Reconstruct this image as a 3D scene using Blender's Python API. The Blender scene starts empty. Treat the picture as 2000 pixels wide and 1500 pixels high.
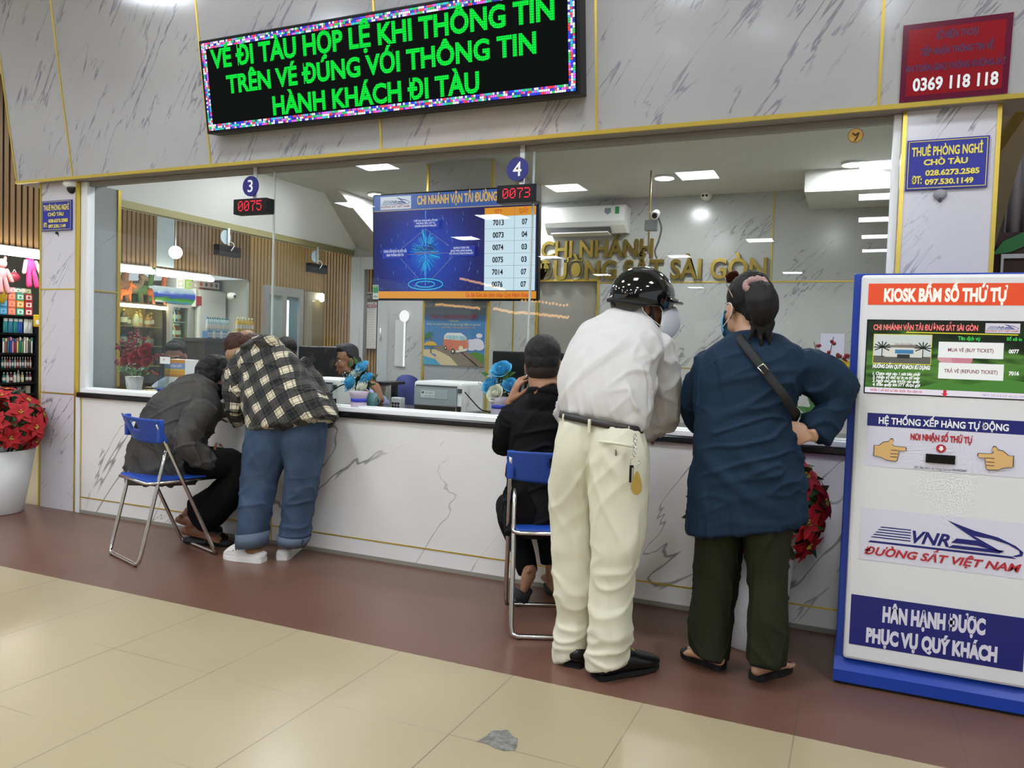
import bpy, bmesh, math, random
from mathutils import Vector, Matrix, Euler, noise
random.seed(7)
scene = bpy.context.scene
col = scene.collection
V = Vector
# ------------------------------------------------------------------ camera
RIGHT = V((0.91479052, 0.40270115, 0.03146573))
UP = V((-0.04608878, 0.0266711, 0.99858123))
BACK = V((0.40129059, -0.91494286, 0.04295848))
H = 1.225
FPX = 1528.24
cam = bpy.data.cameras.new('camera')
cam.sensor_width = 36
cam.lens = FPX * 36 / 2000
cam.clip_start = 0.05
camo = bpy.data.objects.new('camera', cam)
col.objects.link(camo)
camo.matrix_world = Matrix(((RIGHT.x, UP.x, BACK.x, 0), (RIGHT.y, UP.y, BACK.y, 0), (RIGHT.z, UP.z, BACK.z, H), (0, 0, 0, 1)))
scene.camera = camo
# ------------------------------------------------------------------ world, exposure
w = bpy.data.worlds.new('world'); scene.world = w; w.use_nodes = True
w.node_tree.nodes['Background'].inputs[0].default_value = (0.88, 0.94, 1.0, 1)
w.node_tree.nodes['Background'].inputs[1].default_value = 0.5
scene.view_settings.view_transform = 'Standard'
scene.view_settings.look = 'None'
scene.view_settings.exposure = 0.48
scene.view_settings.gamma = 1
scene.view_settings.use_curve_mapping = False
PANEL_L = 33.0       # radiance of the hall's ceiling panels
DOWN_L = 230.0        # radiance of the booth's round downlights
STRIP_L = 30.0        # shop light strips

# ------------------------------------------------------------------ measuring helpers (a photo point -> a point on a real plane)
def ray(u, v):
    return RIGHT*((u-1000)/FPX) + UP*(-(v-750)/FPX) - BACK
CAM = V((0, 0, H))
def Y(u, v, y):
    d = ray(u, v); return CAM + d*(y/d.y)
def Z(u, v, z=0.0):
    d = ray(u, v); return CAM + d*((z-H)/d.z)
def X(u, v, x):
    d = ray(u, v); return CAM + d*(x/d.x)
LEAN = 0.15
def FP(u, v, off=0.0):           # on the leaning fascia
    d = ray(u, v); t = (3.70-off-LEAN*(H-2.303))/(d.y+LEAN*d.z); return CAM + d*t

# ------------------------------------------------------------------ colours and materials
def lin(c):
    if isinstance(c, str):
        c = [int(c[i:i+2], 16)/255 for i in (0, 2, 4)]
    return tuple(x/12.92 if x <= 0.04045 else ((x+0.055)/1.055)**2.4 for x in c) + (1,)
MATS = {}
def mat(name, color='808080', rough=0.5, metal=0.0, emit=None, es=0.0, spec=0.5, coat=0.0, sheen=0.0, trans=0.0, sss=0.0):
    if name in MATS: return MATS[name]
    m = bpy.data.materials.new(name); m.use_nodes = True
    b = m.node_tree.nodes['Principled BSDF']
    b.inputs['Base Color'].default_value = lin(color)
    b.inputs['Roughness'].default_value = rough
    b.inputs['Metallic'].default_value = metal
    b.inputs['Specular IOR Level'].default_value = spec
    if coat: b.inputs['Coat Weight'].default_value = coat; b.inputs['Coat Roughness'].default_value = 0.05
    if sheen: b.inputs['Sheen Weight'].default_value = sheen
    if trans: b.inputs['Transmission Weight'].default_value = trans
    if sss:
        b.inputs['Subsurface Weight'].default_value = sss
        b.inputs['Subsurface Radius'].default_value = (0.012, 0.005, 0.003)
    if emit:
        b.inputs['Emission Color'].default_value = lin(emit); b.inputs['Emission Strength'].default_value = es
    MATS[name] = m
    return m
class NT:
    """tiny node builder"""
    def __init__(s, m): s.m = m; s.t = m.node_tree; s.b = s.t.nodes.get('Principled BSDF')
    def n(s, typ, **kw):
        nd = s.t.nodes.new('ShaderNode'+typ)
        for k, v in kw.items(): setattr(nd, k, v)
        return nd
    def l(s, a, b): s.t.links.new(a, b)
    def set(s, nd, i, v):
        if hasattr(v, 'is_output'): s.l(v, nd.inputs[i])
        else: nd.inputs[i].default_value = v
    def math(s, op, a, b=0.0, c=0.0, clamp=False):
        nd = s.n('Math', operation=op, use_clamp=clamp); s.set(nd, 0, a); s.set(nd, 1, b)
        if op in ('MULTIPLY_ADD', 'SMOOTH_MIN', 'COMPARE'): s.set(nd, 2, c)
        return nd.outputs[0]
    def mix(s, f, a, b):
        nd = s.n('Mix', data_type='RGBA'); s.set(nd, 0, f); s.set(nd, 6, a); s.set(nd, 7, b); return nd.outputs[2]
    def obj(s):
        return s.n('TexCoord').outputs['Object']
    def map(s, vec, loc=(0, 0, 0), rot=(0, 0, 0), scale=(1, 1, 1)):
        nd = s.n('Mapping'); s.l(vec, nd.inputs[0]); nd.inputs[1].default_value = loc; nd.inputs[2].default_value = rot; nd.inputs[3].default_value = scale
        return nd.outputs[0]
    def noise(s, vec, scale=5, detail=2, rough=0.5, dist=0.0):
        nd = s.n('TexNoise'); s.l(vec, nd.inputs['Vector']); nd.inputs['Scale'].default_value = scale
        nd.inputs['Detail'].default_value = detail; nd.inputs['Roughness'].default_value = rough; nd.inputs['Distortion'].default_value = dist
        return nd.outputs[0]
    def ramp(s, f, stops):
        nd = s.n('ValToRGB'); s.l(f, nd.inputs[0]); e = nd.color_ramp.elements
        while len(e) < len(stops): e.new(0.5)
        for q, (p, c) in zip(e, stops): q.position = p; q.color = c if len(c) == 4 else lin(c)
        return nd.outputs[0]
    def mr(s, v, a, b, c=0.0, d=1.0):
        nd = s.n('MapRange'); s.set(nd, 0, v); s.set(nd, 1, a); s.set(nd, 2, b); s.set(nd, 3, c); s.set(nd, 4, d); return nd.outputs[0]
    def bump(s, h, strength=0.2, dist=0.01):
        nd = s.n('Bump'); s.l(h, nd.inputs['Height']); nd.inputs['Strength'].default_value = strength; nd.inputs['Distance'].default_value = dist
        s.l(nd.outputs[0], s.b.inputs['Normal'])
def marble(name, base, vein, ang=57, along=1.1, across=7.0, thin=0.02, dens=0.5, rough=0.12, wob=0.0, seed=0.0, vein2=None, dist=0.35):
    m = mat(name, base, rough); q = NT(m)
    o = q.obj(); sp = q.n('SeparateXYZ'); q.l(o, sp.inputs[0])
    c = q.n('CombineXYZ'); q.l(q.math('ADD', sp.outputs[0], q.math('MULTIPLY', sp.outputs[1], 0.8)), c.inputs[0]); q.l(sp.outputs[2], c.inputs[2]); c.inputs[1].default_value = seed
    r = q.map(c.outputs[0], rot=(0, math.radians(ang), 0))
    a = q.map(r, scale=(along, 1, across))
    n1 = q.noise(a, 1.0, 4, 0.55, dist)
    ridge = q.math('ABSOLUTE', q.math('SUBTRACT', n1, 0.5))
    msk = q.noise(q.map(r, loc=(3, 7, 1), scale=(along*1.3, 1, across*0.35)), 1.3, 2, 0.5)
    wdt = q.mr(msk, dens-0.06, dens+0.18, 0.0, thin)
    line = q.math('SUBTRACT', 1.0, q.math('DIVIDE', ridge, q.math('ADD', wdt, 0.0008)), clamp=True)
    line = q.math('MULTIPLY', q.math('POWER', line, 0.6), q.mr(msk, dens-0.06, dens+0.1, 0.0, 1.0))
    cloud = q.noise(r, 1.1, 3, 0.5)
    basec = q.mix(q.mr(cloud, 0.35, 0.7), lin(base), lin(vein2 or base))
    q.l(q.mix(line, basec, lin(vein)), q.b.inputs['Base Color'])
    if wob: q.bump(q.noise(o, 2.3, 1), wob, 0.02)
    return m
M_FASCIA = marble('fascia_marble', 'a5a3a2', '7f7a84', 57, 1.7, 10, 0.03, 0.49, 0.1, 0.10, vein2='aeacaa')
M_PILLAR = marble('pillar_marble', 'cfcbce', '85828c', 52, 1.3, 9, 0.02, 0.52, 0.15, seed=5)
M_COUNTER = marble('counter_marble', 'e9e7e2', '8b8882', 50, 0.55, 2.6, 0.010, 0.45, 0.22, seed=9.3, vein2='e2dfda', dist=0.5)
M_BOOTH = marble('booth_marble', 'a9abaa', '76787b', 46, 1.6, 10, 0.018, 0.5, 0.2, seed=2, vein2='b0b2b0')
M_GOLD = mat('gold_strip', 'd8bd57', 0.28, 0.75)
M_GOLDL = mat('gold_letter', 'a8924a', 0.25, 0.85)
M_WHITE = mat('white_paint', 'f3f5f4', 0.6)
M_CEIL = mat('ceiling_white', 'c3c5c1', 0.7)
M_ALU = mat('aluminium', 'cfd2d4', 0.35, 0.6)
M_WALU = mat('white_aluminium', 'e9ebec', 0.35, 0.1)
M_BLACK = mat('black_plastic', '0e0e0f', 0.35, spec=0.25)
M_BLACKM = mat('black_matte', '0c0c0d', 0.8)
M_CHROME = mat('chrome', 'd5d2cc', 0.18, 1.0)
M_BLUE = mat('blue_plastic', '1f4aa8', 0.42)
M_WPLAS = mat('white_plastic', 'e4e4e1', 0.4)
M_GPLAS = mat('grey_plastic', '8c9497', 0.5)
M_DGREY = mat('dark_grey', '3a3b3d', 0.5)
def glass_mat(name, tint='fafcfb', ior=1.55, tint_f=0.0):
    m = bpy.data.materials.new(name); m.use_nodes = True; t = m.node_tree; t.nodes.clear(); q = NT(m)
    out = q.n('OutputMaterial'); tr = q.n('BsdfTransparent'); tr.inputs[0].default_value = lin(tint)
    gl = q.n('BsdfGlossy'); gl.inputs['Roughness'].default_value = 0.0
    fr = q.n('Fresnel'); fr.inputs[0].default_value = ior
    geo = q.n('NewGeometry')
    f = q.math('MULTIPLY', fr.outputs[0], q.math('SUBTRACT', 1.0, geo.outputs['Backfacing']))
    mx = q.n('MixShader'); q.l(f, mx.inputs[0]); q.l(tr.outputs[0], mx.inputs[1]); q.l(gl.outputs[0], mx.inputs[2])
    q.l(mx.outputs[0], out.inputs[0])
    return m
M_GLASS = glass_mat('glass')
M_GLASS2 = glass_mat('cabinet_glass', 'dfe6e4', 1.5)
def emis(name, color, s):
    if name.split('_')[0] in ('screen', 'kscr', 'kiosk', 'led', 'fridge', 'edge'): s *= 0.72      # displays, set against the exposure
    m = mat(name, '000000', 0.4, emit=color, es=s); return m

# ------------------------------------------------------------------ object helpers
def base_matrix(o):
    m = Matrix.Translation(o.location) @ o.rotation_euler.to_matrix().to_4x4() @ Matrix.Diagonal(o.scale.to_4d())
    return (base_matrix(o.parent) @ o.matrix_parent_inverse @ m) if o.parent else m
def mesh_of(bm, name, smooth=False):
    me = bpy.data.meshes.new(name)
    bm.normal_update(); bm.to_mesh(me); bm.free()
    if smooth:
        for p in me.polygons: p.use_smooth = True
    return me
def part(name, geo, mats, parent=None, smooth=False, world=True, label=None):
    """one mesh object; world=True: geometry given in world coordinates"""
    me = mesh_of(geo, name, smooth) if isinstance(geo, bmesh.types.BMesh) else geo
    for m in (mats if isinstance(mats, (list, tuple)) else [mats]): me.materials.append(m)
    o = bpy.data.objects.new(name, me); col.objects.link(o)
    if parent:
        o.parent = parent
        if world: o.matrix_parent_inverse = base_matrix(parent).inverted()
    if label: o['label'] = label
    return o
def tag(o, label, cat, group=None):
    o['label'] = label; o['category'] = cat
    if group: o['group'] = group
    return o
def thing(name, label, cat, loc=(0, 0, 0), rz=0.0, group=None, rx=0.0):
    o = bpy.data.objects.new(name, None); col.objects.link(o); o.empty_display_size = 0.1
    o.location = loc; o.rotation_euler = (rx, 0, rz)
    return tag(o, label, cat, group)
def struct(name, geo, mats, smooth=False):
    o = part(name, geo, mats, None, smooth); o['kind'] = 'structure'; return o
def centre(o):
    """move a top-level mesh's origin into its own middle"""
    me = o.data; c = sum((v.co for v in me.vertices), V())/max(1, len(me.vertices))
    lo = min(v.co.z for v in me.vertices); c.z = lo
    me.transform(Matrix.Translation(-c)); o.location = c; return o
def copy_tree(o, parent=None):
    c = o.copy(); col.objects.link(c); c.parent = parent
    if parent: c.matrix_parent_inverse = o.matrix_parent_inverse.copy()
    for ch in list(o.children): copy_tree(ch, c)
    return c
# geometry into a bmesh
def B(): return bmesh.new()
def box(bm, x0, x1, y0, y1, z0, z1, bev=0.0, mi=0, M=None):
    vs = [bm.verts.new(p) for p in ((x0, y0, z0), (x1, y0, z0), (x1, y1, z0), (x0, y1, z0), (x0, y0, z1), (x1, y0, z1), (x1, y1, z1), (x0, y1, z1))]
    fs = [bm.faces.new([vs[i] for i in f]) for f in ((3, 2, 1, 0), (4, 5, 6, 7), (0, 1, 5, 4), (1, 2, 6, 5), (2, 3, 7, 6), (3, 0, 4, 7))]
    for f in fs: f.material_index = mi
    if bev:
        es = list({e for f in fs for e in f.edges})
        r = bmesh.ops.bevel(bm, geom=es, offset=bev, segments=2, affect='EDGES', profile=0.5)
        for f in r['faces']: f.material_index = mi
        vs = list({v for f in r['faces'] for v in f.verts} | {v for v in vs if v.is_valid})
    if M is not None:
        bmesh.ops.transform(bm, matrix=M, verts=[v for v in vs if v.is_valid])
    return vs
def quad(bm, pts, mi=0):
    f = bm.faces.new([bm.verts.new(p) for p in pts]); f.material_index = mi; return f
def prism(bm, pts, ext, mi=0):
    """polygon extruded by a vector"""
    ext = V(ext)
    a = [bm.verts.new(V(p)) for p in pts]; b = [bm.verts.new(V(p)+ext) for p in pts]
    n = len(a); fs = [bm.faces.new(a[::-1]), bm.faces.new(b)]
    for i in range(n): fs.append(bm.faces.new((a[i], a[(i+1) % n], b[(i+1) % n], b[i])))
    for f in fs: f.material_index = mi
    return a+b
def frames(pts, ref=None):
    ts = []
    for i in range(len(pts)):
        a = pts[max(0, i-1)]; b = pts[min(len(pts)-1, i+1)]
        ts.append((b-a).normalized())
    t = ts[0]; r = V(ref) if ref is not None else (V((0, 0, 1)) if abs(t.z) < 0.9 else V((1, 0, 0)))
    out = []; a = (r - t*r.dot(t)).normalized()
    for t in ts:
        a = a - t*a.dot(t)
        a = a.normalized() if a.length > 1e-6 else t.orthogonal().normalized()
        out.append((t, a, t.cross(a)))
    return out
def smooth_path(pts, n=4):
    pts = [V(p) for p in pts]
    if len(pts) < 3 or n < 2: return pts
    out = []
    for i in range(len(pts)-1):
        p0 = pts[max(0, i-1)]; p1 = pts[i]; p2 = pts[i+1]; p3 = pts[min(len(pts)-1, i+2)]
        for k in range(n):
            t = k/n
            out.append(0.5*((2*p1)+(p2-p0)*t+(2*p0-5*p1+4*p2-p3)*t*t+(3*p1-p0-3*p2+p3)*t**3))
    out.append(pts[-1]); return out
def tube(bm, pts, r, seg=10, ref=None, cap=True, mi=0, round_cap=False):
    """swept tube; r: number, list of numbers, or list of (ra, rb)"""
    pts = [V(p) for p in pts]; rs = r if isinstance(r, (list, tuple)) else [r]*len(pts)
    rs = [(q if isinstance(q, (list, tuple)) else (q, q)) for q in rs]
    fr = frames(pts, ref); rings = []
    P = list(zip(pts, fr, rs))
    if round_cap:
        def capr(p, f, q, sgn):
            m = min(q); o = []
            for k in (0.3, 0.65, 0.9):
                o.append((p + f[0]*sgn*m*math.sin(math.pi/2*k), f, (q[0]*math.cos(math.pi/2*k), q[1]*math.cos(math.pi/2*k))))
            return o
        P = capr(*P[0], -1)[::-1] + P + capr(*P[-1], 1)
    for p, (t, a, b), (ra, rb) in P:
        rings.append([bm.verts.new(p + a*ra*math.cos(2*math.pi*k/seg) + b*rb*math.sin(2*math.pi*k/seg)) for k in range(seg)])
    for i in range(len(rings)-1):
        for k in range(seg):
            f = bm.faces.new((rings[i][k], rings[i][(k+1) % seg], rings[i+1][(k+1) % seg], rings[i+1][k])); f.material_index = mi; f.smooth = True
    if cap:
        f = bm.faces.new(rings[0][::-1]); f.material_index = mi
        f = bm.faces.new(rings[-1]); f.material_index = mi
    return [v for q in rings for v in q]
def lathe(bm, prof, c=(0, 0, 0), seg=24, mi=0, cap=True, axis=None):
    """profile of (r, z) spun about z (or axis) at c"""
    c = V(c); R = V((0, 0, 1)).rotation_difference(V(axis)).to_matrix() if axis is not None else Matrix.Identity(3)
    rings = [[bm.verts.new(c + R @ V((r*math.cos(2*math.pi*k/seg), r*math.sin(2*math.pi*k/seg), z))) for k in range(seg)] for r, z in prof]
    for i in range(len(rings)-1):
        for k in range(seg):
            f = bm.faces.new((rings[i][k], rings[i][(k+1) % seg], rings[i+1][(k+1) % seg], rings[i+1][k])); f.material_index = mi; f.smooth = True
    if cap:
        bm.faces.new(rings[0][::-1]).material_index = mi; bm.faces.new(rings[-1]).material_index = mi
    return [v for q in rings for v in q]
def ball(bm, c, r, u=16, v=10, M=None, mi=0):
    """ellipsoid; r number or (rx, ry, rz); M optional 3x3 rotation"""
    c = V(c); r = r if isinstance(r, (list, tuple)) else (r, r, r); M = M or Matrix.Identity(3)
    rows = []
    for i in range(1, v):
        th = math.pi*i/v
        rows.append([bm.verts.new(c + M @ V((r[0]*math.sin(th)*math.cos(2*math.pi*k/u), r[1]*math.sin(th)*math.sin(2*math.pi*k/u), r[2]*math.cos(th)))) for k in range(u)])
    top = bm.verts.new(c + M @ V((0, 0, r[2]))); bot = bm.verts.new(c + M @ V((0, 0, -r[2])))
    fs = []
    for k in range(u):
        fs.append(bm.faces.new((top, rows[0][k], rows[0][(k+1) % u])))
        for i in range(len(rows)-1): fs.append(bm.faces.new((rows[i][k], rows[i+1][k], rows[i+1][(k+1) % u], rows[i][(k+1) % u])))
        fs.append(bm.faces.new((rows[-1][k], bot, rows[-1][(k+1) % u])))
    for f in fs: f.material_index = mi; f.smooth = True
    return [top, bot] + [q for row in rows for q in row]
# ------------------------------------------------------------------ lettering
_tc = {}
def text_geo(body, bold=0.0, shear=0.0, depth=0.0):
    k = (body, bold, shear, depth)
    if k in _tc: return _tc[k]
    c = bpy.data.curves.new('lettering', 'FONT'); c.body = body; c.size = 1; c.offset = bold; c.shear = shear; c.extrude = depth
    c.resolution_u = 3
    o = bpy.data.objects.new('lettering', c); col.objects.link(o)
    dg = bpy.context.evaluated_depsgraph_get(); me = bpy.data.meshes.new_from_object(o.evaluated_get(dg))
    vs = [v.co.copy() for v in me.vertices]; fs = [tuple(p.vertices) for p in me.polygons]
    bpy.data.objects.remove(o); bpy.data.curves.remove(c); bpy.data.meshes.remove(me)
    xs = [v.x for v in vs] or [0, 1]
    _tc[k] = (vs, fs, min(xs), max(xs)); return _tc[k]
_vs, _fs, _a, _b = text_geo('H')
CAPH = max(v.y for v in _vs)
class Panel:
    """flat graphics built on a real plane: y = y0 - lean*(z-z0); local x right, z up the plane, thin layers stacked towards the viewer"""
    def __init__(s, x0, y0, z0, lean=0.0):
        s.o = V((x0, y0, z0)); s.lean = lean; s.th = math.atan(lean); s.zd = V((0, -math.sin(s.th), math.cos(s.th))); s.nd = V((0, -math.cos(s.th), -math.sin(s.th)))
        s.bm = B(); s.mats = []; s.off = 0.0
    def px(s, u, v):
        d = ray(u, v); t = (s.o+s.nd*s.off-CAM).dot(s.nd)/d.dot(s.nd); p = CAM + d*t - s.o
        return (p.x, p.dot(s.zd))
    def mi(s, m):
        if m not in s.mats: s.mats.append(m)
        return s.mats.index(m)
    def up(s): s.off += 0.0006
    def W(s, x, z, o=0.0): return s.o + V((x, 0, 0)) + s.zd*z + s.nd*(s.off+o)
    def poly(s, pts, m, up=True):
        if up: s.up()
        f = s.bm.faces.new([s.bm.verts.new(s.W(x, z)) for x, z in pts]); f.material_index = s.mi(m)
        f.normal_update()
        if f.normal.dot(s.nd) < 0: f.normal_flip()
    def ppoly(s, pts, m): s.poly([s.px(*p) for p in pts], m)
    def rect(s, x0, x1, z0, z1, m): s.poly([(x0, z0), (x1, z0), (x1, z1), (x0, z1)], m)
    def ell(s, cx, cz, rx, rz, m, n=24, a0=0, a1=360): s.poly([(cx+rx*math.cos(math.radians(a0+(a1-a0)*k/n)), cz+rz*math.sin(math.radians(a0+(a1-a0)*k/n))) for k in range(n if a1-a0 == 360 else n+1)], m)
    def frame(s, x0, x1, z0, z1, t, m):
        s.rect(x0, x1, z0, z0+t, m); s.off -= 0.0006; s.rect(x0, x1, z1-t, z1, m); s.off -= 0.0006; s.rect(x0, x0+t, z0, z1, m); s.off -= 0.0006; s.rect(x1-t, x1, z0, z1, m)
    def line(s, a, b, t, m):
        a = V((a[0], a[1])); b = V((b[0], b[1])); n = V((-(b-a).y, (b-a).x)).normalized()*t/2
        s.poly([tuple(a+n), tuple(b+n), tuple(b-n), tuple(a-n)], m, False)
    def text(s, body, x0, x1, zb, h, m, bold=0.0, shear=0.0, slope=0.0, up=True):
        """fill x0..x1, baseline zb, cap height h"""
        vs, fs, a, b = text_geo(body, bold, shear)
        if up: s.up()
        k = s.mi(m); sx = (x1-x0)/(b-a); sz = h/CAPH
        nv = [s.bm.verts.new(s.W(x0+(v.x-a)*sx, zb+v.y*sz+slope*((v.x-a)*sx))) for v in vs]
        for f in fs:
            try: g = s.bm.faces.new([nv[i] for i in f])
            except ValueError: continue
            g.material_index = k; g.normal_update()
            if g.normal.dot(s.nd) < 0: g.normal_flip()
    def ptext(s, body, p0, p1, ptop, m, bold=0.0, shear=0.0):
        """photo points: baseline left, baseline right, top of the capitals at the left"""
        x0, z0 = s.px(*p0); x1, z1 = s.px(*p1); xt, zt = s.px(*ptop)
        s.text(body, x0, x1, z0, zt-z0, m, bold, shear, (z1-z0)/(x1-x0))
    def done(s, name, parent, label=None):
        return part(name, s.bm, s.mats, parent, label=label)
    def slab(s, x0, x1, z0, z1, d0, d1, bm=None, bev=0.0, mi=0):
        """solid box on the plane from d0 to d1 in front of it"""
        bm2 = bm or B()
        R = Matrix.Translation(s.o) @ Matrix(((1, 0, 0, 0), (0, -s.nd.y, s.zd.y, 0), (0, -s.nd.z, s.zd.z, 0), (0, 0, 0, 1)))
        box(bm2, x0, x1, -d1, -d0, z0, z1, bev, mi, R)
        return bm2
# =================================================================== THE SETTING
WY = 3.757          # counter front / pillar fronts
GY = 3.81           # glass
BY = 7.25           # booth back wall
CZ = 2.69           # booth ceiling
SX = -8.5           # shop front plane on the left
# hall ceiling panels: positions found from their reflections in the glass, plus rows added for lighting over the queue area
PANELS = [(-9.15, -5.3), (-9.05, -9.9), (-7.05, -7.2), (-8.35, -13.9), (-8.35, -19.0), (-4.65, -14.3), (-6.05, -24.3),
          (-2.2, -11.6), (-2.0, -19.0), (0.2, -9.2), (0.27, -11.5), (0.3, -13.9),
          (-6.9, -2.6), (-4.6, -4.9), (-2.35, -4.55), (0.2, -4.6), (0.2, -6.9), (2.4, -4.6), (2.4, -0.2),
          (-6.9, 0.6), (-4.6, -0.6), (-2.3, -0.2), (-3.3, 2.0), (-0.9, 1.7), (1.6, 1.9), (0.2, -2.2), (-9.2, 2.6), (-7.0, 3.0), (-7.2, 6.4), (-7.2, 9.2), (2.6, 5.6)]
HZ = 4.0
def floor_mat():
    m = mat('floor_tiles', 'b5aa90', 0.3); q = NT(m); o = q.obj(); sp = q.n('SeparateXYZ'); q.l(o, sp.inputs[0]); x, y = sp.outputs[0], sp.outputs[1]
    gx = q.math('FRACT', q.math('DIVIDE', q.math('ADD', x, 100.13), 0.5)); gy = q.math('FRACT', q.math('DIVIDE', q.math('ADD', y, 99.325+0.51*0), 0.51))
    dx = q.math('ABSOLUTE', q.math('SUBTRACT', gx, 0.5)); dy = q.math('ABSOLUTE', q.math('SUBTRACT', gy, 0.5))
    fade = q.noise(o, 1.7, 2)
    lx = q.math('MULTIPLY', q.mr(dx, 0.494, 0.4985), q.mr(fade, 0.3, 0.6, 0.35, 1.0)); ly = q.math('MULTIPLY', q.mr(dy, 0.4945, 0.4985), q.mr(fade, 0.45, 0.62, 0.05, 0.8))
    line = q.math('MAXIMUM', lx, ly)
    red = q.math('MULTIPLY', q.math('GREATER_THAN', q.math('ADD', y, q.math('MULTIPLY', q.noise(o, 60, 1), 0.006)), 2.678), q.math('LESS_THAN', y, 3.77))
    cl = q.noise(o, 2.2, 3)
    bei = q.mix(cl, lin('a79877'), lin('ac9d7d')); rd = q.mix(cl, lin('69493c'), lin('704f40'))
    sp2 = q.noise(o, 420, 1); bei = q.mix(q.mr(sp2, 0.35, 0.75, 0, 0.22), bei, lin('8f856b'))
    base = q.mix(red, bei, rd)
    q.l(q.mix(q.math('MULTIPLY', line, 0.75), base, lin('4b443b')), q.b.inputs['Base Color'])
    q.l(q.mr(q.noise(o, 1.2, 1), 0.2, 0.8, 0.27, 0.33), q.b.inputs['Roughness']); q.b.inputs['Specular IOR Level'].default_value = 0.4
    return m
bm = B(); box(bm, -18, 9, -28, 16, -0.1, 0); struct('floor', bm, floor_mat())
# broken tile with bare screed
pts = [(930, 1449), (951, 1437), (960, 1428), (977, 1427), (991, 1426), (1001, 1437), (1012, 1444), (1010, 1458), (1005, 1466), (985, 1467), (965, 1461), (950, 1452)]
bm = B(); prism(bm, [Z(u, v, 0.0005) for u, v in pts][::-1], (0, 0, 0.0012))
m = mat('bare_screed', '7f7d78', 0.85); q = NT(m); n_ = q.noise(q.obj(), 38, 6, 0.7); q.l(q.ramp(n_, [(0.3, '5c5a55'), (0.5, '85827b'), (0.7, 'a19d94')]), q.b.inputs['Base Color']); q.bump(n_, 0.8, 0.02)
o = struct('floor_patch', bm, m)
bm = B(); box(bm, -18, 9, -28, 3.55, HZ, HZ+0.1); box(bm, -18, -5.5, 3.55, 16, HZ, HZ+0.1); box(bm, 0.6, 9, 3.55, 16, HZ, HZ+0.1)
struct('ceiling', bm, mat('hall_ceiling', 'b9b7b0', 0.8))
bm = B(); box(bm, -18, 9, -28.1, -28, 0, HZ); struct('wall_hall_end', bm, mat('hall_wall', '8f8678', 0.7))
diff = emis('panel_light', 'ecf4ff', PANEL_L)
proto = None
for i, (x, y) in enumerate(PANELS):
    if proto is None:
        proto = thing('ceiling_light', 'square flush white light panel in the hall ceiling', 'ceiling light', (x, y, HZ), 0, 'square light panels in the hall ceiling')
        bm = B()
        for a in ((-0.31, 0.31, -0.31, -0.29), (-0.31, 0.31, 0.29, 0.31), (-0.31, -0.29, -0.29, 0.29), (0.29, 0.31, -0.29, 0.29)): box(bm, a[0], a[1], a[2], a[3], -0.02, 0)
        part('frame', bm, M_WALU, proto, world=False)
        bm = B(); box(bm, -0.29, 0.29, -0.29, 0.29, -0.015, -0.004); part('diffuser', bm, diff, proto, world=False)
    else:
        c = copy_tree(proto); c.location = (x, y, HZ)
# ---- fascia above the counter (leans out towards the top)
def fy(z, off=0.0): return 3.70 - LEAN*(z-2.303) - off
FX0, FX1 = -5.508, 3.2
bm = B()
prism(bm, [(FX0, fy(2.303), 2.303), (FX0, fy(HZ), HZ), (FX0, 3.92, HZ), (FX0, 3.92, 2.303)][::-1], (FX1-FX0, 0, 0))
struct('wall_front_fascia', bm, M_FASCIA)
def strip_on_fascia(x, z0=2.303, z1=HZ, wd=0.012):
    bm = B(); prism(bm, [(x-wd/2, fy(z0, 0.004), z0), (x-wd/2, fy(z1, 0.004), z1), (x-wd/2, fy(z1, -0.01), z1), (x-wd/2, fy(z0, -0.01), z0)][::-1], (wd, 0, 0)); return bm
n = 0
for x in (-4.928, -3.693, -2.452, -1.212, 0.036, 1.28, FX0+0.007):
    n += 1; struct('trim_%d' % n, strip_on_fascia(x), M_GOLD)
bm = B(); prism(bm, [(FX0, fy(2.294, 0.010), 2.291), (FX0, fy(2.312, 0.010), 2.310), (FX0, fy(2.312, -0.01), 2.310), (FX0, 3.705, 2.291)][::-1], (FX1-FX0, 0, 0)); n += 1; struct('trim_%d' % n, bm, M_GOLD)
# soffit under the fascia and the canopy soffits to both sides
bm = B(); box(bm, FX0+0.003, FX1, 3.706, 3.95, 2.294, 2.302); struct('ceiling_soffit', bm, mat('soffit', '9a9288', 0.55))
a, b = Z(2000, 290, 2.3), Z(1935, 510, 2.3)
bm = B(); prism(bm, [(0.49, 3.95, 2.3), (0.62, 3.95, 2.3), (a.x, a.y, 2.3), (b.x, b.y, 2.3), (0.49, 9.4, 2.3)][::-1], (0, 0, 0.02)); struct('ceiling_canopy', bm, mat('canopy', 'b5a68c', 0.6))
a, b = Z(2010, 194, 2.297), Z(1948, 295, 2.297)
bm = B(); box(bm, a.x-0.02, a.x+0.025, 3.9, b.y+1.5, 2.29, 2.3); n += 1; struct('trim_%d' % n, bm, M_GOLD)
bm = B(); box(bm, 0.49, 5, 9.42, 9.5, 0, HZ); struct('wall_far_right', bm, mat('far_wall', '6a6158', 0.8))
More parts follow.
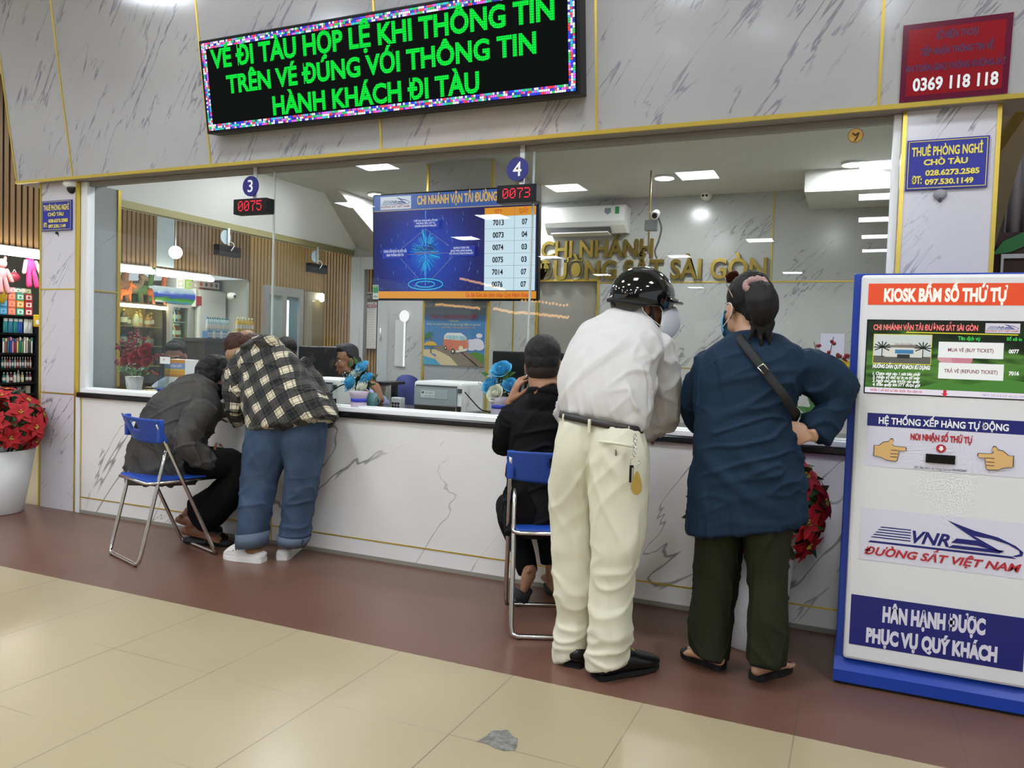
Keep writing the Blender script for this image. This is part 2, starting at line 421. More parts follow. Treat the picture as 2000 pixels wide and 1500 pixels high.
# ---- pillars
def pillar(name, x0, x1, y1, ztop, ys):
    global n
    bm = B(); box(bm, x0+0.006, x1-0.006, WY, y1, 0, ztop); struct(name, bm, M_PILLAR)
    for x in (x0, x1-0.014):
        bm = B(); box(bm, x, x+0.016, WY-0.006, WY+0.02, 0.0, ztop); n += 1; struct('trim_%d' % n, bm, M_GOLD)
    for z in ys:
        bm = B(); box(bm, x0+0.016, x1-0.014, WY-0.002, WY+0.01, z-0.005, z+0.005); n += 1; struct('trim_%d' % n, bm, M_GOLD)
pillar('wall_left_pillar', -5.335, -4.955, 4.09, 2.294, (1.553, 0.822))
pillar('wall_right_pillar', 0.135, 0.495, 4.2, 2.294, (0.9,))
bm = B(); box(bm, -4.961, -4.951, 3.842, 4.088, 0.85, 2.294); struct('wall_left_reveal', bm, marble('reveal_shade_marble', '8f9191', '5f6164', 46, 1.3, 6, 0.015, 0.5, 0.25, seed=4))  # thin panel in darkened booth marble; the unlit side's shade is in its colour
bm = B(); box(bm, -4.9552, -4.945, 3.86, 4.09, 1.548, 1.558); box(bm, -4.957, -4.94, 4.07, 4.095, 0.87, 2.294); n += 1; struct('trim_%d' % n, bm, M_GOLD)
# ---- glazing
for k, (x0, x1) in enumerate(((-4.89, -3.294), (-3.288, -1.588), (-1.582, 0.10)), 1):
    bm = B(); box(bm, x0, x1, GY-0.005, GY+0.005, 0.872, 2.275); struct('window_%d' % k, bm, M_GLASS)
def trim(bmx, m):
    global n
    n += 1; return struct('trim_%d' % n, bmx, m)
bm = B(); box(bm, -4.953, -4.89, GY-0.03, GY+0.03, 0.0, 2.292, 0.004); trim(bm, M_WALU)
bm = B(); box(bm, 0.10, 0.133, GY-0.03, GY+0.03, 0.87, 2.292, 0.004); trim(bm, M_WALU)
bm = B(); box(bm, -4.89, 0.10, GY-0.012, GY+0.012, 2.262, 2.292); trim(bm, mat('glass_head', '8f8b84', 0.5))
for x in (-3.291, -1.585):
    bm = B(); box(bm, x-0.004, x+0.004, GY-0.006, GY+0.006, 0.872, 2.275); trim(bm, mat('glass_joint', 'b9c2c0', 0.3))
# ---- booth shell
bm = B(); box(bm, -5.15, -4.79, BY, BY+0.1, 2.2, CZ); box(bm, -4.79, -2.945, BY, BY+0.1, 0, CZ); box(bm, -2.945, -2.30, BY, BY+0.1, 1.925, CZ); box(bm, -2.30, 0.42, BY, BY+0.1, 0, CZ)
struct('wall_back', bm, M_BOOTH)
for x, z0, z1 in ((-0.725, 0.2, CZ), (-4.235, 0, 1.7)):
    bm = B(); box(bm, x-0.005, x+0.005, BY-0.006, BY+0.02, z0, z1); trim(bm, M_GOLD)
bm = B(); box(bm, -2.3, 0.32, BY-0.004, BY+0.02, 1.895, 1.907); box(bm, -2.3, 0.32, BY-0.004, BY+0.02, 1.108, 1.116); trim(bm, M_GOLD)
bm = B(); box(bm, -2.95, -2.295, BY-0.008, BY+0.02, 1.915, 1.935); box(bm, -2.315, -2.295, BY-0.008, BY+0.02, 0, 1.915); box(bm, -2.95, -2.93, BY-0.008, BY+0.02, 0, 1.915); trim(bm, M_GOLD)
bm = B(); box(bm, -2.93, -2.315, BY+0.03, BY+0.06, 0, 1.92); struct('door_2', bm, mat('dark_door_glass', '85837d', 0.1))
bm = B(); box(bm, 0.32, 0.42, 4.2, BY, 0, CZ); struct('wall_right', bm, M_BOOTH)
bm = B(); box(bm, -5.2, 0.45, 3.92, BY+0.1, CZ, CZ+0.1); struct('ceiling_booth', bm, M_CEIL)
bm = B(); box(bm, -0.43, 0.32, 6.5, BY, 2.52, CZ); trim(bm, M_CEIL)
# left wing: lintel with its white inner face sloping in to the ceiling, slanted soffit in the far corner
bm = B(); prism(bm, [(-5.5, 4.1, 2.27), (-5.15, 4.1, 2.27), (-4.80, 4.1, CZ), (-4.80, 4.1, CZ+0.1), (-5.5, 4.1, CZ+0.1)], (0, BY-4.0, 0)); struct('wall_left_lintel', bm, M_WHITE)
bm = B(); box(bm, -5.5, -5.3, 3.9, BY+0.1, 2.29, HZ); struct('wall_left_fascia', bm, M_FASCIA)
bm = B(); box(bm, -5.19, -5.135, 4.1, BY, 2.215, 2.27); trim(bm, mat('olive_trim', '8c865c', 0.5, 0.2))
vs = [(-4.53, 6.1, CZ), (-4.53, BY, CZ), (-4.53, BY, 2.1), (-5.16, 6.5, CZ), (-5.16, BY, CZ), (-5.16, BY, 2.33)]
bm = B(); v = [bm.verts.new(p) for p in vs]
for f in ((0, 1, 2), (3, 5, 4), (0, 2, 5, 3), (1, 4, 5, 2), (0, 3, 4, 1)): bm.faces.new([v[i] for i in f])
bmesh.ops.recalc_face_normals(bm, faces=bm.faces); struct('ceiling_slant', bm, mat('slant_paint', 'b9b9b4', 0.7))
bm = B(); box(bm, -5.165, -5.155, 4.12, BY, 0.87, 2.215); struct('window_4', bm, M_GLASS)
# back-left aluminium doorway with slatted wall beyond
dp = thing('aluminium_doorway', 'grey aluminium doorway in the far left corner of the booth', 'doorway', (-4.95, BY, 0))
bm = B(); box(bm, -5.149, -5.03, BY-0.03, BY+0.06, 0, 2.195); box(bm, -5.03, -4.98, BY-0.02, BY+0.05, 0, 2.195); part('post', bm, M_ALU, dp)
bm = B(); box(bm, -4.98, -4.79, BY-0.02, BY+0.05, 2.06, 2.195); part('lintel', bm, M_ALU, dp)
bm = B(); box(bm, -4.80, -4.785, BY-0.03, BY+0.06, 0, 2.06); part('edge_strip', bm, M_BLACK, dp)
bm = B(); box(bm, -4.785, -4.66, BY-0.035, BY-0.002, 0, 2.06); tube(bm, [(-4.735, BY-0.05, 1.28), (-4.735, BY-0.05, 1.42)], 0.008); part('door_leaf', bm, M_ALU, dp)
# ---- slatted shop front on the far left (plane x = SX) and the wall beyond
def slats(name, y0, y1, z0, z1, pitch=0.068, colr='7d603c', x=SX, back='3a2c20'):
    bm = B(); box(bm, x-0.06, x-0.02, y0, y1, z0, z1, mi=1)
    y = y0
    while y < y1-0.01:
        box(bm, x-0.021, x, y, min(y+pitch*0.66, y1), z0, z1); y += pitch
    return struct(name, bm, [mat('slat_'+colr, colr, 0.6), mat('slat_gap_'+back, back, 0.9)])
slats('wall_left_slats', 3.2, 9.35, 2.17, HZ)
slats('wall_left_slats_far', 9.35, 16, 0, HZ, 0.075, 'a98550', back='503c26')
bm = B(); box(bm, -13, SX-0.03, 9.30, 9.36, 0, 2.17); box(bm, -13, -12.9, 3, 9.3, 0, 2.9); box(bm, -13, SX-0.06, 3, 9.4, 2.75, 2.85); box(bm, -13, SX-0.05, 3.0, 3.1, 0, 2.8); struct('wall_shop', bm, mat('shop_wall', 'b9bdb8', 0.7))
bm = B(); box(bm, -13, SX, 15.9, 16, 0, HZ); box(bm, SX, 0.5, 12.0, 12.1, 0, HZ); struct('wall_hall_back', bm, mat('hall_back', 'a89a82', 0.7))
# ---- service counter
ct = thing('service_counter', 'long marble-fronted ticket counter with a black edge below the glass', 'counter', (-2.4, WY, 0))
bm = B(); box(bm, -4.945, 0.135, WY, WY+0.06, 0.012, 0.81); part('front_panel', bm, M_COUNTER, ct)
bm = B(); box(bm, -4.945, 0.135, WY-0.004, WY+0.05, 0, 0.022); part('plinth', bm, mat('grout_shadow_grey', '8d877c', 0.7), ct)  # grey strip: grout line with the baseboard shadow put into its colour
bm = B(); box(bm, -4.93, 0.13, WY-0.022, WY+0.72, 0.806, 0.842, 0.008); part('worktop', bm, mat('black_stone', '17171a', 0.2), ct)
bm = B(); box(bm, -4.89, 0.13, WY-0.018, WY+0.045, 0.842, 0.868, 0.003); box(bm, -4.89, 0.13, WY+0.02, WY+0.075, 0.868, 0.876, 0.002); part('glass_rail', bm, mat('rail_white', 'eeefef', 0.3), ct)
bm = B(); box(bm, -4.945, 0.135, WY-0.003, WY+0.01, 0.107, 0.115)
for x in (-3.222, -1.42, -4.9): box(bm, x-0.004, x+0.004, WY-0.003, WY+0.01, 0.02, 0.806)
part('gold_inlay', bm, M_GOLD, ct)
bm = B(); box(bm, -4.945, -4.905, WY-0.012, WY+0.02, 0, 0.806, 0.003); part('end_trim', bm, M_WALU, ct)
bm = B(); box(bm, -4.9, 0.13, WY+0.62, WY+0.66, 0.0, 0.806); part('back_panel', bm, mat('counter_back', 'a7a49d', 0.6), ct)
# left wing counter
ct2 = thing('wing_counter', 'side counter running back along the left glass of the booth', 'counter', (-5.1, 5.6, 0))
bm = B(); box(bm, -5.17, -4.6, 4.5, BY-0.05, 0.80, 0.842); part('worktop', bm, MATS['black_stone'], ct2)
bm = B(); box(bm, -5.17, -5.11, 4.1, BY-0.05, 0.0, 0.80); part('front_panel', bm, M_COUNTER, ct2)
# ---- marble column with the screen
bm = B(); box(bm, -3.205, -2.63, 5.5, 6.48, 0, CZ); struct('wall_column', bm, M_BOOTH)
bm = B()
for x, y in ((-3.21, 5.495), (-2.64, 5.495)): box(bm, x, x+0.018, y, y+0.02, 0, CZ)
box(bm, -2.636, -2.622, 5.97, 5.985, 0, CZ); box(bm, -2.64, -2.615, 6.46, 6.49, 0, CZ); trim(bm, M_GOLD)
# ---- booth downlights
dm = emis('downlight', 'fbfcff', DOWN_L)
pr = None
for lab, (u, v) in [
        ('round ceiling downlight just left of the queue screen', (735, 378)), ('round ceiling downlight above the air conditioner', (1298, 345)), ('round ceiling downlight at the right end of the booth', (1667, 318))]:
    p = Z(u, v, CZ)
    if pr is None:
        pr = d = thing('downlight', lab, 'ceiling light', (p.x, p.y, CZ), 0, 'round downlights in the booth ceiling')
        bm = B(); lathe(bm, [(0.075, 0), (0.085, -0.004), (0.085, -0.014), (0.075, -0.018)], cap=False, seg=28); part('rim', bm, M_WALU, d, world=False)
        bm = B(); lathe(bm, [(0.075, -0.002), (0.075, -0.016), (0.04, -0.02)], seg=28); part('lens', bm, dm, d, world=False)
    else:
        d = copy_tree(pr); d['label'] = lab; d.location = (p.x, p.y, CZ)
for x, y in ((-3.9, 4.6), (-4.35, 5.2), (-1.6, 4.55), (-0.3, 4.6), (-3.0, 6.9)):  # extra unseen downlights, added to brighten the booth
    d = copy_tree(pr); d['label'] = 'added unseen round downlight that brightens the booth'; d.location = (x, y, CZ)
# =================================================================== SIGNS, SCREENS, FITTINGS
C_WHITE = mat('ink_white', 'f3f3f1', 0.5); C_NAVY = mat('ink_navy', '14196b', 0.45); C_BLUE = mat('ink_blue', '20268f', 0.4); C_YEL = mat('ink_yellow', 'e8d85a', 0.5)
C_RED = mat('ink_red', 'b5222c', 0.5); C_BLACK = mat('ink_black', '151515', 0.5); C_LGREY = mat('ink_pale_lilac', 'd9d5e0', 0.5)
def logo(P, x0, x1, z0, z1, navy, red, bg=None, text=True):
    """the railway's mark: speed stripes, VNR, swooping arrow, red name below; fitted to the box"""
    w_ = x1-x0; h_ = z1-z0
    if bg: P.rect(x0, x1, z0, z1, bg)
    f = lambda a, b: (x0+a*w_, z0+b*h_)
    P.up()
    for k in range(5):
        b = 0.68-0.052*k*1.0; l = 0.115-0.014*k
        P.poly([f(l-0.004, b-0.012), f(0.305, b-0.012), f(0.305, b+0.010), f(l+0.006, b+0.010)], navy, False)
    P.poly([f(0.04, 0.36), f(0.93, 0.36), f(0.90, 0.40), f(0.055, 0.40)], navy, False)
    x, z = f(0.315, 0.45)
    P.text('VNR', x, x0+0.54*w_, z, 0.22*h_, navy, 0.03, 0.3)
    P.up()
    P.poly([f(0.53, 0.43), f(0.56, 0.49), f(0.86, 0.49), f(0.83, 0.43)], navy, False)
    P.poly([f(0.55, 0.53), f(0.58, 0.62), f(0.70, 0.62), f(0.52, 0.94), f(0.68, 0.80), f(0.82, 0.72), f(0.92, 0.60), f(0.965, 0.50), f(0.96, 0.43), f(0.93, 0.40), f(0.90, 0.40), f(0.945, 0.46), f(0.94, 0.52), f(0.88, 0.61), f(0.78, 0.68), f(0.68, 0.70), f(0.86, 0.44), f(0.70, 0.53)], navy, False)
    if text:
        x, z = f(0.02, 0.13); P.text('ĐƯỜNG SẮT VIỆT NAM', x, x0+0.96*w_, z, 0.14*h_, red, 0.03, 0.3)
# ---- LED message board on the fascia
p00, p10, p01 = FP(405, 257, 0.1), FP(1130, 180, 0.1), FP(388, 75, 0.1)
zc = (p00.z+p01.z)/2
xl, xr = -3.603, -1.262
zb = p00.z; zt = p01.z
bd = thing('led_message_board', 'long black LED message board with three lines of green text', 'sign', ((xl+xr)/2, fy(zc), zc))
P = Panel((xl+xr)/2, fy(zc), zc, LEAN)
hw = (xr-xl)/2; hh = (zt-zb)/2/math.cos(P.th)
part('housing', P.slab(-hw, hw, -hh, hh, 0.0, 0.1, bev=0.004), M_BLACK, bd)
P.off = 0.1005
P.rect(-hw+0.012, hw-0.012, -hh+0.012, hh-0.012, mat('led_off', '070908', 0.7, spec=0.05)); P.done('screen', bd)
def led_mat(name, color, s, pitch):
    m = mat(name, '06120a', 0.7, emit=color, es=s, spec=0.05); q = NT(m); o = q.n('TexCoord').outputs['Object']; sp = q.n('SeparateXYZ'); q.l(o, sp.inputs[0])
    a = q.math('ABSOLUTE', q.math('SUBTRACT', q.math('FRACT', q.math('DIVIDE', q.math('ADD', sp.outputs[0], 50), pitch)), 0.5)); b = q.math('ABSOLUTE', q.math('SUBTRACT', q.math('FRACT', q.math('DIVIDE', q.math('ADD', sp.outputs[2], 50), pitch)), 0.5))
    q.l(q.mr(q.math('MAXIMUM', a, b), 0.3, 0.46, s, s*0.3), q.b.inputs['Emission Strength']); return m
LG = led_mat('led_green', '06ea3e', 0.95, 0.0115)
P2 = Panel((xl+xr)/2, fy(zc), zc, LEAN); P2.off = 0.102
for t_, l, r, top in (('VÉ ĐI TÀU HỢP LỆ KHI THÔNG TIN', (413, 134), (1083, 37), (411, 99)), ('TRÊN VÉ ĐÚNG VỚI THÔNG TIN', (444, 182), (1048, 103), (441, 149)), ('HÀNH KHÁCH ĐI TÀU', (534, 224), (937, 179), (532, 190))):
    P2.ptext(t_, l, r, top, LG, 0.035)
P2.done('lettering', bd)
P3 = Panel((xl+xr)/2, fy(zc), zc, LEAN); P3.off = 0.1022
cols = [emis('led_'+c, c, s) for c, s in (('ffffff', 0.95), ('2a3cff', 0.9), ('ff3d56', 0.95), ('ff66ff', 0.95), ('33d9ff', 0.9), ('30e070', 0.85), ('ffffff', 0.95), ('1a22c8', 0.8))]
a0, a1, b0, b1 = -hw+0.018, hw-0.02, -hh+0.016, hh-0.016
rnd = random.Random(3)
s_ = 0.0118
nx = int((a1-a0)/s_)
for row in range(3):
    for k in range(nx):
        for zz in (b0+row*s_, b1-(row+1)*s_):
            x = a0+k*s_; P3.poly([(x, zz), (x+s_*0.9, zz), (x+s_*0.9, zz+s_*0.9), (x, zz+s_*0.9)], cols[(k//2+row*3+rnd.randint(0, 2)) % 8], False)
    for k in range(int((b1-b0)/s_)):
        for xx in (a0+row*s_, a1-(row+1)*s_):
            z = b0+k*s_; P3.poly([(xx, z), (xx+s_*0.9, z), (xx+s_*0.9, z+s_*0.9), (xx, z+s_*0.9)], cols[(k//2+row*3+rnd.randint(0, 2)) % 8], False)
P3.done('light_border', bd)
# ---- two blue room-rental signs
for lab, x0, x1, z0, z1 in (('blue sign with yellow room-rental text on the left pillar', -5.303, -4.999, 1.960, 2.168), ('blue sign with yellow room-rental text on the right pillar', 0.156, 0.458, 1.957, 2.166)):
    t = thing('rental_sign', lab, 'sign', ((x0+x1)/2, WY-0.004, z0), 0, 'blue room-rental signs')
    bm = B(); box(bm, x0, x1, WY-0.012, WY-0.003, z0, z1); part('board', bm, C_BLUE, t)
    P = Panel((x0+x1)/2, WY-0.012, z0); hw = (x1-x0)/2; hh = z1-z0; P.off = 0.0005
    P.frame(-hw+0.006, hw-0.006, 0.006, hh-0.006, 0.0025, C_YEL)
    P.text('THUÊ PHÒNG NGHỈ', -0.133, 0.128, 0.142, 0.035, C_YEL, 0.03); P.text('CHỜ TÀU', -0.086, 0.076, 0.102, 0.022, C_YEL, 0.04)
    P.text('028.6273.2585', -0.078, 0.12, 0.058, 0.021, C_YEL, 0.04); P.text('097.530.1149', -0.078, 0.1, 0.02, 0.021, C_YEL, 0.04); P.text('ĐT:', -0.128, -0.09, 0.026, 0.03, C_YEL, 0.04)
    P.done('lettering', t)
# ---- red hotline sign
p0, p1, p2, p3 = FP(1753, 203), FP(1758, 52), FP(1984, 24), FP(1976, 180)
zz = (p0.z+p1.z)/2
t = thing('hotline_sign', 'dark red hotline sign with white phone number on the upper right wall', 'sign', (0.3, fy(zz), p0.z))
P = Panel((p0.x+p3.x)/2, fy(zz, 0.001), zz, LEAN)
(ax, az), (bx, bz) = P.px(1756, 201), P.px(1980, 24)
M_RS = mat('hotline_red', '8e1f26', 0.12); M_RSD = mat('hotline_border', '611b33', 0.15); C_PUR = mat('ink_purple', '4a2a52', 0.3)
part('board', P.slab(ax, bx, az, bz, 0, 0.006), M_RSD, t)
P.off = 0.0062; e = 0.022
P.rect(ax+e, bx-e, az+e, bz-e, M_RS)
for tx, l, r, tp in (('SỐ ĐIỆN THOẠI', (1828, 76), (1911, 66), (1828, 63)), ('TIẾP NHẬN THÔNG TIN VỀ', (1797, 109), (1940, 94), (1797, 97)), ('AN TOÀN GIAO THÔNG ĐƯỜNG SẮT', (1768, 142), (1965, 124), (1768, 130))):
    P.ptext(tx, l, r, tp, C_PUR, 0.035)
P.ptext('0369 118 118', (1782, 178), (1949, 164), (1781, 155), C_WHITE, 0.03)
P.done('lettering', t)
# ---- number discs with LED counters hanging in the glass front
SEG = {'0': ['01110', '10001', '10011', '10101', '11001', '10001', '01110'], '3': ['11110', '00001', '00001', '01110', '00001', '00001', '11110'], '5': ['11111', '10000', '11110', '00001', '00001', '10001', '01110'], '7': ['11111', '00001', '00010', '00100', '00100', '00100', '00100']}
LR = emis('led_red', 'ff2038', 1.6); LRO = mat('led_red_off', '2a0a0c', 0.6)
def number_display(x, zdisc, r, bx0, bx1, bz0, bz1, digit, code, lab):
    t = thing('queue_number_display', lab, 'display', (x, 3.77, bz0), 0, 'queue number displays over the counter')
    yb = 3.74
    bm = B(); box(bm, x+0.005, x+0.03, yb+0.045, yb+0.055, bz1, 2.294); part('hanger', bm, M_ALU, t)
    bm = B(); lathe(bm, [(r*0.98, -0.004), (r, -0.002), (r, 0.002), (r*0.98, 0.004)], (x, yb+0.03, zdisc), 36, axis=(0, -1, 0)); d = part('disc', bm, mat('disc_blue', '151b72', 0.3), t)
    P = Panel(x, yb+0.03, zdisc); P.off = 0.005; hgt = r*1.15; wd = r*0.66 if digit == '3' else r*0.78
    P.text(digit, -wd/2, wd/2, -hgt/2, hgt, C_WHITE, 0.01); P.done('numeral', d)
    bm = B(); box(bm, bx0, bx1, yb, yb+0.07, bz0, bz1, 0.003); part('case', bm, M_BLACK, t)
    P = Panel((bx0+bx1)/2, yb, (bz0+bz1)/2); P.off = 0.001
    W_ = (bx1-bx0)*0.7; pt = W_/23.0; x0 = -W_/2; z0 = -3.5*pt*1.05
    for i, ch in enumerate(code):
        for r_, row in enumerate(SEG[ch]):
            for c_, k in enumerate(row):
                if k == '1':
                    P.ell(x0+(i*6+c_)*pt+pt/2, z0+(6-r_)*pt*1.12+pt/2, pt*0.46, pt*0.5, LR, 8); P.off -= 0.0006
    P.done('digits', t)
number_display(-3.44, 2.181*1.0-0.003, 0.062, -3.548, -3.287, 2.006, 2.097, '3', '0075', 'black LED counter showing 0075 under a blue disc numbered 3')
number_display(-1.66, 2.168, 0.062, -1.762, -1.538, 1.992, 2.083, '4', '0073', 'black LED counter showing 0073 under a blue disc numbered 4')
# backs of the two displays of the left wing
for lab, (u0, u1, v0, v1, ud, vd) in (('rear of a black queue display hanging at the left wing, nearer one', (421, 466, 479, 502, 440, 462)), ('rear of a black queue display hanging at the left wing, farther one', (600, 635, 515, 534, 617, 498))):
    c = X((u0+u1)/2, (v0+v1)/2, -5.12); t = thing('queue_number_display', lab, 'display', (c.x, c.y, c.z), 0, 'queue number displays over the left wing')
    bm = B(); box(bm, -5.15, -5.08, c.y-0.13, c.y+0.13, c.z-0.045, c.z+0.045, 0.003); part('case', bm, M_BLACK, t)
    bm = B(); box(bm, -5.11, -5.10, c.y-0.012, c.y+0.012, c.z+0.045, 2.22); part('hanger', bm, M_ALU, t)
    bm = B(); lathe(bm, [(0.06, -0.003), (0.062, 0), (0.06, 0.003)], (-5.12, c.y-0.02, c.z+0.12), 28, axis=(1, 0, 0)); part('disc', bm, mat('disc_back', '9fb3b8', 0.4), t)
    bm = B(); tube(bm, smooth_path([(-5.075, c.y, c.z), (-5.06, c.y+0.02, c.z+0.05), (-5.08, c.y, c.z+0.08), (-5.1, c.y-0.01, c.z+0.05)], 5), 0.004, 6); part('cable', bm, M_WPLAS, t)
# ---- queue screen on the column
tv = thing('queue_screen', 'large wall television showing called ticket numbers in a table', 'television', (-2.92, 5.4, 2.0))
P = Panel(-2.92, 5.36, 2.0, 0.045)
cs = [P.px(726, 384), P.px(1054, 357), P.px(1050, 588), P.px(730, 587)]
x0 = (cs[0][0]+cs[3][0])/2; x1 = (cs[1][0]+cs[2][0])/2; z0 = (cs[2][1]+cs[3][1])/2; z1 = (cs[0][1]+cs[1][1])/2
part('housing', P.slab(x0, x1, z0, z1, -0.05, 0.0, bev=0.006), M_BLACK, tv)
E_ = lambda nm, c, s=0.9: emis('screen_'+nm, c, s)
P.off = 0.0008
zt_, zb_ = z1-0.012, z0+0.018; xl_, xr_ = x0+0.012, x1-0.012
g = mat('screen_scene', '000000', 0.3, emit='152a86', es=0.8); q = NT(g); o_ = q.obj(); vd_ = q.n('VectorMath', operation='DISTANCE'); q.l(o_, vd_.inputs[0])
P.rect(xl_, xr_, zb_, zt_, g)
zh = P.px(760, 414)[1]; zy = P.px(760, 570)[1]
hd = zt_-(zt_-zb_)*0.155; ft = zb_+(zt_-zb_)*0.068
vd_.inputs[1].default_value = (-2.92+xl_+(xr_-xl_)*0.34, 5.34, 2.0+zb_+(zt_-zb_)*0.42)
q.l(q.ramp(q.math('MULTIPLY', vd_.outputs['Value'], 1.6), [(0.0, '1f6fd0'), (0.25, '1c3ea6'), (0.7, '131d66'), (1.0, '0e1547')]), q.b.inputs['Emission Color'])
P.rect(xl_, xr_, hd, zt_, E_('band', '3a62ad', 0.85)); P.rect(xl_, xr_, hd, hd+0.008, E_('tan', 'b0a090', 0.8)); P.rect(xl_, xr_, zb_, ft, E_('orange', 'e89a2c', 0.9))
rw = lambda a: xl_+(xr_-xl_)*a
rh = lambda b: zb_+(zt_-zb_)*b
logo(P, rw(0.045), rw(0.245), hd+0.014, zt_-0.012, E_('navy', '2a3f86', 0.7), E_('red', 'a83a4a', 0.7), E_('pale', 'cfd9e6', 0.85))
P.text('CHI NHÁNH VẬN TẢI ĐƯỜNG SẮT', rw(0.285), rw(0.845), hd+0.042, 0.062, E_('gold', 'e0b45c', 0.9), 0.04)
tx0, txm = rw(0.70), rw(0.877)
P.rect(tx0, xr_-0.01, ft+0.006, hd-0.012, E_('cell', 'cfe6f5', 1.0))
th_ = (hd-0.012-ft-0.006); hr = th_*0.105
P.rect(tx0, xr_-0.01, hd-0.012-hr, hd-0.012, E_('orange', 'e89a2c', 0.9))
dk = E_('ink', '101820', 0.3); rd_ = E_('redtext', 'd2592c', 0.85); gr = E_('rule', '7f93a8', 0.7)
P.text('STT', tx0+0.085, tx0+0.145, hd-0.012-hr+0.018, 0.03, rd_, 0.03); P.text('QUẦY', txm+0.03, txm+0.105, hd-0.012-hr+0.018, 0.03, rd_, 0.03)
rows = [('7013', '07'), ('0073', '04'), ('0074', '03'), ('0075', '03'), ('7014', '07'), ('0076', '07')]
rz = (th_-hr)/6
for i, (a, b) in enumerate(rows):
    zb2 = hd-0.012-hr-(i+1)*rz
    P.text(a, tx0+0.07, tx0+0.16, zb2+rz*0.28, rz*0.42, dk, 0.03); P.text(b, txm+0.055, txm+0.1, zb2+rz*0.28, rz*0.42, dk, 0.03)
    if i: P.rect(tx0, xr_-0.01, zb2+rz-0.001, zb2+rz+0.001, gr)
P.rect(txm-0.0012, txm+0.0012, ft+0.006, hd-0.012, gr)
P.text('Ga Sài Gòn xin kính chào Quý Hành Khách', rw(0.595), rw(0.975), zb_+0.012, 0.03, E_('redtext2', 'd9502a', 0.9), 0.03)
cx, cz_ = rw(0.345), rh(0.44)
cy_ = E_('cyan', '28c3e8', 0.95); ln = E_('line', '8f9cc0', 0.6); bx_ = E_('box', '2440b8', 0.8); wt = E_('white', 'e6eefc', 0.9)
for a, b in (((rw(0.345), rh(0.66)), (rw(0.165), rh(0.45))), ((rw(0.345), rh(0.66)), (rw(0.53), rh(0.45))), ((rw(0.165), rh(0.42)), (rw(0.33), rh(0.14))), ((rw(0.53), rh(0.42)), (rw(0.36), rh(0.14))), ((rw(0.165), rh(0.42)), (rw(0.53), rh(0.43)))): P.line(a, b, 0.004, ln)
P.up()
rnd = random.Random(5)
P.rect(cx-0.003, cx+0.003, rh(0.12), rh(0.83), E_('beam', '4aa8ff', 0.9))
for k in range(150):
    a = rnd.uniform(0, 2*math.pi); r_ = math.sqrt(rnd.random()); dx = r_*math.cos(a)*0.15*(1-0.35*abs(math.sin(a))); dz = r_*math.sin(a)*0.19
    P.line((cx+dx*0.35, cz_+dz*0.5), (cx+dx+rnd.uniform(-0.01, 0.01), cz_+dz), 0.0022, cy_ if k % 3 else bx_)
P.up()
for rx_, m_ in ((0.155, cy_), (0.11, bx_), (0.085, cy_)):
    for k in range(36):
        a = 2*math.pi*k/36; b = 2*math.pi*(k+1)/36; P.line((cx+rx_*math.cos(a), rh(0.135)+rx_*0.27*math.sin(a)), (cx+rx_*math.cos(b), rh(0.135)+rx_*0.27*math.sin(b)), 0.007, m_)
logo(P, cx-0.1, cx+0.11, cz_-0.03, cz_+0.08, E_('navy2', '27406f', 0.6), E_('red3', '9c6d7c', 0.6))
for (a, b, c, d, ls) in ((0.265, 0.43, 0.665, 0.755, ('CHẾ TẠO, ĐÓNG MỚI, LẮP RÁP', 'PHƯƠNG TIỆN, VẬT TƯ', 'CHUYÊN NGÀNH ĐƯỜNG SẮT')), (0.07, 0.235, 0.385, 0.48, ('CUNG CẤP DỊCH VỤ KẾT NỐI', 'GIAO THÔNG VẬN TẢI')), (0.49, 0.65, 0.395, 0.49, ('QUẢN LÝ BẢO TRÌ,', 'KHAI THÁC, KINH DOANH', 'KẾT CẤU HẠ TẦNG ĐƯỜNG SẮT'))):
    P.rect(rw(a), rw(b), rh(c), rh(d), bx_)
    for i, s2 in enumerate(ls):
        wl = (rw(b)-rw(a))*0.9*min(1, len(s2)/24.0); hz = (rh(d)-rh(c))/(len(ls)+0.6); P.text(s2, (rw(a)+rw(b))/2-wl/2, (rw(a)+rw(b))/2+wl/2, rh(d)-hz*(i+1), hz*0.6, wt, 0.02)
P.up()
for k in range(160):
    a = rnd.uniform(0.02, 0.69); b = 0.07+abs(rnd.gauss(0, 0.06)) if k < 110 else rnd.uniform(0.1, 0.8)
    if b > 0.82: continue
    P.poly([(rw(a), rh(b)), (rw(a)+0.003, rh(b)), (rw(a)+0.003, rh(b)+0.004+(0.02 if k > 125 else 0)), (rw(a), rh(b)+0.004+(0.02 if k > 125 else 0))], E_('spark', '7ea6ff', 0.7), False)
P.done('screen', tv)
P4 = Panel(-2.92, 5.36, 2.0, 0.045); P4.off = 0.003
P4.rect(x0+0.003, x0+0.058, z0+0.01, z0+0.125, mat('sticker_white', 'c9d2cc', 0.5)); P4.rect(x0+0.006, x0+0.055, z0+0.06, z0+0.12, mat('sticker_green', '2e8a4e', 0.5)); P4.text('ENERGY', x0+0.01, x0+0.05, z0+0.105, 0.01, C_YEL); P4.text('<A>', x0+0.012, x0+0.05, z0+0.022, 0.02, C_BLACK)
P4.done('energy_sticker', tv)
bm = B(); box(bm, -3.1, -2.75, 5.40, 5.5, 1.9, 2.1); part('bracket', bm, M_BLACKM, tv)
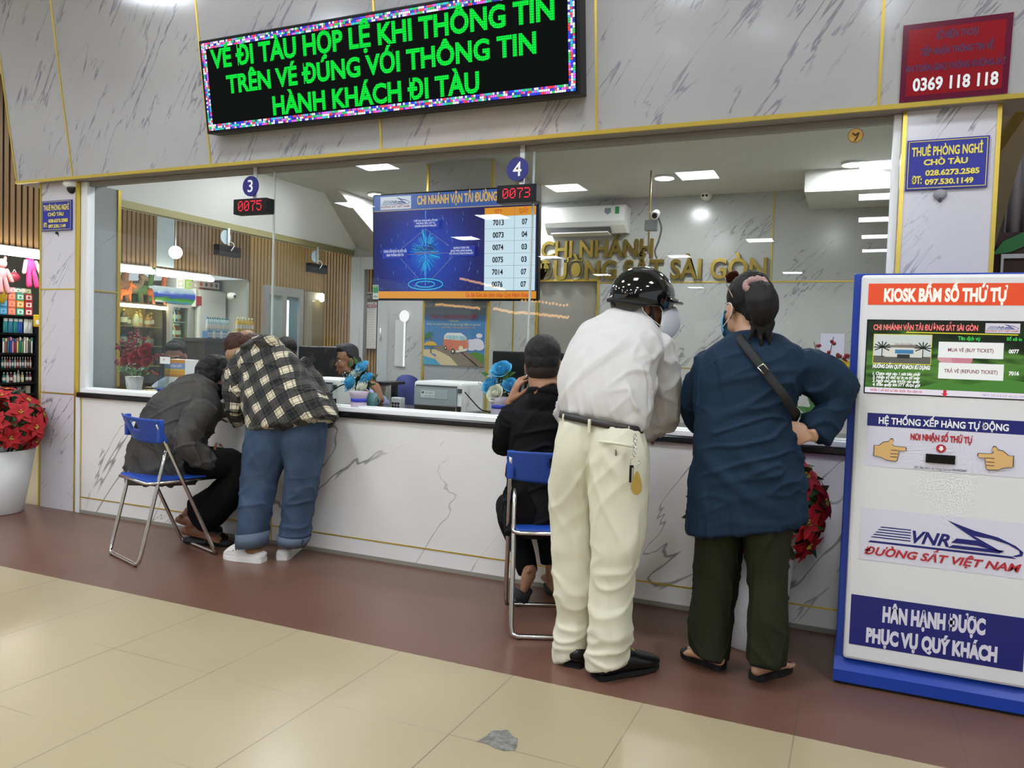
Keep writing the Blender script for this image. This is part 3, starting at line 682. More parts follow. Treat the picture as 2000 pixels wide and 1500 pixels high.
# ---- gold wall letters, one piece each
for body, (u0, v0), (u1, v1), (ut, vt), lab in (('CHI NHÁNH', (1057, 504), (1275, 501), (1057, 473), 'raised gold letters of the upper line on the booth back wall'), ('ĐƯỜNG SẮT SÀI GÒN', (1049, 546), (1497, 541), (1049, 512), 'raised gold letters of the longer lower line on the booth back wall')):
    a, b, c = Y(u0, v0, BY-0.03), Y(u1, v1, BY-0.03), Y(ut, vt, BY-0.03)
    t = thing('wall_lettering', lab, 'sign', (a.x, BY, a.z))
    vs, fs, xa, xb = text_geo(body, 0.022); sx = (b.x-a.x)/(xb-xa); sz = (c.z-a.z)/CAPH
    # one mesh per letter
    adv = 0.0
    pos = []
    for i, ch in enumerate(body):
        if ch == ' ': continue
        w0 = text_geo(body[:i]+ch, 0.022)[3]; g = text_geo(ch, 0.022)
        pos.append((ch, w0-(g[3]-g[2])))
    for ch, xs in pos:
        v3, f3, ga, gb = text_geo(ch, 0.022, 0.0, 0.5)
        bm = B(); nv = [bm.verts.new((a.x+(xs-xa+v.x-ga)*sx, BY-0.02-v.z*0.036, a.z+v.y*sz)) for v in v3]
        for f in f3:
            try: bm.faces.new([nv[i] for i in f])
            except ValueError: pass
        bmesh.ops.recalc_face_normals(bm, faces=bm.faces); part('letter', bm, M_GOLDL, t)
# ---- air conditioner
a, b = Y(1064, 457, BY-0.2), Y(1221, 399, BY-0.2)
t = thing('air_conditioner', 'white split air conditioner high on the booth back wall', 'air conditioner', ((a.x+b.x)/2, BY, a.z))
bm = B(); prism(bm, [(a.x, BY-0.001, a.z+0.01), (a.x, BY-0.12, a.z), (a.x, BY-0.19, a.z+0.06), (a.x, BY-0.215, a.z+0.1), (a.x, BY-0.21, b.z-0.02), (a.x, BY-0.19, b.z), (a.x, BY-0.001, b.z)][::-1], (b.x-a.x, 0, 0)); part('body', bm, mat('ac_white', 'dcdedd', 0.4), t)
bm = B(); box(bm, a.x+0.05, b.x-0.14, BY-0.19, BY-0.1, a.z+0.002, a.z+0.05); part('air_outlet', bm, M_DGREY, t)
bm = B(); prism(bm, [(a.x+0.07, BY-0.215, a.z-0.005), (a.x+0.07, BY-0.11, a.z-0.02), (a.x+0.07, BY-0.11, a.z-0.012), (a.x+0.07, BY-0.215, a.z+0.005)], (b.x-a.x-0.22, 0, 0)); part('louver', bm, M_WPLAS, t)
P = Panel(0, BY-0.213, 0); P.off = 0.0
P.rect(b.x-0.09, b.x-0.05, b.z-0.085, b.z-0.02, mat('sticker_green', '2e8a4e')); P.poly([(b.x-0.19, b.z-0.03), (b.x-0.13, b.z-0.03), (b.x-0.13, b.z-0.07), (b.x-0.16, b.z-0.09), (b.x-0.19, b.z-0.07)], mat('sticker_grey', '77828c')); P.done('stickers', t)
# ---- cameras
def cam_ball(name, lab, p, r, white=True):
    t = thing(name, lab, 'security camera', p)
    return t
p = V((-5.02, 3.77, 2.255)); t = thing('dome_camera', 'white dome camera with dark lens under the fascia above left pillar', 'security camera', p)
bm = B(); lathe(bm, [(0.062, 0.04), (0.062, 0.012), (0.05, -0.004), (0.03, -0.01)], p, 28); part('base', bm, M_WPLAS, t)
bm = B(); ball(bm, p+V((0.012, -0.012, -0.012)), 0.036, 18, 12); part('dome', bm, mat('dome_black', '111216', 0.08), t)
p = Y(1379, 380, BY-0.05); t = thing('security_camera', 'small white turret camera at the top of the booth back wall', 'security camera', p)
bm = B(); lathe(bm, [(0.05, 0.055), (0.05, 0.02), (0.03, 0)], p, 20, axis=(0, 1, 0)); ball(bm, p+V((0, -0.02, -0.01)), 0.045); part('body', bm, M_WPLAS, t)
bm = B(); 
for dx in (-0.016, 0.016): ball(bm, p+V((dx, -0.062, -0.02)), 0.011, 10, 8)
part('lens', bm, M_BLACK, t)
p = V((-1.42, 5.4, 2.15)); p = Y(1276, 417, 6.2); t = thing('bullet_camera', 'white bullet camera on a thin ceiling rod beside the air conditioner', 'security camera', (p.x, p.y, p.z))
bm = B(); tube(bm, [(p.x-0.03, p.y, CZ), (p.x-0.03, p.y, p.z-0.32)], 0.007, 8); part('rod', bm, mat('rod', 'b3a566', 0.4, 0.6), t)
bm = B(); tube(bm, [p+V((0.01, 0.06, 0.01)), p+V((0.03, -0.08, -0.03))], [0.03, 0.034], 16, round_cap=True); part('body', bm, M_WPLAS, t)
bm = B(); ball(bm, p+V((0.034, -0.095, -0.034)), 0.024, 12, 8); part('lens', bm, M_BLACK, t)
bm = B(); box(bm, p.x-0.065, p.x+0.03, p.y-0.02, p.y+0.05, p.z-0.135, p.z-0.05, 0.006); part('junction_box', bm, M_GPLAS, t)
bm = B(); tube(bm, smooth_path([p+V((0.04, 0, -0.03)), p+V((0.075, -0.02, -0.12)), p+V((0.06, -0.03, -0.22)), p+V((0.03, -0.02, -0.3)), p+V((0.05, -0.03, -0.36))], 5), 0.008, 6); part('cable', bm, mat('cable_grey', '6b6f70', 0.5), t)
# ---- small fittings on glass and pillar
p = Y(1671, 265, GY-0.012); t = thing('brass_hook', 'round brass disc with a small hook on the glass at upper right', 'hook', p)
bm = B(); lathe(bm, [(0.030, 0), (0.032, 0.003), (0.028, 0.006)], p, 28, axis=(0, -1, 0)); part('disc', bm, mat('brass', 'b08a45', 0.4, 0.7), t)
bm = B(); tube(bm, smooth_path([p+V((-0.012, -0.01, 0.01)), p+V((0, -0.012, 0.0)), p+V((0.012, -0.014, 0.008)), p+V((0.006, -0.014, -0.01)), p+V((-0.004, -0.012, -0.025))], 5), 0.003, 6); part('hook', bm, mat('brass_dark', '5c4522', 0.4, 0.6), t)
p = Y(1836, 380, WY-0.002); t = thing('sensor_cap', 'small grey translucent cap hanging under the right pillar sign', 'sensor', p)
bm = B(); ball(bm, p+V((0, -0.004, 0.0)), (0.026, 0.012, 0.024), 18, 10); part('cap', bm, mat('cap_grey', '8f8b90', 0.35), t)
bm = B(); ball(bm, p+V((0.0, -0.008, -0.022)), (0.007, 0.006, 0.012), 10, 8); part('knob', bm, M_DGREY, t)
p = Y(112, 457, WY-0.001); bm = B(); prism(bm, [p+V((-0.02, 0, 0.012)), p+V((0.0, 0, 0.016)), p+V((0.012, 0, 0.006)), p+V((0.016, 0, -0.018)), p+V((0.004, 0, -0.004)), p+V((-0.016, 0, 0.0))], (0, -0.003, 0)); o = part('tape_scrap', bm, M_BLACK); centre(o); tag(o, 'tiny black scrap of tape below the left pillar sign', 'tape')
# ---- bus poster on the column, below the screen
P = Panel(-2.92, 5.494, 1.2); 
(ax, az), (bx, bz) = P.px(830, 713), P.px(955, 617)
ax = -0.275; bx = 0.27; zt0 = P.px(890, 600)[1]; az = P.px(890, 714)[1]
t = thing('bus_poster', 'poster of a cartoon bus driving past a beach on the column', 'poster', (-2.92, 5.49, 1.2+az))
pc = lambda nm, c: mat('poster_'+nm, c, 0.35)
P.off = 0.001; hh = zt0-az; f = lambda a, b: (ax+a*(bx-ax), az+b*hh)
P.rect(ax, bx, az, zt0, pc('sky', '4b86bd')); P.poly([f(0, .86), f(1, .86), f(1, 1), f(0, 1)], pc('top', '6f7f8c'))
for cxx, czz, rr in ((.78, .36, .12), (.87, .38, .115), (.7, .33, .08), (.91, .34, .085), (.91, .52, .05)): P.ell(*f(cxx, czz), rr*(bx-ax), rr*hh*0.8, pc('cloud', 'e3e2ea'))
P.poly([f(.55, 0), f(.72, .2), f(.85, .25), f(1, .2), f(1, 0)], pc('hill', '5b8a3e'))
P.poly([f(0, .14), f(0, .26), f(.2, .27), f(.42, .17), f(.6, 0), f(.28, 0)], pc('sand', 'd9c79a')); P.poly([f(0, 0), f(0, .15), f(.2, .1), f(.3, 0)], pc('sea', '4aa3c4'))
P.poly([f(.16, .3), f(.3, .34), f(.7, .26), f(1, .03), f(1, 0), f(.58, 0), f(.45, .15)], pc('road', '8a7a68')); P.line(f(.62, .24), f(.9, 0), 0.008, pc('white', 'f0efe8'))
P.up(); P.line(f(.13, .2), f(.12, .48), 0.012, pc('trunk', '8a6a3a'))
for k in range(6):
    a = math.radians(20+k*32); P.poly([f(.12, .47), (f(.12, .47)[0]+0.055*math.cos(a-0.2), f(.12, .47)[1]+0.06*math.sin(a-0.2)), (f(.12, .47)[0]+0.058*math.cos(a+0.1), f(.12, .47)[1]+0.05*math.sin(a+0.1)-0.01)], pc('leaf', '3f7d3a'), False)
P.ell(*f(.12, .33), 0.06, 0.035, pc('parasol', 'd9b23c'), 16, 0, 180); P.poly([f(.1, .22), f(.22, .17), f(.21, .14)], pc('chair', '3f6fb0'))
P.poly([f(.33, .36), f(.34, .50), f(.38, .54), f(.62, .54), f(.72, .48), f(.74, .34), f(.72, .26), f(.55, .22), f(.36, .29)], pc('bus', 'd97a5a')); P.poly([f(.345, .45), f(.35, .52), f(.4, .56), f(.62, .56), f(.7, .5), f(.72, .44), f(.6, .43)], pc('white', 'f0efe8'))
for k in range(4): P.rect(*[f(.37+.055*k, 0)[0], f(.415+.055*k, 0)[0]], f(0, .455)[1], f(0, .515)[1], pc('window', '9fd0d8'))
P.poly([f(.6, .44), f(.6, .52), f(.69, .5), f(.71, .44)], pc('window', '9fd0d8')); P.poly([f(.55, .22), f(.55, .26), f(.73, .3), f(.73, .26)], pc('white', 'f0efe8'))
for a, b, r_ in ((.375, .3, .022), (.5, .245, .03)): P.ell(*f(a, b), r_*(bx-ax), r_*1.6*hh, C_BLACK); P.ell(*f(a, b), r_*0.5*(bx-ax), r_*0.8*hh, pc('white', 'f0efe8'))
P.ell(*f(.63, .3), 0.02, 0.02, pc('lamp_image', 'f4e6b0'))
P.text('DỊCH VỤ XE ĐƯA ĐÓN TRUNG CHUYỂN', *[f(.1, 0)[0], f(.88, 0)[0]], f(0, .80)[1], 0.03, pc('title', 'b23a3a'), 0.03)
P.text('THÔNG BÁO', f(.42, 0)[0], f(.58, 0)[0], f(0, .75)[1], 0.012, C_YEL); P.text('Phục vụ hành khách đi tàu từ ga đến trung tâm', f(.06, 0)[0], f(.94, 0)[0], f(0, .69)[1], 0.014, C_YEL); P.text('xin liên hệ quầy bán vé', f(.3, 0)[0], f(.85, 0)[0], f(0, .64)[1], 0.014, pc('orange', 'd99a4a'))
o = P.done('print', t); bm = B(); box(bm, -2.92+ax-0.002, -2.92+bx+0.002, 5.4945, 5.4985, 1.2+az-0.002, 1.2+zt0+0.002); part('backing', bm, M_WPLAS, t)
# white curved decal strip on the back wall left of the column
P = Panel(-4.3, BY-0.003, 1.6); 
a = P.px(772, 715); b = P.px(793, 625)
t = thing('wall_scale', 'narrow pale backlit strip panel on the back wall left of bus poster', 'wall panel', (-4.3, BY, 1.2))
bm = B(); x_, z_ = -4.3+a[0], 1.6+a[1]; box(bm, x_, -4.3+b[0], BY-0.02, BY-0.001, z_, 1.6+b[1]); part('panel', bm, mat('pale_panel', 'c3c9c6', 0.3), t)
bm = B(); box(bm, -4.3+b[0]-0.012, -4.3+b[0]+0.006, BY-0.026, BY-0.02, z_, 1.6+b[1]); lathe(bm, [(0.05, -0.004), (0.062, 0), (0.05, 0.004)], (-4.3+b[0]-0.01, BY-0.025, 1.6+b[1]+0.04), 24, axis=(0, -1, 0)); part('edge_light', bm, emis('edge_white', 'ffffff', 1.0), t)
# notice board beyond the doorway
P = Panel(-4.9, BY+0.3, 1.6); a = P.px(694, 678); b = P.px(740, 573)
t = thing('notice_board', 'white notice board with a dark header seen through the aluminium doorway', 'notice board', (-4.9, BY+0.3, 1.0))
P.off = 0.012; P.rect(a[0], a[0]+0.42, a[1], b[1], mat('notice_white', 'e3e2da', 0.5)); zt0 = b[1]
P.rect(a[0], a[0]+0.42, zt0-0.1, zt0, mat('notice_dark', '5a564c')); P.text('NỘI QUY TÀU 2025', a[0]+0.03, a[0]+0.38, zt0-0.06, 0.035, C_LGREY); P.rect(a[0], a[0]+0.42, zt0-0.18, zt0-0.12, C_LGREY); P.text('HƯỚNG DẪN', a[0]+0.05, a[0]+0.3, zt0-0.165, 0.035, C_RED, 0.03)
for k in range(14): P.text('giá vé hành khách theo đoàn tàu và loại chỗ', a[0]+0.02, a[0]+0.4, zt0-0.22-0.028*k, 0.008, mat('ink_faint', '9a988f'))
P.done('sheet', t); bm = B(); box(bm, -4.9+a[0]-0.01, -4.9+a[0]+0.43, BY+0.29, BY+0.3, 1.6+a[1]-0.01, 1.6+zt0+0.01); part('board', bm, M_WALU, t)
# slatted wall right behind the doorway
bm = B(); box(bm, -5.8, -4.0, BY+0.36, BY+0.4, 0, 2.4, mi=1)
x = -5.78
while x < -4.02: box(bm, x, x+0.026, BY+0.34, BY+0.361, 0, 2.4); x += 0.042
struct('wall_behind_doorway', bm, [MATS['slat_a98550'], MATS['slat_gap_503c26']])
# ---- kiosk
KY = 3.185
ks = thing('ticket_kiosk', 'tall white and blue queue-ticket kiosk at the right edge', 'kiosk', (0.29, 3.36, 0))
M_KB = mat('kiosk_blue', '123a9c', 0.3); M_KW = mat('kiosk_white', 'e0dfdd', 0.4)
bm = B(); box(bm, -0.022, 0.625, KY+0.035, KY+0.37, 0.06, 1.553, 0.004); part('casing', bm, M_KB, ks)
bm = B(); box(bm, 0.004, 0.60, KY+0.004, KY+0.036, 0.10, 1.545, 0.012); part('front_panel', bm, M_KW, ks)
bm = B(); prism(bm, [(-0.026, KY+0.4, 0.012), (-0.026, KY, 0.012), (-0.026, KY, 0.056), (-0.026, KY+0.034, 0.096), (-0.026, KY+0.4, 0.096)][::-1], (0.655, 0, 0)); part('plinth', bm, M_KB, ks)
bm = B(); box(bm, -0.015, 0.615, KY+0.012, KY+0.39, 0, 0.013); part('foot_gap', bm, M_BLACKM, ks)  # slab for the small feet, the dark gap around them put in as black
def kp(off=0.0006):
    P = Panel(0.3, KY+0.004, 0.8); P.off = off; return P
P = kp()
M_OR = emis('kiosk_header', 'f2501f', 0.85)
a = P.px(1697, 554); b = P.px(1697, 595); P.rect(a[0], 0.262, b[1], a[1], M_OR)
P.ptext('KIOSK BẤM SỐ THỨ TỰ', (1726, 588), (1967, 588), (1726, 565), emis('kiosk_header_text', 'fff6ea', 1.0), 0.05); P.done('header_sign', ks)
P = kp()
ax, bz = P.px(1696, 626); az = P.px(1692, 766)[1]; bx = 0.285
ks_ = lambda nm, c, s=0.9: emis('kscr_'+nm, c, s)
P.rect(ax-0.004, bx+0.004, az-0.004, bz+0.004, M_BLACK)
g = mat('kscr_bg', '000000', 0.25, emit='1c3018', es=0.8); q = NT(g); o_ = q.obj(); sp_ = q.n('SeparateXYZ'); q.l(o_, sp_.inputs[0])
nz = q.noise(q.map(o_, scale=(3, 1, 9), rot=(0, 0.5, 0)), 2.2, 2); hgt = q.mr(sp_.outputs[2], 0.8+az, 0.8+bz, 0.35, -0.25)
q.l(q.ramp(q.math('ADD', nz, hgt), [(0.3, '141d12'), (0.5, '223a1a'), (0.62, '4f7a34'), (0.75, '3d6a2c'), (0.9, '1f3a17')]), q.b.inputs['Emission Color'])
P.rect(ax, bx, az, bz, g); f = lambda a, b: (ax+a*(bx-ax), az+b*(bz-az)); W_ = bx-ax; Hh = bz-az
P.rect(ax, bx, az, az+Hh*0.075, ks_('strip', 'e8e2ee'))
P.ell(*f(.52, .52), W_*0.1, Hh*0.12, ks_('lotus', 'e3a9b2', 0.8)); P.ell(*f(.56, .5), W_*0.06, Hh*0.1, ks_('lotus2', 'd98c9c', 0.8))
P.poly([f(.3, .08), f(.46, .2), f(.6, .16), f(.78, .26), f(1, .2), f(1, .08)], ks_('leaf', '4c8a32', 0.8))
P.ptext('CHI NHÁNH VẬN TẢI ĐƯỜNG SẮT SÀI GÒN', (1706, 644), (1910, 646), (1706, 634), ks_('redtext', 'ff7a78', 1.0), 0.03)
P.line(f(.23, .845), f(.86, .835), 0.004, ks_('yellow', 'd8d02c')); P.up()
l0 = P.px(1924, 650); l1 = P.px(1993, 632); logo(P, l0[0], l1[0], l0[1], l1[1], ks_('navy', '2a3b86', 0.8), ks_('red', 'b5475a', 0.8), ks_('pale', 'd8d3dd'))
p0 = P.px(1705, 708); p1 = P.px(1820, 655); P.rect(p0[0]-0.002, p1[0]+0.002, p0[1]-0.003, p1[1]+0.002, ks_('yellow', 'd8d02c'))
P.rect(p0[0], p1[0], p0[1], p1[1], ks_('photo_sky', 'cfd6d2')); ww = p1[0]-p0[0]; hh = p1[1]-p0[1]; fp = lambda a, b: (p0[0]+a*ww, p0[1]+b*hh)
P.poly([fp(0, 0), fp(1, 0), fp(1, .25), fp(0, .25)], ks_('photo_ground', '6b6a62', 0.7)); P.poly([fp(.2, .22), fp(.85, .22), fp(.85, .55), fp(.55, .62), fp(.2, .58)], ks_('photo_hall', 'd9d9cf')); P.poly([fp(.38, .34), fp(.7, .34), fp(.7, .48), fp(.38, .48)], ks_('photo_banner', '3f7fae')); P.poly([fp(.42, .18), fp(.64, .18), fp(.64, .32), fp(.42, .32)], ks_('photo_door', '2f3436', 0.6))
P.poly([fp(.28, .63), fp(.72, .66), fp(.9, .55), fp(.15, .55)], ks_('photo_roof', '8c8478', 0.7))
for cx_ in (.15, .86):
    P.up()
    for k in range(9):
        a = math.radians(-30+k*30); c_ = fp(cx_, .55); P.line(c_, (c_[0]+0.028*math.cos(a), c_[1]+0.022*math.sin(a)), 0.004, ks_('palm', '26352a', 0.6))
    P.line(fp(cx_, .2), fp(cx_, .55), 0.003, ks_('palm', '26352a', 0.6))
P.text('GA SÀI GÒN', fp(.37, 0)[0], fp(.67, 0)[0], fp(0, .64)[1], hh*0.07, ks_('photo_red', '8a4a44', 0.7))
gt = ks_('green_text', '43d05a'); wt = ks_('white', 'f3f3f0', 1.0)
P.ptext('Tên dịch vụ', (1871, 664), (1914, 665), (1871, 657), gt, 0.03); P.ptext('Số sẽ in', (1966, 665), (1996, 666), (1966, 659), gt, 0.03)
for (u0, v0, u1, v1, s2, num, nl) in ((1832, 698, 1961, 670, 'MUA VÉ (BUY TICKET)', '0077', 690), (1832, 739, 1961, 712, 'TRẢ VÉ (REFUND TICKET)', '7016', 733)):
    b0 = P.px(u0, v0); b1 = P.px(u1, v1); P.rect(b0[0], b1[0], b0[1], b1[1], ks_('button', 'ecEEec', 0.95)); cw = (b1[0]-b0[0]); k_ = 0.7 if 'BUY' in s2 else 0.82
    P.text(s2, b0[0]+cw*(1-k_)/2, b1[0]-cw*(1-k_)/2, (b0[1]+b1[1])/2-0.006, 0.012, ks_('maroon', '8f3a56', 0.7), 0.02); P.ptext(num, (1970, nl), (1990, nl), (1970, nl-7), wt, 0.04)
P.ptext('HƯỚNG DẪN QUÝ KHÁCH SỬ DỤNG:', (1704, 718), (1817, 722), (1704, 711), wt, 0.05, 0.25)
for i, s2 in enumerate(('1. Chạm nhẹ vào 1 nút bên phải', '2. Nhận số thứ tự in ra từ máy', '3. Ngồi chờ phía trước các quầy', '4. Đến quầy khi STT được gọi')): P.ptext(s2, (1704, 731.5+7.2*i), (1797, 734+7.2*i), (1704, 726+7.2*i), wt, 0.04, 0.2)
P.ptext('Nhận 1 số thứ tự bên dưới. Xin cảm ơn', (1700, 763), (1801, 767.5), (1700, 758.5), ks_('redink', 'd0405a'), 0.02); P.text('SĐT hỗ trợ kỹ thuật 0904985849', f(.68, 0)[0], f(.99, 0)[0], az+0.006, 0.007, ks_('violet', '9a92b8')); c_ = f(.47, .035)
P.poly([(c_[0]-0.005, c_[1]+0.012), (c_[0]+0.005, c_[1]+0.012), (c_[0]+0.005, c_[1]), (c_[0]+0.011, c_[1]), (c_[0], c_[1]-0.012), (c_[0]-0.011, c_[1]), (c_[0]-0.005, c_[1])], ks_('redarrow', 'd22b3c'))
P.done('touch_screen', ks)
# ticket slot sticker
P = kp(); a = P.px(1697, 806); b = P.px(1692, 909); cc = P.px(1697, 831); rx = 0.283
P.rect(a[0]-0.004, rx, b[1], a[1], C_LGREY); P.rect(a[0]-0.004, rx, cc[1], a[1], C_NAVY)
P.ptext('HỆ THỐNG XẾP HÀNG TỰ ĐỘNG', (1716, 827), (1970, 842), (1716, 815), C_WHITE, 0.03); P.ptext('NƠI NHẬN SỐ THỨ TỰ', (1778, 858), (1899, 866), (1778, 847), C_RED, 0.05)
c_ = P.px(1838, 876); P.ell(*c_, 0.016, 0.015, C_RED); P.poly([(c_[0]-0.005, c_[1]+0.008), (c_[0]+0.005, c_[1]+0.008), (c_[0]+0.005, c_[1]), (c_[0]+0.009, c_[1]), (c_[0], c_[1]-0.01), (c_[0]-0.009, c_[1]), (c_[0]-0.005, c_[1])], C_WHITE)
P.ptext('SĐT Bảo hành tại Hưng Gia Lai: 0904985849', (1785, 914), (1887, 922), (1785, 910), C_BLACK)
HC = mat('hand_tan', 'dcb271', 0.5)
def hand_icon(cx, cz, s, sg):
    g_ = lambda pts: [(cx+sg*x*s, cz+z*s) for x, z in pts]
    sh = [(-.5, -.16), (-.5, .2), (-.36, .2), (-.2, .34), (-.06, .36), (0.0, .46), (.07, .46), (.1, .38), (.06, .27), (.12, .22), (.48, .2), (.5, .13), (.47, .08), (.27, .08), (.27, .0), (.27, -.08), (.25, -.14), (.24, -.24), (.2, -.3), (-.1, -.28), (-.24, -.2)]
    P.poly(g_([(x*1.05, z*1.06+0.002) for x, z in sh]), C_BLACK); P.poly(g_(sh), HC); P.up()
    for z in (.08, -.05, -.16): P.line((cx+sg*.02*s, cz+z*s), (cx+sg*.26*s, cz+(z)*s), s*0.02, C_BLACK)
h1 = P.px(1738, 883); h2 = P.px(1942, 900); hand_icon(h1[0], h1[1], 0.104, 1); hand_icon(h2[0]+0.002, h2[1], 0.106, -1)
P.done('slot_sticker', ks)
s0 = P.px(1808, 902); s1 = P.px(1866, 891); bm = B(); box(bm, 0.3+s0[0], 0.3+s1[0], KY-0.004, KY+0.0045, 0.8+s0[1]-0.002, 0.8+s1[1]+0.001); part('ticket_slot', bm, M_BLACK, ks)
P = kp(); a = P.px(1684, 991); b = P.px(1676, 1088); P.rect(a[0]-0.004, 0.283, b[1]-0.006, a[1], C_LGREY); logo(P, a[0]+0.004, 0.28, b[1]-0.008, a[1]-0.004, C_NAVY, C_RED); P.done('logo_sticker', ks)
P = kp(); a = P.px(1664, 1160); b = P.px(1660, 1257); P.rect(a[0]-0.002, 0.281, b[1], a[1], C_NAVY); 
P.ptext('HÂN HẠNH ĐƯỢC', (1723, 1213), (1924, 1239), (1723, 1186), C_LGREY, 0.06); P.ptext('PHỤC VỤ QUÝ KHÁCH', (1691, 1252), (1947, 1292), (1691, 1227), C_LGREY, 0.06); P.done('welcome_sticker', ks)
# =================================================================== PEOPLE
def cloth(name, color, color2=None, rough=0.85, bump=0.25, scale=900, sheen=0.1, big=3.0):
    m = mat(name, color, rough, spec=0.15); q = NT(m); o = q.obj()
    if color2: q.l(q.mix(q.mr(q.noise(o, big, 4, 0.6), 0.3, 0.7), lin(color), lin(color2)), q.b.inputs['Base Color'])
    q.bump(q.noise(o, scale, 2), bump, 0.001); return m
SKIN = mat('skin_tan', '9c6f52', 0.55, sss=0.15); SKIN2 = mat('skin_brown', '7a4f38', 0.55, sss=0.12); SKIN3 = mat('skin_light', 'bd9274', 0.5, sss=0.15)
def hair_mat(name, c, c2):
    m = mat(name, c, 0.62, spec=0.3); q = NT(m); o = q.obj(); n_ = q.noise(q.map(o, scale=(1, 1, 0.25)), 260, 3)
    q.l(q.mix(n_, lin(c), lin(c2)), q.b.inputs['Base Color']); q.bump(n_, 0.5, 0.004); return m
HAIR = hair_mat('hair_black', '0d0b0b', '1d1918'); HAIRB = hair_mat('hair_brown', '2c1610', '4a2a1d')
def RG(uL, vL, uR, vR, y, th, yR=None, k=1.0):
    """a body ring from its left and right outline points in the photo, at real depth y, half-depth th"""
    L = Y(uL, vL, y); R_ = Y(uR, vR, y if yR is None else yR); return ((L+R_)/2, (R_-L)/2, th)
def R3(c, r, th=None, side=(1, 0, 0)):
    return (V(c), V(side).normalized()*r, th if th is not None else r)
def ring_frames(rings):
    out = []
    for i, (c, a, th) in enumerate(rings):
        p = rings[max(0, i-1)][0]; q = rings[min(len(rings)-1, i+1)][0]; ax = (q-p).normalized()
        b = ax.cross(a)
        b = b.normalized()*th if b.length > 1e-6 else V((0, th, 0))
        out.append((c, a, b))
    return out
def interp_rings(rings, n=4):
    if len(rings) < 3: 
        pass
    cs = [r[0] for r in rings]; as_ = [r[1] for r in rings]; ts = [V((r[2], 0, 0)) for r in rings]
    A = smooth_path(cs, n); Bv = smooth_path(as_, n); T = smooth_path(ts, n)
    if len(A) == len(cs): return rings
    return [(a, b, t.x) for a, b, t in zip(A, Bv, T)]
def ring_tube(bm, rings, seg=28, e=2.25, n=4, k=1.0, dome=0.25):
    rs = ring_frames(interp_rings(rings, n)); loops = []
    pw = lambda x: math.copysign(abs(x)**(2/e), x)
    for c, a, b in rs: loops.append([bm.verts.new(c + a*k*pw(math.cos(2*math.pi*j/seg)) + b*k*pw(math.sin(2*math.pi*j/seg))) for j in range(seg)])
    for i in range(len(loops)-1):
        for j in range(seg): bm.faces.new((loops[i][j], loops[i][(j+1) % seg], loops[i+1][(j+1) % seg], loops[i+1][j]))
    for lp, (c, a, b), ax in ((loops[0], rs[0], (rs[0][0]-rs[1][0]).normalized()), (loops[-1], rs[-1], (rs[-1][0]-rs[-2][0]).normalized())):
        t = bm.verts.new(c+ax*min(a.length, b.length)*dome)
        for j in range(seg): bm.faces.new((lp[j], lp[(j+1) % seg], t))
    bmesh.ops.recalc_face_normals(bm, faces=bm.faces)
def remesh(bm, voxel, smooth=4, fac=0.5):
    me = bpy.data.meshes.new('tmp'); bm.to_mesh(me); bm.free()
    o = bpy.data.objects.new('tmp', me); col.objects.link(o)
    r = o.modifiers.new('r', 'REMESH'); r.mode = 'VOXEL'; r.voxel_size = voxel; r.use_smooth_shade = True
    if smooth: s = o.modifiers.new('s', 'SMOOTH'); s.factor = fac; s.iterations = smooth
    dg = bpy.context.evaluated_depsgraph_get(); m2 = bpy.data.meshes.new_from_object(o.evaluated_get(dg))
    bpy.data.objects.remove(o); bpy.data.meshes.remove(me)
    return m2
def fold(p, d, across, along, seed=0.0, sharp=1.0):
    s = p.dot(d); q = (p-d*s)*across + d*(s*along) + V((seed, seed*1.7, -seed))
    n_ = noise.noise(q); return 1-2*abs(n_)**sharp
def crease(p, d, across, along, seed=0.0, w=0.35, pw=1.4):
    s = p.dot(d); q = (p-d*s)*across + d*(s*along) + V((seed, seed*1.7, -seed)); q = q + 0.35*V((noise.noise(q*0.6+V((9, 1, 4))), noise.noise(q*0.6+V((2, 7, 5))), 0))
    n_ = abs(noise.noise(q)); return max(0.0, 1-n_/w)**pw
def displace(me, fn):
    ns = [v.normal.copy() for v in me.vertices]; cs = [v.co.copy() for v in me.vertices]; out = []
    for c, n_ in zip(cs, ns): out.extend(c + n_*fn(c, n_))
    me.vertices.foreach_set('co', out); me.update()
def smoothst(a, b, x):
    t = max(0.0, min(1.0, (x-a)/(b-a))); return t*t*(3-2*t)
def garment(name, tubes, voxel, m, parent, fn=None, smooth=4, extra=None, n=4, e=2.25, label=None):
    bm = B()
    for t in tubes: ring_tube(bm, t, n=n, e=e)
    if extra: extra(bm)
    me = remesh(bm, voxel, smooth)
    if fn: displace(me, fn)
    for p in me.polygons: p.use_smooth = True
    return part(name, me, m, parent, label=label)
def rot_from(fwd, up=(0, 0, 1)):
    f = V(fwd).normalized(); u = V(up); u = (u - f*u.dot(f)).normalized(); r = f.cross(u)
    return Matrix((r, f, u)).transposed()      # columns right, forward, up
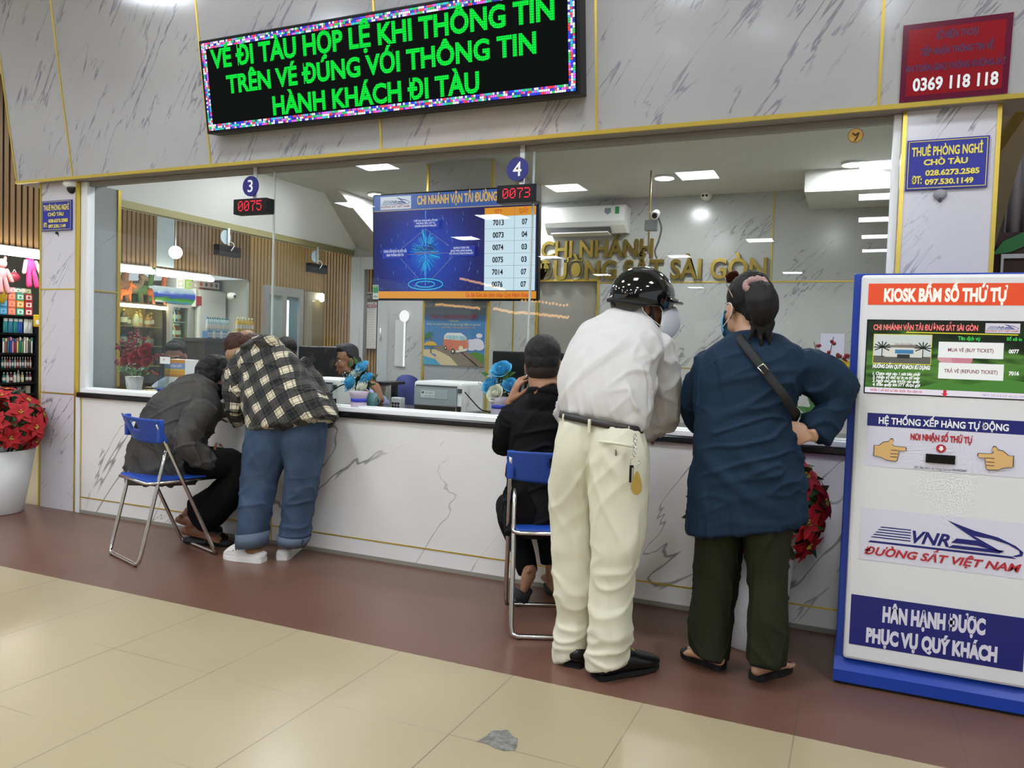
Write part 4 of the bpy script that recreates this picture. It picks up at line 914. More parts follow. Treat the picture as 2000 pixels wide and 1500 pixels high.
def add_head(bm, c, R, s=1.0, neck=None, nr=0.052, ears=True):
    c = V(c); P = lambda x, y, z: c + R @ V((x*s, y*s, z*s))
    def el(x, y, z, a, b, d): ball(bm, P(x, y, z), (a*s, b*s, d*s), 20, 14, R)
    el(0, -0.012, 0.035, 0.077, 0.097, 0.088); el(0, 0.03, -0.035, 0.062, 0.064, 0.082); el(0, 0.058, -0.088, 0.032, 0.028, 0.026)
    el(0, 0.092, -0.028, 0.014, 0.022, 0.017); tube(bm, [P(0, 0.082, 0.012), P(0, 0.103, -0.026)], [0.009*s, 0.012*s], 10, round_cap=True)
    el(0, 0.078, 0.022, 0.05, 0.014, 0.011); el(0.036, 0.062, -0.032, 0.026, 0.026, 0.024); el(-0.036, 0.062, -0.032, 0.026, 0.026, 0.024)
    el(0, 0.086, -0.062, 0.024, 0.012, 0.0075); el(0, 0.083, -0.073, 0.02, 0.012, 0.008); el(0.045, 0.02, -0.07, 0.022, 0.035, 0.025); el(-0.045, 0.02, -0.07, 0.022, 0.035, 0.025)
    if ears:
        for sx in (1, -1):
            el(sx*0.079, -0.008, -0.012, 0.009, 0.021, 0.032); el(sx*0.077, -0.004, -0.034, 0.008, 0.012, 0.014)
    if neck is not None: tube(bm, smooth_path([P(0, -0.015, -0.02), P(0, -0.022, -0.09), V(neck)], 4), nr*s, 16)
def add_eyes(parent, c, R, s=1.0):
    c = V(c); P = lambda x, y, z: c + R @ V((x*s, y*s, z*s))
    bm = B()
    for sx in (1, -1): ball(bm, P(sx*0.031, 0.0765, 0.002), (0.0125*s, 0.0085*s, 0.0075*s), 14, 10, R); ball(bm, P(sx*0.031, 0.0822, 0.002), (0.0055*s, 0.0036*s, 0.0055*s), 10, 8, R, mi=1)
    part('eyes', bm, [mat('eye_white', 'd8d2c8', 0.25), mat('eye_dark', '140c08', 0.2)], parent)
    bm = B()
    for sx in (1, -1): tube(bm, [P(sx*0.012, 0.091, 0.022), P(sx*0.032, 0.09, 0.029), P(sx*0.052, 0.076, 0.023)], [0.0022*s, 0.003*s, 0.0014*s], 8)
    part('eyebrows', bm, HAIR, parent)
def add_hand(bm, wrist, d, nrm, side=1, s=1.0, curl=(0.3, 0.4, 0.3), spread=0.1, thumb=(0.8, 0.4), fr=0.0082):
    """wrist point, finger direction d, palm-facing normal nrm, side=+1 thumb towards d x nrm"""
    w_ = V(wrist); d = V(d).normalized(); n = V(nrm); n = (n-d*n.dot(d)).normalized(); t = d.cross(n).normalized()*side
    tube(bm, [w_-d*0.03*s, w_, w_+d*0.035*s, w_+d*0.075*s, w_+d*0.09*s], [(0.026*s, 0.021*s), (0.029*s, 0.02*s), (0.038*s, 0.017*s), (0.041*s, 0.0145*s), (0.037*s, 0.011*s)], 14, ref=t, round_cap=False)
    for k, (off, ln) in enumerate(((0.030, 0.070), (0.0105, 0.079), (-0.0095, 0.073), (-0.029, 0.058))):
        p = w_ + d*(0.084-0.004*abs(k-1.3))*s + t*off*s; dirv = (d + t*spread*(1.4-k)*0.9).normalized(); pts = [p-dirv*0.012*s, p]; ang = 0
        for j, f in enumerate((0.45, 0.31, 0.24)):
            ang += curl[j]*(1+0.12*k); q = dirv*math.cos(ang)+n*math.sin(ang); pts.append(pts[-1]+q*ln*f*s)
        tube(bm, pts, [fr*s*1.08, fr*s*1.08, fr*s, fr*s*0.93, fr*s*0.78], 10, round_cap=True)
    a, b = thumb; p = w_ + d*0.018*s + t*0.026*s; d1 = (d*math.cos(a)+t*math.sin(a)+n*0.35).normalized(); d2 = (d1+d*b+n*0.25).normalized(); d3 = (d2+d*b*0.6).normalized()
    tube(bm, [p-d1*0.012*s, p+d1*0.02*s, p+d1*0.042*s, p+d1*0.042*s+d2*0.03*s, p+d1*0.042*s+d2*0.03*s+d3*0.024*s], [0.014*s, 0.0135*s, 0.011*s, 0.0098*s, 0.0075*s], 10, round_cap=True)
def add_foot(bm, heel, toe, ankle, s=1.0, toes=True, up=0.0):
    h = V(heel); t = V(toe); d = (t-h); L = d.length; d.normalize(); sd = d.cross(V((0, 0, 1))).normalized()
    z = V((0, 0, 1))
    tube(bm, [h+d*0.012+z*0.028*s, h+d*0.045+z*0.04*s, h+d*L*0.42+z*0.042*s, h+d*L*0.68+z*0.027*s, h+d*L*0.84+z*0.017*s], [(0.024*s, 0.024*s), (0.031*s, 0.037*s), (0.034*s, 0.038*s), (0.043*s, 0.024*s), (0.042*s, 0.015*s)], 16, ref=sd, round_cap=True)
    tube(bm, [h+d*0.05+z*0.03*s, V(ankle)], [0.034*s, 0.033*s], 14)
    ball(bm, h+d*0.055+z*0.07*s+sd*0.03*s, 0.013*s); ball(bm, h+d*0.055+z*0.07*s-sd*0.03*s, 0.013*s)
    if toes:
        for k in range(5):
            p = h+d*L*(0.86-0.022*k*(1 if True else 0))+sd*(0.03-0.0155*k)*s+z*0.014*s
            tube(bm, [p, p+d*(0.03 if k == 0 else 0.022)*s], [0.0115*s if k == 0 else 0.0085*s, 0.0095*s if k == 0 else 0.007*s], 8, round_cap=True)
def shift(rings, dx=(0, 0, 0)): return [(c+V(dx), a, t) for c, a, t in rings]
def body(name, bmfn, parent, m, cores=(), voxel=0.0055, k=0.78, smooth=3):
    bm = B()
    for t in cores: ring_tube(bm, t, k=k, n=3)
    bmfn(bm)
    me = remesh(bm, voxel, smooth, 0.45)
    for p in me.polygons: p.use_smooth = True
    return part(name, me, m, parent)
ZUP = V((0, 0, 1))
# ---------------------------------------------------------------- A: man in white shirt, cream trousers and helmet
A = thing('person', 'standing person in white shirt, cream trousers and black helmet leaning to counter', 'person', Z(1160, 1300)+V((0, 0, 0)))
M_TR = cloth('cream_twill', 'dad6bd', 'd2ceb6', 0.9, 0.3, 1400); M_SH = cloth('white_shirt', 'c6c2bd', 'cbc7c2', 0.8, 0.15, 1600)
yl, yr = 2.90, 2.84
legL = [RG(1098, 818, 1210, 838, 2.88, 0.105), RG(1086, 880, 1182, 885, 2.88, 0.115), RG(1077, 945, 1165, 945, 2.89, 0.105), RG(1079, 1000, 1162, 1000, 2.9, 0.092), RG(1080, 1055, 1161, 1055, 2.9, 0.085), RG(1082, 1110, 1161, 1110, 2.9, 0.08), RG(1086, 1162, 1157, 1162, 2.9, 0.074), RG(1091, 1200, 1155, 1202, 2.91, 0.07), RG(1085, 1245, 1152, 1243, 2.91, 0.075), RG(1086, 1286, 1142, 1274, 2.91, 0.078)]
legR = [RG(1140, 822, 1254, 842, 2.88, 0.105), RG(1150, 880, 1263, 885, 2.87, 0.12), RG(1152, 945, 1262, 945, 2.86, 0.11), RG(1156, 1000, 1260, 1000, 2.85, 0.10), RG(1158, 1055, 1255, 1055, 2.84, 0.09), RG(1159, 1110, 1241, 1110, 2.84, 0.084), RG(1156, 1160, 1233, 1160, 2.84, 0.08), RG(1155, 1200, 1230, 1200, 2.83, 0.076), RG(1154, 1245, 1231, 1243, 2.83, 0.076), RG(1151, 1285, 1222, 1280, 2.83, 0.075), RG(1151, 1303, 1221, 1296, 2.83, 0.074)]
zz_ = lambda v, x=0: Y(1160, v, 2.87).z
zkn, zan, zhip = zz_(1110), zz_(1240), zz_(930)
dv1 = V((0.5, 0.1, -0.85)).normalized(); dv2 = V((-0.55, 0.1, -0.85)).normalized(); hz = V((1, 0.2, 0.12)).normalized()
def fA(p, n):
    z = p.z; f = 0.0
    f += 0.007*smoothst(0.62, 0.42, z)*crease(p, hz, 11, 3.0, 3.1, 0.30, 1.2)
    f += 0.009*smoothst(0.22, 0.1, z)*crease(p, hz, 13, 3.0, 7, 0.3, 1.2)
    f += 0.005*smoothst(0.45, 0.62, z)*crease(p, dv1, 10, 1.6, 1.2, 0.25, 1.2)*smoothst(0.95, 0.8, z) + 0.004*smoothst(0.4, 0.6, z)*crease(p, dv2, 11, 2, 5.2, 0.22, 1.2)
    f += 0.004*crease(p, ZUP, 10, 0.8, 9, 0.2, 1.2)
    return f
garment('trousers', [legL, legR], 0.0062, M_TR, A, fA, 5)
tor = [RG(1104, 806, 1256, 838, 2.885, 0.10), RG(1098, 780, 1268, 806, 2.90, 0.118), RG(1095, 745, 1274, 760, 2.93, 0.125), RG(1106, 712, 1280, 715, 2.97, 0.125), RG(1118, 680, 1292, 688, 3.01, 0.115), RG(1134, 648, 1292, 662, 3.05, 0.10), RG(1175, 620, 1280, 635, 3.08, 0.075), RG(1205, 604, 1262, 616, 3.10, 0.055)]
armR = [RG(1262, 655, 1306, 668, 3.06, 0.06), RG(1262, 690, 1317, 692, 3.09, 0.068), RG(1270, 738, 1325, 736, 3.13, 0.062), RG(1278, 780, 1330, 776, 3.17, 0.058), RG(1280, 800, 1328, 812, 3.20, 0.055), RG(1262, 812, 1312, 836, 3.26, 0.05), RG(1254, 834, 1268, 860, 3.33, 0.045)]
armL = [RG(1122, 660, 1170, 660, 3.06, 0.06), RG(1108, 720, 1155, 720, 3.13, 0.062), RG(1094, 775, 1140, 775, 3.2, 0.056), RG(1088, 815, 1128, 818, 3.28, 0.05), RG(1092, 840, 1130, 830, 3.42, 0.042)]
dA = V((0.75, 0.1, 0.6)).normalized(); dB = V((0.35, 0.1, -0.9)).normalized()
def fS(p, n):
    u = (p-Y(1267, 740, 3.0)); near = math.exp(-(u.length/0.2)**2); waist = smoothst(1.12, 1.0, p.z)
    arm = smoothst(Y(1276, 740, 3.1).x, Y(1290, 740, 3.1).x, p.x)
    return (0.012*near*crease(p, dA, 12, 2.5, 2.2, 0.26, 1.2) + 0.014*waist*crease(p, dB, 17, 3.5, 4.0, 0.22) + 0.007*crease(p, dA, 8, 1.5, 6.5, 0.22, 1.2)*smoothst(1.42, 1.25, p.z) + 0.004*crease(p, dB, 9, 1.6, 3.5, 0.2, 1.2))*(1-arm*0.7) + arm*(0.009*crease(p, V((-0.8, 0.1, 0.5)).normalized(), 12, 2.5, 1.0, 0.3, 1.2)+0.004*crease(p, ZUP, 13, 3, 7.0, 0.25, 1.2))
garment('shirt', [tor, armR, armL], 0.0062, M_SH, A, fS, 4)
hc = Y(1256, 592, 3.13); hR = rot_from((0.78, 0.60, -0.10), (0.12, 0, 1))
wr = Y(1262, 842, 3.36); wl = Y(1112, 832, 3.46)
def bA(bm):
    add_head(bm, hc, hR, 1.0, Y(1236, 625, 3.09), 0.055)
    tube(bm, [Y(1290, 815, 3.26), wr], 0.03, 12); add_hand(bm, wr, (-0.25, 0.95, 0.1), (-0.6, 0, -0.6), -1, 0.95, (0.45, 0.5, 0.4))
    tube(bm, [Y(1105, 818, 3.3), wl], 0.03, 12); add_hand(bm, wl, (0.5, 0.8, 0.05), (0.3, 0, -0.9), 1, 0.95, (0.45, 0.5, 0.4))
body('body', bA, A, SKIN2, [tor, armR[:5], armL[:4], legL, legR], k=0.7)
# belt, loops, pocket
bm = B(); r0 = RG(1101, 802, 1253, 833, 2.882, 0.108); r1 = RG(1099, 815, 1251, 847, 2.880, 0.110)
def band(bm, r0, r1, k0=1.02, k1=1.05, seg=48):
    (c0, a0, b0), (c1, a1, b1) = ring_frames([r0, r1]); pw = lambda x: math.copysign(abs(x)**(2/2.25), x); L = []
    for c, a, b, k in ((c0, a0, b0, k0), (c0, a0, b0, k1), (c1, a1, b1, k1), (c1, a1, b1, k0)): L.append([bm.verts.new(c+a*k*pw(math.cos(2*math.pi*j/seg))+b*k*pw(math.sin(2*math.pi*j/seg))) for j in range(seg)])
    for i in range(4):
        for j in range(seg): f = bm.faces.new((L[i][j], L[i][(j+1) % seg], L[(i+1) % 4][(j+1) % seg], L[(i+1) % 4][j])); f.smooth = True
    bmesh.ops.recalc_face_normals(bm, faces=bm.faces)
band(bm, r0, r1, 0.99, 1.06); part('belt', bm, mat('belt_leather', '2a2322', 0.45), A)
bm = B()
for u, v in ((1114, 817), (1170, 826), (1237, 840)):
    c = Y(u, v, 2.88); (c0, a0, b0) = ring_frames([r0, r1])[0]; x = (c-c0).dot(a0.normalized())/a0.length; yb = -math.sqrt(max(0.02, 1-min(0.97, abs(x))**2.25))*0.118
    p = V((c.x, 2.88+yb-0.004, c.z)); box(bm, p.x-0.005, p.x+0.005, p.y-0.004, p.y+0.012, p.z-0.03, p.z+0.022, 0.002)
part('belt_loops', bm, M_TR, A)
bm = B(); c = Y(1203, 866, 2.755); tube(bm, [Y(1170, 862, 2.748), Y(1203, 866, 2.738), Y(1236, 872, 2.752)], 0.005, 6); tube(bm, [Y(1203, 878, 2.742), Y(1203, 890, 2.74)], 0.003, 6, mi=1); part('back_pocket', bm, [M_TR, mat('pocket_button', '6b675c', 0.5)], A)
# shoes
def loafer(heel, toe, w=0.052, h=0.105):
    h0 = V(heel); t0 = V(toe); d = (t0-h0); L = d.length; d.normalize(); sd = d.cross(ZUP).normalized()
    bm = B(); ring_tube(bm, [(h0+d*(L*f)+ZUP*(0.014+q/2), sd*w*a_, q/2) for f, a_, q in ((0.0, 0.80, 0.066), (0.06, 0.88, 0.07), (0.25, 0.88, 0.075), (0.45, 0.93, 0.085), (0.62, 1.0, 0.068), (0.8, 0.98, 0.052), (0.93, 0.72, 0.04), (0.985, 0.35, 0.026))], 24, 2.6, 3, dome=0.3)
    s2 = B()
    pts = [(0.0, -.6), (0.0, .6), (.08, .8), (.3, .85), (.6, 1.02), (.85, .9), (.97, .5), (1.0, 0), (.97, -.5), (.85, -.9), (.6, -1.02), (.3, -.85), (.08, -.8)]
    prism(s2, [h0+d*(L*a)+sd*(w*b)+ZUP*0.008 for a, b in pts], (0, 0, 0.014)); prism(s2, [h0+d*(L*a)+sd*(w*b*0.95) for a, b in ((0.0, -.6), (0.0, .6), (.08, .8), (.26, .82), (.26, -.82), (.08, -.8))], (0, 0, 0.022)); bmesh.ops.recalc_face_normals(s2, faces=s2.faces)
    return bm, s2
SHO = mat('black_leather', '0e0e0f', 0.28)
for hl, to in ((Z(1117, 1305), Z(1153, 1258)), (Z(1162, 1326), Z(1283, 1303))):
    bm, s2 = loafer(hl, to); o = part('shoe', bm, SHO, A, smooth=True); part('sole', s2, M_BLACKM, o)
    d = (V(to)-V(hl)).normalized(); sd = d.cross(ZUP).normalized(); c = V(hl)+d*(0.58*(V(to)-V(hl)).length)+ZUP*0.088; bm = B(); tube(bm, [c-sd*0.028-ZUP*0.012, c+ZUP*0.002, c+sd*0.028-ZUP*0.012], 0.004, 8); part('buckle', bm, M_GOLD, o)
# helmet
def helmet(parent, c, R, s=1.0):
    c = V(c); P = lambda x, y, z: c + R @ V((x*s, y*s, z*s))
    bm = B(); U, W_ = 40, 22; rows = []
    for i in range(W_+1):
        th = math.pi*0.66*i/W_; row = []
        for k in range(U):
            a = 2*math.pi*k/U; f = math.sin(a)      # +1 front
            lim = 1.0 - 0.20*max(0, f)**1.3 + 0.06*max(0, -f) - 0.13*math.exp(-((abs(math.cos(a))-1)/0.10)**2)*(1 if f < 0.45 else 0.6)
            t = th*lim; rr = 0.122+0.006*max(0, -f); row.append(bm.verts.new(P(0.112*math.sin(t)*math.cos(a), -0.008+0.134*math.sin(t)*f, 0.028+0.118*math.cos(t) - 0.012*smoothst(1.2, 1.9, t))))
        rows.append(row)
    for i in range(W_):
        for k in range(U):
            try: f = bm.faces.new((rows[i][k], rows[i+1][k], rows[i+1][(k+1) % U], rows[i][(k+1) % U])); f.smooth = True
            except ValueError: pass
    bmesh.ops.remove_doubles(bm, verts=bm.verts, dist=1e-5); bmesh.ops.recalc_face_normals(bm, faces=bm.faces)
    me = bpy.data.meshes.new('helmet'); bm.to_mesh(me); bm.free(); o = bpy.data.objects.new('tmp', me); col.objects.link(o)
    so = o.modifiers.new('s', 'SOLIDIFY'); so.thickness = 0.014*s; so.offset = -1
    dg = bpy.context.evaluated_depsgraph_get(); m2 = bpy.data.meshes.new_from_object(o.evaluated_get(dg)); bpy.data.objects.remove(o)
    for p in m2.polygons: p.use_smooth = True
    h = part('helmet', m2, mat('helmet_black', '0b0b0d', 0.07, coat=0.6), parent)
    bm = B(); n = 16; top = []; bot = []
    for k in range(n+1):
        a = math.radians(28+124*k/n); x = math.cos(a); y = math.sin(a)
        for lst, dz in ((top, 0.0), (bot, -0.007)):
            lst.append((bm.verts.new(P(0.110*x, -0.008+0.128*y, 0.042+dz)), bm.verts.new(P(0.118*x, -0.008+0.128*y+0.048*max(0, y)**0.7, 0.024+dz))))
    for k in range(n):
        for q in (top, bot): bm.faces.new((q[k][0], q[k][1], q[k+1][1], q[k+1][0]))
        bm.faces.new((top[k][1], bot[k][1], bot[k+1][1], top[k+1][1])); bm.faces.new((top[k][0], bot[k][0], bot[k+1][0], top[k+1][0]))
    bmesh.ops.recalc_face_normals(bm, faces=bm.faces); part('visor_brim', bm, MATS['helmet_black'], h, smooth=True)
    bm = B(); tube(bm, smooth_path([P(0.112*math.cos(math.radians(a)), -0.008+0.136*math.sin(math.radians(a)), -0.008+0.0*a) for a in range(190, 351, 20)], 2), (0.008*s), 8); part('rear_trim', bm, M_BLACKM, h)
    bm = B(); tube(bm, smooth_path([P(0.098, -0.01, -0.005), P(0.075, 0.03, -0.08), P(0.0, 0.045, -0.125), P(-0.075, 0.03, -0.08), P(-0.098, -0.01, -0.005)], 5), [(0.008, 0.003)]*21, 8); part('chin_strap', bm, M_BLACKM, h)
    return h
helmet(A, hc, hR, 1.0)
def face_mask(parent, c, R, color, s=1.0, beak=0.03, loops=None):
    c = V(c); bm = B(); U, W_ = 14, 10; g = []
    for i in range(W_+1):
        row = []; b = -1+2*i/W_
        for k in range(U+1):
            a = (-1+2*k/U); ang = a*1.42; rx = 0.08*(1-0.10*b*b); y = 0.035+0.068*math.cos(ang)+beak*math.cos(ang)**3*(1-0.6*b*b); hgt = 0.058*(1-0.45*abs(a)**2)
            row.append(bm.verts.new(c + R @ V((rx*math.sin(ang)*s, y*s, (-0.055+b*hgt)*s))))
        g.append(row)
    for i in range(W_):
        for k in range(U): bm.faces.new((g[i][k], g[i][k+1], g[i+1][k+1], g[i+1][k])).smooth = True
    me = mesh_of(bm, 'tmp', True); o = bpy.data.objects.new('tmp', me); col.objects.link(o); so = o.modifiers.new('s', 'SOLIDIFY'); so.thickness = 0.003
    dg = bpy.context.evaluated_depsgraph_get(); m2 = bpy.data.meshes.new_from_object(o.evaluated_get(dg)); bpy.data.objects.remove(o)
    for p in m2.polygons: p.use_smooth = True
    h = part('face_mask', m2, color, parent)
    bm = B()
    for sx in (1, -1):
        pts = [c + R @ V(q) for q in ((sx*0.075*s, 0.055*s, -0.03*s), (sx*0.086*s, 0.01, 0.012*s), (sx*0.086*s, -0.028*s, 0.01*s), (sx*0.086*s, -0.03*s, -0.03*s), (sx*0.078*s, 0.05*s, -0.075*s))]
        tube(bm, smooth_path(pts, 4), 0.0018, 6)
    part('ear_loops', bm, loops or M_WPLAS, h); return h
face_mask(A, hc, hR, cloth('mask_white', 'd9dade', None, 0.8, 0.1), 1.12, 0.05)
add_eyes(A, hc, hR)
bm = B(); tube(bm, smooth_path([Y(1212, 606, 3.055), Y(1232, 600, 3.03), Y(1252, 606, 3.05), Y(1266, 620, 3.10)], 4), [(0.018, 0.006)]*13, 8, ref=(0, 0, 1)); part('collar', bm, M_SH, A, smooth=True)
bm = B(); ball(bm, hc + hR @ V((0, -0.03, -0.035)), (0.078, 0.075, 0.055), 18, 12, hR); part('hair', bm, HAIR, A)
# keys hanging from his belt loop
p = Y(1240, 848, 2.745); t = thing('key_ring', 'bunch of keys with brass teardrop tag hanging at cream trousers', 'keys', p)
bm = B()
for k in range(5): q = p+V((0.002*(k % 2), 0, -0.016*k)); tube(bm, [q+V((0.006*math.cos(a)*(1 if k % 2 else 0.4), 0.006*math.cos(a)*(0.3 if k % 2 else 1), 0.01*math.sin(a)-0.008)) for a in [2*math.pi*j/10 for j in range(11)]], 0.0016, 5)
part('chain', bm, M_CHROME, t)
q = p+V((0.004, -0.002, -0.10)); bm = B(); tube(bm, [q+V((0.016*math.cos(a), 0.0, 0.016*math.sin(a))) for a in [2*math.pi*j/18 for j in range(19)]], 0.0016, 6); part('split_ring', bm, M_CHROME, t)
bm = B(); box(bm, q.x-0.018, q.x-0.003, q.y-0.005, q.y+0.003, q.z-0.075, q.z-0.012, 0.002); part('key', bm, M_BLACK, t)
bm = B(); box(bm, q.x-0.008, q.x-0.002, q.y-0.008, q.y-0.005, q.z-0.1, q.z-0.02, 0.001); part('key', bm, M_CHROME, t)
bm = B(); n = 20; pts = []
for k in range(n): a = 2*math.pi*k/n; pts.append(q+V((0.012+0.020*math.cos(a)*(1-0.42*max(0, math.sin(a))), -0.006, -0.085+0.040*math.sin(a)*(1.35 if math.sin(a) > 0 else 0.8))))
prism(bm, pts, (0, -0.004, 0)); part('tag', bm, mat('horn_tag', 'a58a3f', 0.35, 0.2), t)
# paper slip between his arm and body
bm = B(); a, b, c, d = Y(1262, 770, 3.40), Y(1268, 775, 3.36), Y(1264, 822, 3.36), Y(1256, 820, 3.40); prism(bm, [a, b, c, d], (0.004, 0.002, 0)); o = part('paper_slip', bm, mat('paper_pale', 'b9c2c6', 0.6)); centre(o); tag(o, 'pale printed paper slip held in front of the white shirt', 'paper')
# ---------------------------------------------------------------- B: woman in teal tunic
Bp = thing('person', 'standing person in dark teal tunic and olive trousers, hand on hip, hair in scrunchie', 'person', Z(1440, 1315))
M_TU = cloth('teal_jersey', '1b2e40', '182a3c', 0.75, 0.12, 1500, 0.15); M_OL = cloth('olive_cloth', '282a1c', '2c2e20', 0.9, 0.2, 1300)
lL = [RG(1362, 985, 1470, 985, 3.08, 0.13), RG(1360, 1044, 1449, 1044, 3.09, 0.11), RG(1356, 1107, 1442, 1107, 3.1, 0.09), RG(1354, 1162, 1435, 1164, 3.1, 0.082), RG(1348, 1205, 1429, 1205, 3.1, 0.08), RG(1349, 1246, 1425, 1252, 3.1, 0.08), RG(1352, 1264, 1422, 1288, 3.1, 0.082)]
lR = [RG(1440, 985, 1552, 985, 3.05, 0.13), RG(1454, 1044, 1545, 1035, 3.05, 0.11), RG(1459, 1090, 1539, 1088, 3.05, 0.095), RG(1462, 1130, 1537, 1130, 3.05, 0.085), RG(1463, 1180, 1536, 1180, 3.04, 0.08), RG(1460, 1235, 1536, 1240, 3.04, 0.08), RG(1456, 1280, 1532, 1300, 3.04, 0.082)]
garment('trousers', [lL, lR], 0.0065, M_OL, Bp, lambda p, n: 0.009*crease(p, ZUP, 9, 1.0, 2, 0.16)+0.006*crease(p, V((0.6, 0, -0.8)), 10, 2.5, 5, 0.14), 5)
to = [RG(1430, 662, 1512, 660, 3.10, 0.055), RG(1405, 670, 1545, 670, 3.09, 0.085), RG(1375, 692, 1572, 690, 3.08, 0.105), RG(1362, 725, 1576, 725, 3.07, 0.125), RG(1360, 770, 1560, 770, 3.07, 0.135), RG(1360, 815, 1548, 815, 3.07, 0.14), RG(1358, 850, 1552, 848, 3.06, 0.142), RG(1354, 900, 1565, 895, 3.06, 0.15), RG(1348, 965, 1575, 955, 3.06, 0.155), RG(1341, 1030, 1575, 1014, 3.06, 0.155), RG(1342, 1040, 1575, 1020, 3.06, 0.155)]
aR = [RG(1545, 688, 1590, 690, 3.09, 0.07), RG(1570, 700, 1625, 712, 3.12, 0.075)]
aR = [(Y(1556, 705, 3.09), V((0.045, 0, 0.05)), 0.075), (Y(1590, 728, 3.11), V((0.05, 0, 0.068)), 0.075), (Y(1625, 752, 3.13), V((0.05, 0, 0.07)), 0.068), (Y(1648, 768, 3.14), V((0.05, 0, 0.05)), 0.06)]
aR2 = [(Y(1652, 763, 3.14), V((0.045, 0, 0.03)), 0.055), (Y(1630, 793, 3.13), V((0.066, 0, 0.028)), 0.06), (Y(1608, 822, 3.11), V((0.066, 0, 0.0)), 0.06), (Y(1590, 848, 3.09), V((0.058, 0, -0.042)), 0.055)]
aL = [RG(1362, 695, 1420, 700, 3.09, 0.075), RG(1346, 730, 1402, 730, 3.12, 0.072), RG(1332, 768, 1385, 768, 3.16, 0.068), RG(1331, 802, 1380, 802, 3.2, 0.062), RG(1345, 822, 1385, 826, 3.26, 0.055), RG(1362, 826, 1395, 818, 3.36, 0.05)]
wc = Y(1545, 838, 2.95); dw = V((-0.95, 0, -0.32)).normalized()
def fT(p, n):
    u = (p-Y(1540, 840, 3.0)); w_ = math.exp(-(u.length/0.34)**2); low = smoothst(0.95, 0.82, p.z)
    sw = p-Y(1560, 820, 3.06); rad = math.atan2(sw.z, sw.x)
    r_ = sw.length
    f = 0.0
    if p.z > 0.9: f += 0.011*crease(p, V((0.08, 0, -1)).normalized(), 11, 1.1, 3, 0.14)*smoothst(0.92, 1.05, p.z)*smoothst(1.3, 1.18, p.z)
    # drape folds sweeping from the hand on the hip round the seat
    c = p-Y(1600, 760, 3.06); R_ = math.hypot(c.x, c.z); f += 0.009*(0.5+0.5*math.sin(R_*58+2.5*noise.noise(p*5)))**2*math.exp(-((p.z-0.79)/0.12)**2)
    f += 0.013*w_*crease(p, dw, 15, 2.2, 6, 0.2) + 0.008*smoothst(0.9, 0.7, p.z)*crease(p, V((0.25, 0, -1)).normalized(), 9, 1.2, 8, 0.12)
    return f
garment('tunic', [to, aR, aR2, aL], 0.0065, M_TU, Bp, fT, 5)
hb = Y(1459, 602, 3.13); hbR = rot_from((-0.62, 0.78, -0.05))
wB = Y(1582, 848, 3.06)
def bB(bm):
    add_head(bm, hb, hbR, 0.98, Y(1468, 662, 3.09), 0.056)
    tube(bm, [Y(1640, 775, 3.13), wB], [0.038, 0.028], 12); add_hand(bm, wB, (-0.93, -0.28, 0.16), (0.1, 0.9, -0.2), 1, 0.95, (0.25, 0.3, 0.3), 0.08, (0.7, 0.3))
    w2 = Y(1392, 820, 3.38); tube(bm, [Y(1352, 812, 3.22), w2], 0.032, 12); add_hand(bm, w2, (0.8, 0.55, 0.1), (0, 0.4, -0.9), 1, 0.92, (0.4, 0.4, 0.4))
    add_foot(bm, Z(1409, 1304, 0.03), Z(1338, 1276, 0.03), Y(1398, 1270, 3.1), 0.95); add_foot(bm, Z(1474, 1323, 0.03), Z(1537, 1300, 0.03), Y(1492, 1275, 3.05), 0.95)
body('body', bB, Bp, SKIN3, [to[:9], aR[:3], aL[:5], lL[:6], lR[:6]], k=0.75)
face_mask(Bp, hb, hbR, cloth('mask_blue', '6fa9c6', None, 0.8, 0.1), 0.98, 0.02); add_eyes(Bp, hb, hbR, 0.98)
def hair_noise(amp, seed, d=ZUP, ac=60, al=7): return lambda p, n: amp*fold(p, d, ac, al, seed)+amp*0.6*noise.noise(p*45)
def hB(bm):
    P = lambda x, y, z: hb + hbR @ V((x, y, z))
    ball(bm, P(0, -0.022, 0.045), (0.083, 0.098, 0.09), 20, 14, hbR); ball(bm, P(0.01, -0.07, 0.0), (0.07, 0.05, 0.07), 16, 12, hbR); ball(bm, P(0, -0.03, 0.085), (0.062, 0.07, 0.055), 16, 12, hbR)
    t0 = Y(1478, 566, 3.02)
    tube(bm, smooth_path([t0, Y(1488, 584, 2.985), Y(1489, 610, 2.985), Y(1484, 632, 2.995)], 4), [0.035, 0.044, 0.05, 0.053, 0.054, 0.055, 0.054, 0.053, 0.05, 0.046, 0.04, 0.034, 0.026], 16)
    rnd = random.Random(4)
    for k in range(16):
        a = V((rnd.uniform(-.03, .03), rnd.uniform(-.02, .03), rnd.uniform(-.02, .02))); s_ = Y(1484, 622, 2.995)+a; tube(bm, smooth_path([s_, s_+V((rnd.uniform(-.01, .025), 0, -0.03)), s_+V((rnd.uniform(-.02, .04), 0, -0.065-rnd.random()*0.03))], 3), [0.012, 0.011, 0.01, 0.009, 0.008, 0.006, 0.004], 6)
garment('hair', [], 0.005, HAIR, Bp, hair_noise(0.0035, 3), 2, hB)
bm = B(); rnd = random.Random(9); c0 = Y(1474, 557, 3.01)
for k in range(26):
    a = 2*math.pi*k/26; q = c0+V((0.036*math.cos(a)+0.004, 0.010*math.sin(a)-0.012, 0.012*math.cos(a)*0.2+0.020*math.sin(a))); ball(bm, q, (0.011, 0.009, 0.012+0.005*rnd.random()), 8, 6)
part('scrunchie', bm, cloth('scrunchie_pink', '9c7d78', 'a98a84', 0.6), Bp)
P_ = lambda x, y, z: hb + hbR @ V((x, y, z))
bm = B()
